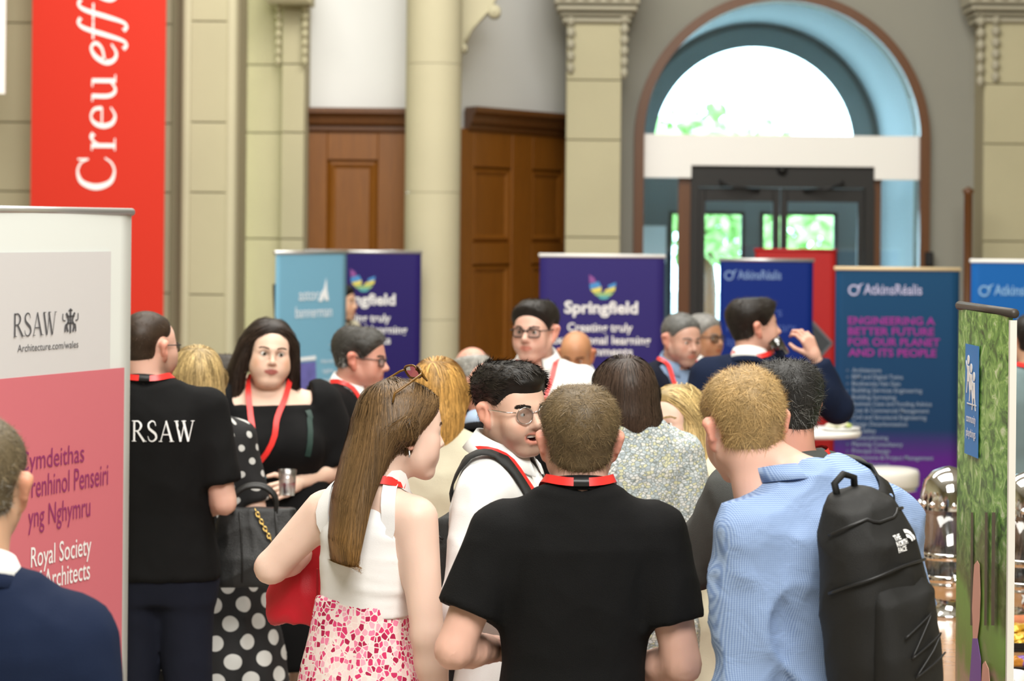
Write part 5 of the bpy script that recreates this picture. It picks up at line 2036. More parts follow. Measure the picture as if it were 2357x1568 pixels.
def mosaic(name, cols, scale, edge, edgecol, stretch=(1, 1, 1), soft=.03, rnd=1.0, metric='EUCLIDEAN'):
    m, nt, b = new_mat(name)
    L = nt.links
    tc = nd(nt, 'ShaderNodeTexCoord'); mp = nd(nt, 'ShaderNodeMapping'); mp.inputs['Scale'].default_value = stretch
    L.new(tc.outputs['Object'], mp.inputs[0])
    v1 = nd(nt, 'ShaderNodeTexVoronoi', feature='F1'); v1.inputs['Scale'].default_value = scale; v1.inputs['Randomness'].default_value = rnd
    v2 = nd(nt, 'ShaderNodeTexVoronoi', feature='DISTANCE_TO_EDGE'); v2.inputs['Scale'].default_value = scale; v2.inputs['Randomness'].default_value = rnd
    L.new(mp.outputs[0], v1.inputs['Vector']); L.new(mp.outputs[0], v2.inputs['Vector'])
    sp = nd(nt, 'ShaderNodeSeparateColor'); L.new(v1.outputs['Color'], sp.inputs[0])
    cr = nd(nt, 'ShaderNodeValToRGB'); cr.color_ramp.interpolation = 'CONSTANT'
    e = cr.color_ramp.elements
    while len(e) < len(cols): e.new(.5)
    for i, (el, c) in enumerate(zip(e, cols)): el.position = i / len(cols); el.color = (*c, 1)
    L.new(sp.outputs[0], cr.inputs[0])
    mr = nd(nt, 'ShaderNodeMapRange', inputs={'From Min': edge, 'From Max': edge + soft}); L.new(v2.outputs['Distance'], mr.inputs[0])
    mx = nd(nt, 'ShaderNodeMix', data_type='RGBA'); mx.inputs[6].default_value = (*edgecol, 1)
    L.new(mr.outputs[0], mx.inputs[0]); L.new(cr.outputs[0], mx.inputs[7]); L.new(mx.outputs[2], b.inputs['Base Color'])
    b.inputs['Roughness'].default_value = .8; b.inputs['Specular IOR Level'].default_value = .2
    return m


def polka(name, cell, rad, R=.2, fg=(.55, .55, .53), bg=(.006, .006, .007)):
    m, nt, b = new_mat(name)
    L = nt.links
    M = lambda op, a=None, c=None, **k: nd(nt, 'ShaderNodeMath', operation=op, inputs={i: v for i, v in ((1, c),) if v is not None})
    tc = nd(nt, 'ShaderNodeTexCoord'); sp = nd(nt, 'ShaderNodeSeparateXYZ'); L.new(tc.outputs['Object'], sp.inputs[0])
    at2 = nd(nt, 'ShaderNodeMath', operation='ARCTAN2'); L.new(sp.outputs[0], at2.inputs[0]); L.new(sp.outputs[1], at2.inputs[1])
    u = M('MULTIPLY', c=R / cell); L.new(at2.outputs[0], u.inputs[0])
    v = M('MULTIPLY', c=1.0 / (cell * .62)); L.new(sp.outputs[2], v.inputs[0])
    fl = nd(nt, 'ShaderNodeMath', operation='FLOOR'); L.new(v.outputs[0], fl.inputs[0])
    od = M('MULTIPLY', c=.5); L.new(fl.outputs[0], od.inputs[0])
    u2 = nd(nt, 'ShaderNodeMath', operation='ADD'); L.new(u.outputs[0], u2.inputs[0]); L.new(od.outputs[0], u2.inputs[1])
    fu = nd(nt, 'ShaderNodeMath', operation='FRACT'); L.new(u2.outputs[0], fu.inputs[0])
    fv = nd(nt, 'ShaderNodeMath', operation='FRACT'); L.new(v.outputs[0], fv.inputs[0])
    du = M('SUBTRACT', c=.5); L.new(fu.outputs[0], du.inputs[0]); dv = M('SUBTRACT', c=.5); L.new(fv.outputs[0], dv.inputs[0])
    dv2 = M('MULTIPLY', c=.62); L.new(dv.outputs[0], dv2.inputs[0])
    cb = nd(nt, 'ShaderNodeCombineXYZ'); L.new(du.outputs[0], cb.inputs[0]); L.new(dv2.outputs[0], cb.inputs[1])
    ln = nd(nt, 'ShaderNodeVectorMath', operation='LENGTH'); L.new(cb.outputs[0], ln.inputs[0])
    lt = M('LESS_THAN', c=rad / cell); L.new(ln.outputs['Value'], lt.inputs[0])
    mx = nd(nt, 'ShaderNodeMix', data_type='RGBA'); mx.inputs[6].default_value = (*bg, 1); mx.inputs[7].default_value = (*fg, 1)
    L.new(lt.outputs[0], mx.inputs[0]); L.new(mx.outputs[2], b.inputs['Base Color'])
    b.inputs['Roughness'].default_value = .8
    return m


def fine_check(name, c1, c2, per=.0036):
    """tiny woven check: two crossed stripe sets"""
    m, nt, b = new_mat(name)
    L = nt.links
    tc = nd(nt, 'ShaderNodeTexCoord'); sp = nd(nt, 'ShaderNodeSeparateXYZ'); L.new(tc.outputs['Object'], sp.inputs[0])
    outs = []
    for ax, p in ((0, per), (2, per * 1.1)):
        mm = nd(nt, 'ShaderNodeMath', operation='MULTIPLY', inputs={1: 2 * math.pi / p}); L.new(sp.outputs[ax], mm.inputs[0])
        sn = nd(nt, 'ShaderNodeMath', operation='SINE'); L.new(mm.outputs[0], sn.inputs[0])
        outs.append(sn)
    ad = nd(nt, 'ShaderNodeMath', operation='ADD'); L.new(outs[0].outputs[0], ad.inputs[0]); L.new(outs[1].outputs[0], ad.inputs[1])
    mr = nd(nt, 'ShaderNodeMapRange', inputs={'From Min': -1.2, 'From Max': 1.2}); L.new(ad.outputs[0], mr.inputs[0])
    mx = nd(nt, 'ShaderNodeMix', data_type='RGBA'); mx.inputs[6].default_value = (*c1, 1); mx.inputs[7].default_value = (*c2, 1)
    L.new(mr.outputs[0], mx.inputs[0]); L.new(mx.outputs[2], b.inputs['Base Color'])
    n = nd(nt, 'ShaderNodeTexNoise', inputs={'Scale': 16.0, 'Detail': 3.0, 'Distortion': .8}); L.new(tc.outputs['Object'], n.inputs['Vector'])
    bp = nd(nt, 'ShaderNodeBump', inputs={'Strength': .25, 'Distance': .02}); L.new(n.outputs[0], bp.inputs['Height']); L.new(bp.outputs[0], b.inputs['Normal'])
    b.inputs['Roughness'].default_value = .75; b.inputs['Specular IOR Level'].default_value = .2
    return m


BLUE_CHECK = fine_check('blue_check_cotton', (.135, .215, .42), (.335, .445, .65))
SKIRT = mosaic('pink_mosaic_cotton', [(.80, .62, .60), (.62, .04, .14), (.78, .22, .36), (.85, .66, .66), (.40, .015, .07), (.80, .38, .48), (.66, .06, .18)], 80, .07, (.82, .72, .68), (1, 1, .85), .02, .75)
BLOUSE = mosaic('pebble_print', [(.62, .66, .68), (.48, .55, .58), (.70, .70, .66), (.62, .62, .42), (.40, .46, .50), (.66, .70, .72)], 80, .02, (.20, .23, .22), (1, 1, 1.5), .12)
DOT_S, DOT_L = polka('small_polka_dots', .078, .0125), polka('large_polka_dots', .108, .028)

# skin tones
FAIR, PINKISH, TAN, BROWN, RUDDY = (.74, .50, .40), (.70, .42, .33), (.58, .35, .23), (.36, .19, .11), (.66, .33, .25)


def bottoms(b, mt=None, shoe=None, h=.018):
    trousers(b, mt or DENIM, b.e, h=h)
    shoes(b, shoe or BLACK_L, b.e)


def wear_tee(mt, sleeve=.72, rib=True, buckle=True, h=.010, bot=None, lany=True, **kw):
    def w(b):
        o, f = garment(b, 't_shirt', mt, b.e, t=.016, sleeve=sleeve, sr=(.070, .068, .05), hem=.88, neck=.062, h=h, fold=.0035, **kw)
        b.gf, b.go = f, o
        if rib: collar(b, mt, b.e, r=.064, h=.020, gap=.0, flap=False, tilt=.016, z0=.036, name='neck_rib')
        if lany: lanyard(b, f, b.e, buckle=buckle, backz=.058, width=.020)
        bottoms(b, bot, h=.016)
    return w


def wear_shirt(mt, sleeve=1.93, h=.012, lany=True, fold=.005, coll=True, gap=.30, bot=None, name='shirt', low=1.13, x_low=0.0, t=.020, **kw):
    def w(b):
        o, f = garment(b, name, mt, b.e, t=t, sleeve=sleeve, sr=(.072, .064, .046), hem=.86, neck=.064, vneck=(1.36, .035), h=h, fold=fold, **kw)
        b.gf, b.go = f, o
        if coll: collar(b, mt, b.e, r=.072, gap=gap, z0=.038, spread=.036, h=.042)
        if lany: lanyard(b, f, b.e, low=low, x_low=x_low, r=.078, backz=.05)
        bottoms(b, bot)
    return w


def wear_suit(mt, shirt, lany=True, h=.014, v=(1.12, .085), bot=None, shoe=None, coll=True, low=1.1, lapel=True, x_low=0.0):
    def w(b):
        garment(b, 'shirt', shirt, b.e, t=.012, sleeve=0, hem=.95, neck=.062, h=.016, fold=0)
        o, f = garment(b, 'jacket', mt, b.e, t=.034, sleeve=1.90, sr=(.078, .068, .054), hem=.80, neck=.076, vneck=v, h=h, fold=.005, seed=7)
        b.gf, b.go = f, o
        if coll: collar(b, shirt, b.e, gap=.35, z0=.030)
        if lapel: collar(b, mt, b.e, r=.082, h=.026, gap=.75, z0=.010, spread=.03, name='jacket_collar', drop=.05)
        if lany: lanyard(b, f, b.e, low=low, r=.082, backz=.05, x_low=x_low)
        bottoms(b, bot or mt, shoe)
    return w


# ------------------------------------------------------------------ hair presets
def crop(col, **kw):
    d = dict(col=col, t=.006, tt=.014, len=.022, n=4500, w=.0008, lift=.25, mess=.3, wisp=.5, fade=.55, h=.0065, cvar=.25)
    d.update(kw)
    return d


def flow(col, lofts, **kw):
    d = dict(col=col, t=.010, tt=.014, cover=True, len=.11, n=3500, w=.0011, lift=.04, mess=.10, lofts=lofts, h=.008, cvar=.25, off=.0025)
    d.update(kw)
    return d


# ------------------------------------------------------------------ the crowd
# man in black polo, back to us
M1 = person(dict(dz=.04, shrug=-1.3, d=5.75, hx=1334, top=888, bx=1318, yaw=183, head=(184, -3, 0), skin=PINKISH, fine=.005, coarse=.012, build=.99, hs=1.03,
    label='person in a black short sleeved top, back turned, red lanyard around the neck',
    hair=crop((.165, .115, .058), n=22000, basek=.7, w=.0006, tt=.022, t=.011, len=.026, nape=-.070, crown=(.012, .075, .112), wisp=.4, lift=.2, mess=.14, fade=.8, cvar=.34),
    arms={-1: ((.06, .035, -.30), (-.13, -.20, -.04), 'relax', (-.5, 0, -1)), 1: ((.105, .04, -.265), (-.14, -.20, -.03), 'relax', (-.5, 0, -1))}, arm=1.08,
    wear=wear_tee(BLK, .67, h=.009)))

# man in blue check shirt with a backpack
def wear_blue(b):
    w = wear_shirt(BLUE_CHECK, h=.009, lany=False, fold=.013, gap=.25, fsc=(7, 7, 6))
    w(b)
    ctr = b.neck + np.array([0, 0, .0])


M2 = person(dict(d=5.5, hx=1713, top=848, bx=1948, dy=-.05, lean=.33, dz=.08, shrug=-2.4, yaw=215, head=(196, 8, 6), skin=PINKISH, fine=.005, coarse=.012, build=1.06, hs=1.03,
    label='person in a blue checked shirt, back turned, short fair hair, carrying a black backpack',
    hair=crop((.46, .31, .135), n=24000, basek=.75, w=.00055, tt=.015, t=.009, len=.032, nape=-.066, wisp=.34, lift=.18, mess=.13, crown=(.0, .07, .11), fade=.5, cvar=.26),
    arms={-1: 'down', 1: ((.0, -.01, -.31), (-.02, -.09, -.25), 'relax', (-1, .2, 0))}, arm=1.08, wear=wear_blue))

# young woman in white top and pink skirt
def wear_white_top(b):
    q = b.q

    def cut(f, b):
        f.plane((0, .12, 1), (0, .1, 1.455 * q), .01)
        for s in (-1, 1):
            S, E = b.sh[s], b.el[s]
            f.rc(tuple(S + np.array([s * .022, 0, .03])), tuple(E + np.array([s * .02, 0, 0])), .062, .05, .02, 's')
    o, f = garment(b, 'sleeveless_top', cloth('white_rib_cotton', (.84, .83, .83), .75, .1), b.e, t=.010, sleeve=0, low=1.17, neck=0, h=.009, fold=.003,
                   fsc=(3, 3, 22), seed=3, off_sh=True, vee=cut)
    b.gf = f
    for s in (-1, 1):
        pts = [(s * .098 + b.neck[0] * .8, .10 - .165 * t, (1.37 + .16 * math.sin(math.pi * t)) * q) for t in np.linspace(0, 1, 16)]
        P, N = hug(b.bf, [(x + 0, y + b.neck[1], z) for x, y, z in pts], .004, 8)
        ribbon('shoulder_strap', P, N, .036, MATS['white_rib_cotton'], b.e, .002)
    g, _ = garment(b, 'skirt', SKIRT, b.e, t=.012, sleeve=0, neck=0, off_sh=True, h=.011, fold=.006, fsc=(9, 9, 1.2), seed=4,
                   skirt=[(.50, .31, .26), (.80, .25, .20), (1.0, .205, .155), (1.12, .170, .128), (1.215, .150, .112)],
                   vee=lambda f, b: f.plane((0, 0, 1), (0, 0, 1.215 * b.q)))
    shoes(b, BLACK_L, b.e)
    lanyard(b, f, b.e, low=1.15)


HL3 = [[(-.335, -.035, .135, .070, .020), (-.28, -.030, .137, .082, .030), (-.18, -.015, .125, .086, .040), (-.08, -.004, .098, .086, .050), (.02, 0, .060, .086, .068)]]
M3 = person(dict(d=6.1, hx=928, top=872, bx=832, lean=.28, yaw=152, head=(113, 5, 0), sex='f', bare=True, skin=(.80, .57, .47), fine=.0045, coarse=.012, arm=1.16, build=.76,
    label='person in a white sleeveless top and pink patterned skirt, long straight brown hair',
    hair=flow((.125, .072, .030), HL3, n=9000, w=.0009, len=.16, ends=(.26, .135, .04), endz=(.08, .30), facecut=((.0, -.085, -.055), (.12, .078, .105)), part=-.01, streak=.15, segs=6),
    arms={-1: ((.045, .02, -.285), (.0, -.07, -.24), 'relax', (-1, .2, 0)), 1: ((.14, .03, -.15), (-.03, -.22, .04), 'grip', (-.8, 0, -.5))},
    lips=(.62, .26, .24), wear=wear_white_top))

# laughing man in white shirt, clear round glasses
def wear_laugh(b):
    wear_shirt(WHITE_S, h=.010, fold=.006, gap=.34, low=1.18, x_low=.0)(b)
    spectacles(b, b.e, glass_mat('clear_acetate', (.75, .74, .72), .6, .1), True, .0235, .0018)
    V = []
    for j, z in enumerate((-.0555, -.0635)):
        for i in range(13):
            a = -1.0 + 2.0 * i / 12
            V.append((math.sin(a) * .029, -.066 - math.cos(a) * .0255, z))
    mk('teeth', to_body(b, np.array(V)), [(i, i + 1, 14 + i, 13 + i) for i in range(12)], TEETH, b.e, True)


M4 = person(dict(d=6.6, hx=1181, top=836, bx=1166, yaw=76, head=(38, 2, -3), face='ms', skin=(.72, .47, .36), fine=.004, coarse=.013, stubble=.5, gaze=(25, 0), browthick=1.5,
    label='person in a white shirt laughing, dark hair, stubble and clear round eyeglasses',
    hair=crop((.024, .019, .015), n=9000, w=.0012, basek=.4, cvar=.55, tt=.030, t=.009, quiff=.008, len=.030, comb=(.1, -1.0, .1), lift=.24, mess=.2, fade=.3, line=.016, wisp=.5),
    arms={-1: 'front', 1: 'front'}, wear=wear_laugh))

# dark haired woman facing us, black dress
def wear_black_dress(b):
    q = b.q

    def cut(f, b):
        x0, y0 = b.neck[0], b.neck[1]

        def bx(P):
            return np.maximum(np.abs(P[0] - x0) - .128 * b.w, 1.435 * q - P[2]) + 0 * P[1]
        f.add(bx, (x0 - .3, -.4, 1.40 * q), (x0 + .3, .4, 1.7 * q), 's', .01)
    o, f = garment(b, 'dress', BLK2, b.e, t=.014, sleeve=.95, sr=(.095, .085, .05), neck=0, h=.012, fold=.003, vee=cut,
                   skirt=[(.42, .23, .19), (.70, .215, .18), (.90, .200, .165), (1.0, .180, .14), (1.1, .160, .125)], puff=(.35, .098, .12))
    b.gf = f
    shoes(b, BLACK_L, b.e)
    lanyard(b, f, b.e, low=1.22, x_low=-.085, width=.022)
    pts = [(.115 + .0 * t + b.neck[0], .06 - .24 * t, (1.50 - .25 * t) * q) for t in np.linspace(0, 1, 14)]
    P, N = hug(f, pts, .006, 8)
    ribbon('bag_strap', P, N, .022, mat('dark_green_strap', (.012, .035, .028), .5), b.e)
    bp_ = np.array([(-.07 + b.neck[0], -.30, 1.175 * q), (-.035 + b.neck[0], -.30, 1.165 * q), (-.045 + b.neck[0], -.30, 1.125 * q)])
    for _ in range(20): bp_[:, 1] += np.clip(f.at(bp_) - .006, -.02, .03)
    mk('badge', np.concatenate([bp_, bp_ + np.array([0, .003, 0])]), [(0, 1, 2), (5, 4, 3)], mat('teal_card', (.08, .38, .48), .4), b.e, False)
    for s in (-1, 1):
        MB().tube([tuple(to_body(b, np.array([[s * .083, .008 + .010 * math.cos(a), -.046 + .010 * math.sin(a)]]))[0]) for a in np.linspace(0, 2 * math.pi, 14)[:-1]], .0016, 6, True).build('hoop_earring', GOLD, b.e, True)


HL5 = [[(-.38, -.14, .045, .034, .04), (-.30, -.138, .045, .042, .045), (-.16, -.125, .035, .046, .055), (-.04, -.108, .022, .030, .055), (.03, -.085, .02, .03, .06), (.07, -.05, .02, .04, .06)],
       [(-.14, .108, .045, .030, .050), (-.04, .102, .026, .022, .055), (.03, .085, .02, .03, .06), (.07, .05, .02, .04, .06)]]
M5 = person(dict(bare=True, d=9.5, hx=620, top=733, bx=648, yaw=14, head=(14, 2, 4), sex='f', face='fb', skin=(.80, .55, .43), fine=.0045, coarse=.014, build=1.24, hs=1.04, makeup=True, arm=1.25,
    lips=(.42, .13, .11), gaze=(8, 0), browthick=.75, browcol=(.10, .065, .045),
    label='person in a black dress facing the hall, long dark hair, holding a clear cup',
    hair=flow((.035, .022, .016), HL5, n=5000, w=.0010, t=.016, tt=.018, line=.010, part=.012, facecut=((0, -.10, -.03), (.069, .085, .100)), nape=-.09),
    arms={-1: 'low', 1: ((.085, -.01, -.24), (-.185, -.16, -.045), 'grip', (-.75, .2, -.25))}, wear=wear_black_dress))

# man in RSAW shirt
def wear_rsaw(b):
    wear_tee(BLK, .80, h=.011, buckle=True, bot=cloth('navy_chino', (.008, .010, .020)))(b)
    V, Fs = serif_text('RSAW', .09)
    cap = .070; sc = .205 / (V[:, 0].max() - V[:, 0].min())
    x = V[:, 0].max() * sc / 2 - V[:, 0] * sc - .035
    P = np.stack([x, np.full(len(x), .20), 1.335 * b.q + V[:, 1] * cap], 1)
    for _ in range(14):
        d = b.gf.at(P); P[:, 1] -= np.clip(d - .006, -.02, .03)
    P[:, 1] += V[:, 2]
    mk('lettering', P, Fs, WHITE_PRINT, b.e, False)
    spectacles(b, b.e, BLACK_PLASTIC, False, .022, .002)


M6 = person(dict(dz=.045, d=8.3, hx=344, top=713, bx=374, yaw=176, head=(146, 0, 0), skin=PINKISH, fine=.0055, coarse=.014, build=1.06, stubble=.45, stubcol=(.18, .10, .05),
    label='person in a black t-shirt lettered RSAW on the back, beside pink banner',
    hair=crop((.060, .036, .022), n=6000, t=.005, tt=.008, len=.016, nape=-.06, line=.03, crown=(0, .05, .115)),
    arms={-1: ((.06, .02, -.30), (-.12, -.20, -.02), 'relax', (-.5, 0, -1)), 1: 'front'}, wear=wear_rsaw))

# blonde woman in polka dots
def wear_polka(b):
    o, f = garment(b, 'dress', DOT_S, b.e, t=.012, sleeve=.9, sr=(.066, .060, .05), low=1.02, neck=.068, h=.014, fold=.003)
    b.gf = f
    garment(b, 'skirt', DOT_L, b.e, t=.012, sleeve=0, neck=0, off_sh=True, h=.016, fold=.010, fsc=(8, 8, .8), seed=9,
            skirt=[(.25, .33, .27), (.60, .28, .22), (.90, .215, .165), (1.0, .165, .125), (1.05, .150, .112)],
            vee=lambda f, b: f.plane((0, 0, 1), (0, 0, 1.05 * b.q)))
    shoes(b, BLACK_L, b.e)


M7 = person(dict(d=8.9, hx=450, top=797, bx=478, yaw=196, head=(205, 0, 0), sex='f', skin=FAIR, coarse=.016,
    label='person with a blonde bob in a black polka dot dress, back turned',
    hair=flow((.50, .36, .16), [[(-.15, 0, .055, .088, .070), (-.06, 0, .045, .096, .085), (.03, 0, .03, .088, .085)]], n=4500, len=.09, t=.014, tt=.018, facecut=((0, -.12, -.04), (.075, .085, .12)), streak=.2),
    arms={-1: 'front', 1: 'front'}, wear=wear_polka))

# person partly hidden behind the blonde woman
M8 = person(dict(d=10.4, hx=519, top=815, bx=505, yaw=120, head=(95, 0, 0), skin=FAIR, fine=.007, coarse=.02,
    label='person with short dark hair mostly hidden behind the blonde person in polka dots',
    hair=crop((.045, .032, .02), n=1800, tt=.022, w=.0012), wear=wear_tee(BLK, .7, h=.016, lany=False)))

# greying man with glasses, profile
def wear_nine(b):
    wear_suit(BLK2, WHITE_S, low=1.15)(b)
    spectacles(b, b.e, BLACK_PLASTIC, False, .022, .0022)


M9 = person(dict(d=9.9, hx=832, top=753, bx=792, yaw=62, head=(79, 6, 0), skin=RUDDY, coarse=.016, label='person in a black suit and white shirt, grey hair and dark eyeglasses, in profile',
    hair=crop((.085, .080, .072), n=4500, tt=.024, t=.012, len=.03, w=.0010, greys=((.42, .42, .40), .5), comb=(0, -1, .3), fade=.2, nape=-.06), wear=wear_nine))

# person between the banners
M10 = person(dict(d=17.1, hx=787, top=655, bx=775, yaw=60, head=(70, 0, 0), skin=TAN, fine=.008, coarse=.024,
    label='person peering out between the pale blue and violet banners, dark hair',
    hair=crop((.018, .014, .012), n=1200, tt=.026, t=.012, w=.0018), wear=wear_shirt(CREAM, h=.02, lany=False)))

# ginger blonde woman in cream jacket
def wear_cream(b):
    o, f = garment(b, 'jacket', CREAM, b.e, t=.026, sleeve=1.9, sr=(.074, .066, .054), hem=.80, neck=.07, h=.013, fold=.005)
    b.gf = f
    bottoms(b, NAVY_D)


M11 = person(dict(d=8.1, hx=1011, top=824, bx=1005, yaw=176, head=(170, 0, 0), sex='f', skin=FAIR, coarse=.016,
    label='person with golden shoulder length hair and a cream jacket, back turned',
    hair=flow((.46, .255, .070), [[(-.21, .01, .060, .072, .05), (-.12, .005, .06, .094, .07), (-.05, 0, .05, .098, .085), (.03, 0, .03, .092, .085)]], n=5500, len=.13, t=.015, tt=.018, streak=.22, facecut=((0, -.12, -.04), (.07, .085, .12))),
    arms={-1: 'front', 1: 'front'}, wear=wear_cream))

M12 = person(dict(d=11.5, hx=1085, top=800, bx=1085, yaw=200, head=(205, 22, 0), skin=RUDDY, fine=.007, coarse=.02, hairtop=.006,
    label='person with thinning white hair and a bald crown, head bowed, dark jacket',
    hair=crop((.55, .54, .50), n=2600, t=.008, tt=.006, fringe=.085, w=.0013, len=.03, fade=.2), wear=wear_suit(NAVY_D, PALEBLUE, lany=False, h=.018)))

M13 = person(dict(d=8.7, hx=1128, top=834, bx=1152, yaw=172, head=(172, 0, 0), skin=(.68, .34, .25), fine=.006, coarse=.016, hairtop=.0, build=1.02, browcol=(.2, .15, .1),
    label='bald person in a dark jacket and pale blue shirt, back turned behind the laughing person',
    hair=None, arms={-1: ((.05, -.05, -.25), (-.02, -.12, .20), 'relax', (-.6, -.6, 0)), 1: 'front'}, wear=wear_suit(BLK2, PALEBLUE, h=.014)))

def wear_tall(b):
    wear_shirt(WHITE_S, h=.014, gap=.4, low=1.2)(b)
    spectacles(b, b.e, BLACK_PLASTIC, False, .0235, .0024)


M14 = person(dict(d=10.3, hx=1231, top=691, bx=1268, dy=.03, yaw=350, head=(338, 0, 0), skin=(.70, .42, .33), coarse=.016, fine=.005, build=1.05, hs=1.04,
    label='tall person in a white shirt with dark rimmed eyeglasses, standing before oak door',
    hair=crop((.030, .024, .020), n=4500, tt=.026, t=.010, len=.026, w=.001, comb=(0, -.3, 1), fade=.2), arms={-1: 'front', 1: 'front'}, wear=wear_tall))

M15 = person(dict(d=12.2, hx=1326, top=765, bx=1345, yaw=10, head=(350, 18, 0), skin=(.46, .22, .11), fine=.0065, coarse=.02, hairtop=0, hair=None, browcol=(.08, .05, .04),
    label='bald brown skinned person bending forward behind the tall person in white', wear=wear_shirt(WHITE_S, h=.018)))

def wear_pebble(b):
    o, f = garment(b, 'blouse', BLOUSE, b.e, t=.024, sleeve=1.2, sr=(.078, .070, .062), hem=.80, neck=.066, h=.011, fold=.008, fsc=(8, 8, 5))
    b.gf = f
    collar(b, BLOUSE, b.e, r=.064, h=.03, gap=.3, flap=False, z0=.034)
    lanyard(b, f, b.e, backz=.06)
    bottoms(b, NAVY_D)


M16 = person(dict(dz=.08, d=7.5, hx=1434, top=821, bx=1460, yaw=196, head=(205, 6, 0), sex='f', skin=FAIR, coarse=.014, build=1.02,
    label='person with dark brown hair in a grey pebble print blouse, back turned',
    hair=flow((.052, .032, .022), [[(-.115, -.02, .055, .075, .055), (-.06, -.005, .05, .094, .075), (.03, 0, .03, .090, .085)], [(-.25, .085, -.01, .014, .022), (-.12, .092, .0, .024, .040), (.0, .085, .01, .03, .06)]], n=6000, len=.12, t=.014, tt=.018, facecut=((0, -.12, -.04), (.07, .085, .12)), streak=.1),
    arms={-1: 'front', 1: 'front'}, wear=wear_pebble))

def wear_coat(b):
    o, f = garment(b, 'coat', CREAM, b.e, t=.030, sleeve=1.92, sr=(.076, .068, .056), neck=.07, vneck=(1.15, .07), h=.012, fold=.006,
                   skirt=[(.47, .225, .17), (.70, .215, .165), (.95, .205, .155)])
    b.gf = f
    garment(b, 'shirt', BLK2, b.e, t=.010, sleeve=0, hem=.9, neck=.07, h=.018, fold=0)
    collar(b, CREAM, b.e, r=.074, h=.028, gap=.6, z0=.015)
    bottoms(b, NAVY_D, BROWN_L)


M17 = person(dict(d=8.1, hx=1557, top=884, bx=1586, yaw=322, head=(322, 0, 0), sex='f', skin=FAIR, coarse=.014, fine=.005, gaze=(-10, 0),
    label='person with very long straight blonde hair in a cream coat',
    hair=flow((.58, .42, .18), [[(-.42, .075, -.015, .035, .040), (-.30, .080, -.015, .046, .044), (-.15, .088, -.002, .044, .050), (-.04, .084, .012, .034, .058), (.04, .07, .02, .04, .06)], [(-.35, -.085, .02, .035, .04), (-.15, -.088, .015, .036, .05), (-.04, -.084, .012, .030, .055), (.04, -.07, .02, .04, .06)]], n=6000, len=.16, t=.012, tt=.016, part=-.005, facecut=((0, -.10, -.03), (.062, .085, .10)), streak=.15),
    arms={-1: 'front', 1: ((.05, .03, -.28), (-.16, -.19, .0), 'relax', (-.5, 0, -1))}, wear=wear_coat))

M18 = person(dict(d=11.7, hx=1570, top=721, bx=1538, yaw=28, head=(32, 8, 0), skin=(.58, .34, .26), coarse=.018, fine=.0055, stubble=.3, stubcol=(.25, .22, .2),
    label='person with short grey hair in a navy jacket with a red lanyard, leaning forward',
    hair=crop((.20, .20, .19), n=3200, tt=.012, t=.008, w=.0012, greys=((.45, .45, .44), .4), line=.01), wear=wear_suit(NAVY_D, cloth('chambray', (.20, .28, .42)), h=.016, shoe=BROWN_L, v=(1.1, .11))))

def wear_nineteen(b):
    wear_shirt(WHITE_S, h=.018, lany=True)(b)
    spectacles(b, b.e, BLACK_PLASTIC, False, .0225, .0026)


M19 = person(dict(d=12.9, hx=1622, top=722, bx=1640, yaw=40, head=(48, 0, 0), skin=(.40, .20, .11), coarse=.02, fine=.0065,
    label='person with silver hair and dark eyeglasses in white, beside person in navy jacket',
    hair=crop((.36, .35, .33), n=2200, tt=.014, w=.0014), wear=wear_nineteen))

M20 = person(dict(d=10.7, hx=1738, top=686, bx=1722, yaw=166, head=(104, -4, 0), skin=(.66, .38, .29), coarse=.016, fine=.005, build=1.06,
    label='person in a navy suit drinking from a glass, seen from behind in profile',
    hair=crop((.026, .020, .016), n=4500, tt=.028, t=.012, len=.028, w=.001, quiff=.014, comb=(0, -1, .5), fade=.1, nape=-.065),
    arms={-1: ((.15, -.17, -.13), (-.09, .06, .22), 'grip', (-.8, -.6, .2)), 1: 'front'}, wear=wear_suit(NAVY, WHITE_S, h=.014)))

M21 = person(dict(d=6.45, hx=1805, top=831, bx=1846, yaw=212, head=(205, 4, 0), skin=RUDDY, coarse=.014, fine=.0055, stubble=.2,
    label='person with dark greying hair in a charcoal jacket, behind the one in blue shirt',
    hair=crop((.040, .038, .036), n=9000, tt=.024, t=.010, len=.030, w=.0007, greys=((.22, .22, .21), .35), lift=.35, wisp=.9, fade=.3, nape=-.066),
    arms={-1: 'front', 1: ((-.02, -.20, -.20), (.17, -.178, -.02), 'relax', (0, 0, -1))}, wear=wear_suit(GREYJ, WHITE_S, h=.013, lapel=True, coll=False)))

M22 = person(dict(dz=-.02, shrug=-2, d=4.5, hx=-48, top=958, bx=-40, yaw=178, head=(182, 0, 0), skin=TAN, coarse=.014, fine=.0055, build=1.06, hs=1.02,
    label='person in a navy suit jacket, back turned, in front of pink banner',
    hair=crop((.17, .13, .075), n=10000, tt=.016, t=.010, len=.022, greys=((.34, .33, .30), .5), w=.0007, nape=-.065), wear=wear_suit(NAVY, WHITE_S, lany=False, h=.012)))

M23 = person(dict(d=11.2, hx=2374, top=724, bx=2388, yaw=180, head=(185, 0, 0), skin=TAN, coarse=.02, fine=.0065,
    label='person in a grey teal shirt and red lanyard, back turned, beyond the woodland banner',
    hair=crop((.02, .016, .014), n=2200, tt=.02, t=.01, w=.0014), wear=wear_tee(TEAL, .8, h=.016, buckle=True)))
# ------------------------------------------------------------------ carried things
def from_body(b, p):
    R = rot('Z', b.yaw)
    return Vector(R @ np.array(p) + b.root)


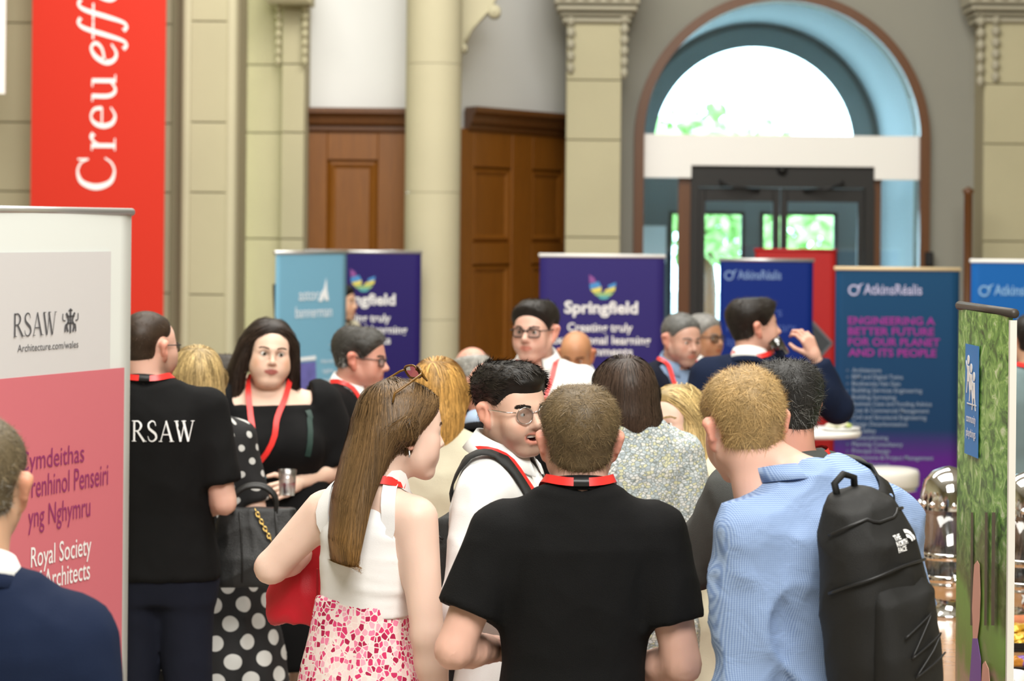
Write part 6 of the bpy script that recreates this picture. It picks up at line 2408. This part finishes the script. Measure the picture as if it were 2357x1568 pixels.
def cup(name, loc, r, h, label, mt, cat='cup', tilt=None, drink=None):
    root = empty(name, loc, 0, label, cat)
    if tilt: root.rotation_euler = tilt
    MB().lathe([(0, .002), (r * .80, .002), (r * .82, .0), (r, h), (r * .97, h), (r * .79, .006), (0, .006)], 24).build('cup_wall', mt, root, True)
    if drink:
        MB().lathe([(0, .007), (r * .78, .007), (r * .86, h * .45), (0, h * .45)], 24).build('drink', drink, root, True)
    return root


CLEAR = glass_mat('clear_plastic', (.93, .94, .95), .25, .05)
c5 = at(661, 1140, 9.02)
cup('plastic_cup', c5, .035, .095, 'clear plastic cup with pink drink held by person in black dress', CLEAR, drink=mat('pink_drink', (.7, .08, .12), .2))
c20 = at(1806, 818, 10.6)
cup('drinking_glass', c20, .031, .085, 'short glass held up to the mouth of person in navy suit', glass_mat('smoky_glass', (.35, .37, .40), .4, .05), 'glass', tilt=(0, math.radians(-35), 0))

# sunglasses pushed up on the head
tort = mat('tortoiseshell', (.16, .075, .012), .25, var=.5, vscale=90)
spectacles(M3, M3.e, tort, False, .026, .0028, dz=0, up=.088, back=.050, tint=(.30, .22, .12), lensname='dark_lens', name='sunglasses', tilt=-38)
for s in (-1,):
    MB().tube([tuple(to_body(M3, np.array([[s * .083 + .003 * math.sin(k), .008, -.040 - .022 * k / 6]]))[0]) for k in range(7)], .0022, 8).build('earring', SILVER, M3.e, True)

# red tote on the arm of the woman in the white top
def soft_bag(name, center, rz, w, h, dp, mt, label, dent=.012, cat='bag', n=2.8, hh=.007, seed=2, taper=.8):
    root = empty(name, center, rz, label, cat)
    f = Field()
    f.loft([0, .02, h * .35, h * .8, h], [w * .44, w * .5, w * .5, w * .5 * (taper + .1), w * .5 * taper], [dp * .5, dp * .5, dp * .46, dp * .28, dp * .2], [0] * 5, [0] * 5, n, .02)
    V, Q = f.mesh(hh)
    N = vnormals(V, Q)
    V = folds(V, N, dent, (10, 10, 6), seed)
    mk('bag_body', V, [Q], mt, root, True)
    return root, f


RED_L = mat('red_leather', (.50, .010, .022), .45, bump=.1, bscale=400)
tb = at(710, 1430, 6.32)
tote, tf_ = soft_bag('tote_bag', tb, math.radians(-14), .21, .215, .13, RED_L, 'soft red leather tote bag hanging on the arm of person in white top', .009, taper=.62)
MB().tube([(-.065, .03 * 0 + .012, .208), (.0, .016, .216), (.065, .012, .208)], .006, 8).build('rim', RED_L, tote, True)
MB().box(.048, .052, -.083, -.078, .03, .15).build('seam', mat('red_leather_dark', (.35, .006, .012), .5), tote)
for y in (-.02, .02):
    MB().tube([tuple(p) for p in spline([(-.05, y, .20), (-.045, y, .25), (-.005, y, .275), (.035, y, .25), (.045, y, .20)], 6)], .006, 8).build('handle', RED_L, tote, True)

# large black handbag with gold chain
hb = at(592, 1345, 8.55)
hbag, hf2 = soft_bag('handbag', hb, math.radians(4), .34, .27, .16, BLACK_L, 'large black leather handbag with a gold chain beside polka dot dress', .004, n=3.4, taper=.78)
for x in (-.05, .075):
    MB().tube([(x, -.084, .02), (x, -.082, .1), (x - .005, -.066, .19), (x - .012, -.045, .262)], .0035, 6).build('seam', BLACK_L, hbag, True)
for k in range(9):
    a = Vector((-.005 + .06 * k / 9, -.055 - .025 * k / 9, .265 - .11 * k / 9))
    tn = Vector((.06, -.025, -.11)).normalized()
    sd = tn.cross(Vector((0, -1, 0.2))).normalized() if k % 2 else tn.cross(tn.cross(Vector((0, -1, .2)))).normalized()
    MB().tube([tuple(a + tn * .010 * math.cos(t) + sd * .006 * math.sin(t)) for t in np.linspace(0, 2 * math.pi, 13)[:-1]], .0022, 6, True).build('chain_link', GOLD, hbag, True)
for s in (-1, 1):
    MB().tube([tuple(p) for p in spline([(-.09, s * .03, .255), (-.085, s * .035, .31), (-.04, s * .035, .345), (.02, s * .035, .345), (.06, s * .035, .31), (.065, s * .03, .255)], 6)], .008, 8).build('handle', BLACK_L, hbag, True)

# black backpack of the man in blue
NYL = mat('black_nylon', (.0085, .0085, .0085), .62, spec=.35, bump=.3, bscale=700)


def backpack(loc, rx, rz, w, h, dp, label, mt, logo=False, seed=5, wearer=None, sides=(-1, 1)):
    root = empty('backpack', loc, 0, label, 'backpack')
    root.rotation_euler = (rx[0], rx[1], rz)
    f = Field()
    zs = [0, .03, h * .25, h * .55, h * .8, h * .95, h]
    f.loft(zs, [w * .40, w * .47, w * .5, w * .49, w * .44, w * .33, w * .22], [dp * .34, dp * .42, dp * .5, dp * .48, dp * .42, dp * .3, dp * .18],
           [0] * 7, [dp * .1, dp * .05, 0, 0, dp * .06, dp * .16, dp * .26], 2.7, .02)
    V, Q = f.mesh(.008)
    V = folds(V, vnormals(V, Q), .006, (9, 9, 6), seed)
    mk('main_pack', V, [Q], mt, root, True)
    g = Field()
    g.loft([h * .06, h * .09, h * .3, h * .55, h * .62], [w * .34, w * .39, w * .40, w * .37, w * .30], [dp * .13, dp * .2, dp * .23, dp * .18, dp * .08], [0] * 5, [-dp * .40, -dp * .42, -dp * .42, -dp * .40, -dp * .36], 2.8, .02)
    V, Q = g.mesh(.008)
    mk('front_pocket', folds(V, vnormals(V, Q), .004, (10, 10, 7), seed + 1), [Q], mt, root, True)
    for k, (zz, rr) in enumerate(((.60, .48), (.86, .40))):
        pts = [(w * rr * math.sin(a) * 1.03, -math.cos(a) * dp * (.49 - .10 * k) + dp * (.03 + .05 * k), h * zz + h * .10 * math.cos(a)) for a in np.linspace(-1.7, 1.7, 22)]
        P, N = hug(f, pts, .008, 6)
        MB().tube([tuple(p) for p in P], .0035, 6).build('zip', BLACK_PLASTIC, root, True)
    MB().tube([(-.025, dp * .32, h * .96), (-.03, dp * .34, h * 1.05), (0, dp * .35, h * 1.08), (.03, dp * .34, h * 1.05), (.025, dp * .32, h * .96)], .008, 8).build('haul_loop', mt, root, True)
    bpy.context.view_layer.update()
    Mi = (Matrix.Translation(root.location) @ root.rotation_euler.to_matrix().to_4x4()).inverted()
    Rb = rot('Z', wearer.yaw)
    top_w = Vector(root.location) + root.rotation_euler.to_matrix() @ Vector((0, dp * .3, h * .93))
    low_w = Vector(root.location) + root.rotation_euler.to_matrix() @ Vector((0, dp * .45, h * .12))
    u = Field(); u.it = [k_ for k_ in wearer.gf.it if k_[3] == 'u'] + wearer.bf.it
    for s in sides:                                       # straps over the wearer's shoulder and back under the arm
        tl = np.array(Rb.T @ (np.array(top_w) - wearer.root)); ll = np.array(Rb.T @ (np.array(low_w) - wearer.root))
        sh = wearer.sh[s]; q = wearer.q
        xk = wearer.neck[0] + s * (.085 if logo else .105)
        pts = [tl + np.array([s * .05, 0, 0]), (xk, .09 + wearer.neck[1], sh[2] + .05), (xk, .0 + wearer.neck[1], sh[2] + .09), (xk, -.10 + wearer.neck[1], sh[2] - .02), (xk + s * .01, -.15 + wearer.neck[1], sh[2] - .12),
               (xk + s * .05, -.10, sh[2] - .24), (xk + s * .06, .02, sh[2] - .30), ll + np.array([s * .10, 0, 0])]
        S = spline([tuple(p) for p in pts], 7)
        P_, N_ = hug(u, S, .013, 6)
        P_[:3] = S[:3]; P_[-3:] = S[-3:]
        for _ in range(3): P_[1:-1] = (P_[:-2] + 2 * P_[1:-1] + P_[2:]) / 4
        Pw = np.array([Mi @ Vector(Rb @ p + wearer.root) for p in P_]); R3 = np.array(Mi.to_3x3())
        Nw = (R3 @ (Rb @ N_.T)).T
        ribbon('shoulder_strap', Pw, Nw, .055 if logo else .034, mt, root, .003)
    if logo:
        pts = [(0 + .0 * i, -dp * .6, h * .60) for i in range(1)]
        V, Fs = [], []
        rows = ['THE', 'NORTH', 'FACE']
        for i, t in enumerate(rows):
            TV, TF = sans_text(t, .03)
            wid = (.020, .034, .026)[i]; sc = wid / (TV[:, 0].max())
            n = len(V)
            for v in TV: V.append((logo[0] + v[0] * sc, -dp, logo[1] - i * .0125 + v[1] * .0145))
            Fs += [tuple(q + n for q in q_) for q_ in TF]
        n = len(V)
        for r0 in (.010, .0165, .019, .026):
            for i in range(9):
                a = math.pi / 2 * i / 8
                V.append((logo[0] + .043 - .0 + r0 * math.cos(a) - .006, -dp, logo[1] - .012 + r0 * math.sin(a)))
        for k in (0, 2):
            Fs += [(n + k * 9 + i, n + k * 9 + i + 1, n + (k + 1) * 9 + i + 1, n + (k + 1) * 9 + i) for i in range(8)]
        P = np.array(V)
        u = Field(); u.it = f.it + g.it
        for _ in range(16):
            P[:, 1] += np.clip(u.at(P) - .0075, -.02, .03)
        mk('logo_patch', P, Fs, WHITE_PRINT, root, False)
        cord = [(-.05, h * .40), (.04, h * .47), (-.04, h * .30), (.06, h * .36), (-.03, h * .2), (.07, h * .26)]
        for a, c in zip(cord[:-1], cord[1:]):
            L = np.array([(a[0] + (c[0] - a[0]) * t, -dp, a[1] + (c[1] - a[1]) * t) for t in np.linspace(0, 1, 9)])
            for _ in range(16): L[:, 1] += np.clip(u.at(L) - .007, -.02, .03)
            MB().tube([tuple(p) for p in L], .0022, 6).build('bungee_cord', BLACK_PLASTIC, root, True)
        MB().box(-w * .47, -w * .455, dp * .1, dp * .13, h * .28, h * .33).build('strap_tag', WHITE_PRINT, root)
    return root


bp = at(2028, 1615, 5.22)
backpack(bp, (math.radians(4), math.radians(-10)), math.radians(38), .225, .46, .20, 'black nylon backpack hanging on the shoulder of person in blue shirt', NYL, logo=(-.005, .375), wearer=M2, sides=(-1,))
# strap over his shoulder and loop
loopc = at(1893, 1110, 5.33)
GREYN = mat('charcoal_nylon', (.020, .021, .021), .6, bump=.3, bscale=600)
p4 = from_body(M4, (0, .165, .90))
backpack(p4, (0, 0), M4.yaw + math.pi, .28, .47, .16, 'charcoal backpack worn by the laughing person in white shirt', GREYN, seed=11, wearer=M4)

# ------------------------------------------------------------------ refreshment table at the right
TX0, TX1, TY0, TY1, TZ = 1.16, 2.35, 7.06, 9.4, .76
tab = empty('refreshment_table', ((TX0 + TX1) / 2, (TY0 + TY1) / 2, 0), 0, 'long brown wooden table set with drinks and snacks behind woodland banner', 'table')
hx_, hy_ = (TX1 - TX0) / 2, (TY1 - TY0) / 2
TABW = wood_mat('table_top_wood', (.26, .13, .055), (.34, .18, .08), 2.0, .22, (2, 14, 2))
MB().box(-hx_, hx_, -hy_, hy_, TZ - .035, TZ).build('table_top', TABW, tab)
for sx in (-1, 1):
    for sy in (-1, 1):
        MB().box(sx * (hx_ - .06) - .03, sx * (hx_ - .06) + .03, sy * (hy_ - .06) - .03, sy * (hy_ - .06) + .03, 0, TZ - .035).build('leg', OAK_D, tab)
    MB().box(sx * (hx_ - .05) - .012, sx * (hx_ - .05) + .012, -hy_ + .06, hy_ - .06, TZ - .12, TZ - .035).build('apron', OAK_D, tab)


def on_table(px, py, z=TZ):
    """world point on the table top seen at a photo pixel"""
    p = at(px, py, 10.0); o = Vector((0, 0, CAMZ)); d = p - o
    t = (z - CAMZ) / d.z
    return o + d * t


def dispenser(px, d, label):
    x = X(px, d)
    r = empty('drinks_dispenser', (x, d, TZ), 0, label, 'drinks dispenser')
    R_ = .098
    MB().lathe([(0, 0), (R_ * 1.1, 0), (R_ * 1.1, .012), (R_ * .9, .02), (R_ * .9, .10), (R_ * 1.0, .11), (R_ * 1.0, .125), (0, .125)], 32).build('stand', CHROME, r, True)
    MB().lathe([(0, .126), (R_ * .96, .126), (R_, .14), (R_, .39), (R_ * .97, .39), (R_ * .97, .14), (0, .135)], 32).build('clear_vessel', CLEAR, r, True)
    MB().lathe([(0, .14), (R_ * .93, .14), (R_ * .93, .24), (0, .24)], 32).build('drink', glass_mat('water_tint', (.80, .84, .86), .1), r, True)
    for z in (.205, .125, .385):
        MB().lathe([(R_ * 1.0, z), (R_ * 1.03, z + .003), (R_ * 1.03, z + .022), (R_ * 1.0, z + .025)], 32).build('chrome_band', CHROME, r, True)
    MB().lathe([(R_ * 1.06, .385), (R_ * 1.07, .40), (R_ * 1.04, .44), (R_ * .9, .49), (R_ * .6, .52), (R_ * .2, .535), (0, .54)], 32).build('lid', CHROME, r, True)
    for k in range(16):
        a = 2 * math.pi * k / 16
        MB().lathe([(0, .012), (.010, .006), (.012, 0), (.010, -.006), (0, -.012)], 8, (R_ * 1.06 * math.cos(a), R_ * 1.06 * math.sin(a), .405)).build('lid_bead', CHROME, r, True)
    MB().tube([(0, -R_ * .9, .155), (0, -R_ - .04, .155), (0, -R_ - .045, .12)], .010, 10).build('tap', CHROME, r, True)
    MB().tube([(.03, -.01, .15), (-.02, .0, .36)], .018, 12).build('cooling_tube', SILVER, r, True)


dispenser(2190, 8.75, 'chrome lidded drinks dispenser left of the woodland banner')
dispenser(2374, 8.6, 'chrome lidded drinks dispenser right of the woodland banner')
GLS = glass_mat('tumbler_glass', (.90, .92, .93), .35, .04)
tray = MB().box(-.34, .34, -.20, .20, 0, .018, .004)
tr = tray.build('serving_tray', SILVER)
tpos = on_table(2245, 1385)
tr.location = (tpos.x + .12, tpos.y + .12, TZ); tag(tr, 'flat silver tray under the upturned tumblers', 'tray')
for i, (px, py) in enumerate(((2152, 1392), (2163, 1398), (2215, 1400), (2318, 1398), (2349, 1396), (2335, 1376))):
    p = on_table(px, py)
    g = empty('tumbler', (p.x, p.y, TZ + .0185), 0, 'clear upturned tumbler on the silver tray by the drinks dispensers', 'glass', 'upturned tumblers on the tray')
    MB().lathe([(.036, 0), (.036, .004), (.030, .045), (.031, .095), (.029, .105), (0, .105), (0, .095), (.027, .09), (.026, .045), (.032, .004), (.036, 0)], 20).build('glass_wall', GLS, g, True)
    MB().lathe([(.0315, .046), (.0325, .05), (.0315, .054)], 20).build('ridge', GLS, g, True)
# plates, sausage roll, wrapped snacks, mug
pw = mat('white_china', (.82, .82, .80), .2)


def plate(x, y, z, r, label, name='plate', tilt=0):
    o = MB().lathe([(0, 0), (r * .6, 0), (r * .65, .006), (r, .018), (r, .021), (r * .62, .010), (0, .008)], 32).build(name, pw, None, True)
    o.location = (x, y, z)
    return tag(o, label, 'plate')


p1_ = on_table(2368, 1455)
plate(p1_.x, p1_.y, TZ, .085, 'small white plate on the wooden table behind the snack tray')
sr = Field(); sr.rc((-.06, 0, .03), (.06, .01, .03), .022, .024, .01)
V, Q = sr.mesh(.006)
so = mk('sausage', V, [Q], mat('sausage_brown', (.46, .15, .06), .4, var=.3, vscale=40), None, True)
so.location = (p1_.x, p1_.y + .01, TZ + .004); tag(so, 'plump orange brown sausage lying on the small white plate', 'sausage')
SN = {'gold': mat('gold_wrapper', (.62, .36, .035), .28, metal=.35, var=.35, vscale=30), 'purple': mat('purple_wrapper', (.16, .07, .30), .3, metal=.3, var=.3, vscale=30), 'amber': mat('amber_wrapper', (.55, .22, .03), .3, metal=.35, var=.35, vscale=30)}


def tray_at(px, py, label):
    p = on_table(px, py)
    o = MB().box(-.15, .15, -.10, .10, 0, .012, .003).box(-.15, .15, -.10, -.092, .012, .03).box(-.15, .15, .092, .10, .012, .03).box(-.15, -.142, -.092, .092, .012, .03).box(.142, .15, -.092, .092, .012, .03).build('snack_tray', BLACK_PLASTIC)
    o.location = (p.x, p.y, TZ)
    tag(o, label, 'tray')
    return p


def packet_mesh(seed):
    f = Field(); f.loft([.002, .010, .022, .030], [.030, .040, .040, .028], [.018, .027, .027, .016], [0] * 4, [0] * 4, 3.6, .008); f.ell((-.044, 0, .016), (.013, .028, .0045), .006); f.ell((.044, 0, .016), (.013, .028, .0045), .006)
    V, Q = f.mesh(.005)
    return folds(V, vnormals(V, Q), .004, (40, 40, 40), seed), Q


PK = [packet_mesh(k) for k in range(3)]


def packets(p, kinds, label_of, grp):
    for i, kd in enumerate(kinds):
        V, Q = PK[i % 3]
        o = mk('snack_packet', V, [Q], SN[kd], None, True)
        o.location = (p.x - .10 + .05 * (i % 5), p.y - .05 + .055 * ((i // 5) % 3), TZ + .014 + .022 * (i // 8))
        o.rotation_euler = (RNG.normal(0, .12), RNG.normal(0, .12), RNG.random() * 3)
        tag(o, label_of[kd], 'snack packet', grp[kd])


tA = tray_at(2352, 1490, 'black snack tray of gold packets on the wooden table')
packets(tA, ['gold'] * 13, {'gold': 'gold foil snack packet on the black tray behind the white mug'}, {'gold': 'gold snack packets'})
tB = tray_at(2362, 1545, 'black snack tray of amber and purple packets beside the white mug')
packets(tB, ['amber', 'amber', 'purple', 'amber', 'purple', 'amber', 'amber', 'purple', 'amber', 'purple', 'amber'], {'amber': 'amber foil snack packet on the tray beside the white mug', 'purple': 'purple foil snack packet on the tray beside the white mug'}, {'amber': 'amber snack packets', 'purple': 'purple snack packets'})
mp_ = at(2332, 1545, 7.14)
mg = empty('mug', (mp_.x, 7.14, TZ), 0, 'plain white china mug at the near end of the table', 'mug')
hm = mp_.z - TZ
MB().lathe([(0, 0), (.030, 0), (.034, .006), (.036, hm), (.033, hm), (.031, .01), (0, .008)], 28).build('mug_body', pw, mg, True)
MB().tube([(0, -.034, hm * .8), (0, -.058, hm * .75), (0, -.062, hm * .45), (0, -.035, hm * .25)], .005, 8).build('handle', pw, mg, True)

# poseur table with plate of food, bar stool
pt = empty('poseur_table', (X(1866, 13.0), 13.0, 0), 0, 'tall round white topped table beyond the person in navy suit', 'table')
zt_p = Zp(1930, 990, 13.0)
MB().lathe([(0, zt_p - .03), (.27, zt_p - .03), (.28, zt_p - .02), (.28, zt_p - .004), (.275, zt_p), (0, zt_p)], 40).build('table_top', WHITE, pt, True)
MB().lathe([(.25, 0), (.25, .012), (.04, .03), (.03, .05), (.03, zt_p - .03)], 24).build('pedestal', BLACK_PLASTIC, pt, True)
fp = empty('food_plate', (X(1935, 13.0), 12.95, zt_p), 0, 'white plate of green salad on the tall round table', 'plate')
MB().lathe([(0, 0), (.07, 0), (.11, .016), (.11, .02), (.065, .008), (0, .006)], 28).build('plate', pw, fp, True)
for k in range(14):
    a, r_ = RNG.random() * 6.28, RNG.random() * .06
    MB().lathe([(0, .012), (.016, .008), (.02, 0), (.012, -.008), (0, -.01)], 7, (r_ * math.cos(a), r_ * math.sin(a), .022 + .012 * RNG.random())).build('salad_piece', mat('salad_%d' % (k % 3), ((.35, .42, .12), (.62, .60, .45), (.70, .66, .55))[k % 3], .6), fp, True)
st = empty('bar_stool', (X(2055, 14.8), 14.8, 0), 0, 'round white padded bar stool with chrome stem before the slate banner', 'stool')
zs_ = Zp(2055, 1078, 14.8)
MB().lathe([(0, zs_ - .115), (.16, zs_ - .115), (.172, zs_ - .10), (.175, zs_ - .03), (.165, zs_ - .008), (.13, zs_), (0, zs_ + .002)], 36).build('seat', mat('white_vinyl', (.74, .72, .66), .45), st, True)
MB().lathe([(.15, zs_ - .135), (.165, zs_ - .13), (.165, zs_ - .115), (.0, zs_ - .115)], 36).build('seat_ring', CHROME, st, True)
MB().lathe([(.21, 0), (.21, .01), (.05, .03), (.03, .05), (.03, zs_ - .13)], 28).build('stem', CHROME, st, True)
MB().tube([(.16 * math.cos(a), .16 * math.sin(a), .28) for a in np.linspace(0, 2 * math.pi, 29)[:-1]], .011, 8, True).build('foot_ring', CHROME, st, True)

# small wooden table in the gap beside the man in black
lt_ = empty('side_table', (at(1112, 1550, 7.6).x, 7.7, 0), 0, 'small pale wooden side table behind the person in black top', 'table')
ztl_ = Zp(1112, 1552, 7.6)
MB().box(-.25, .25, -.2, .2, ztl_ - .03, ztl_).build('table_top', wood_mat('pale_beech', (.50, .30, .12), (.60, .40, .18), 2.0, .35, (2, 14, 2)), lt_)
for sx in (-1, 1):
    for sy in (-1, 1):
        MB().box(sx * .21 - .02, sx * .21 + .02, sy * .16 - .02, sy * .16 + .02, 0, ztl_ - .03).build('leg', MATS.get('pale_leg') or mat('pale_leg', (.5, .32, .14), .4), lt_)
# floor lamp behind the pale blue banner
lp = empty('floor_lamp', (X(640, 17.0), 17.0, 0), 0, 'slim dark floor lamp with a tiny round light behind the pale blue banner', 'lamp')
zlp = Zp(640, 655, 17.0)
MB().lathe([(.12, 0), (.12, .02), (.02, .04), (.018, zlp - .28), (.03, zlp - .10), (.035, zlp), (0, zlp + .01)], 16).build('lamp_post', BRONZE, lp, True)
MB().lathe([(0, -.05), (.018, -.045), (.02, -.035), (.02, -.02)], 14, (.012, 0, zlp - .04), 'y').build('lamp_head', mat('lamp_glow', (1.0, .97, .80), .5, emit=2.0), lp, True)
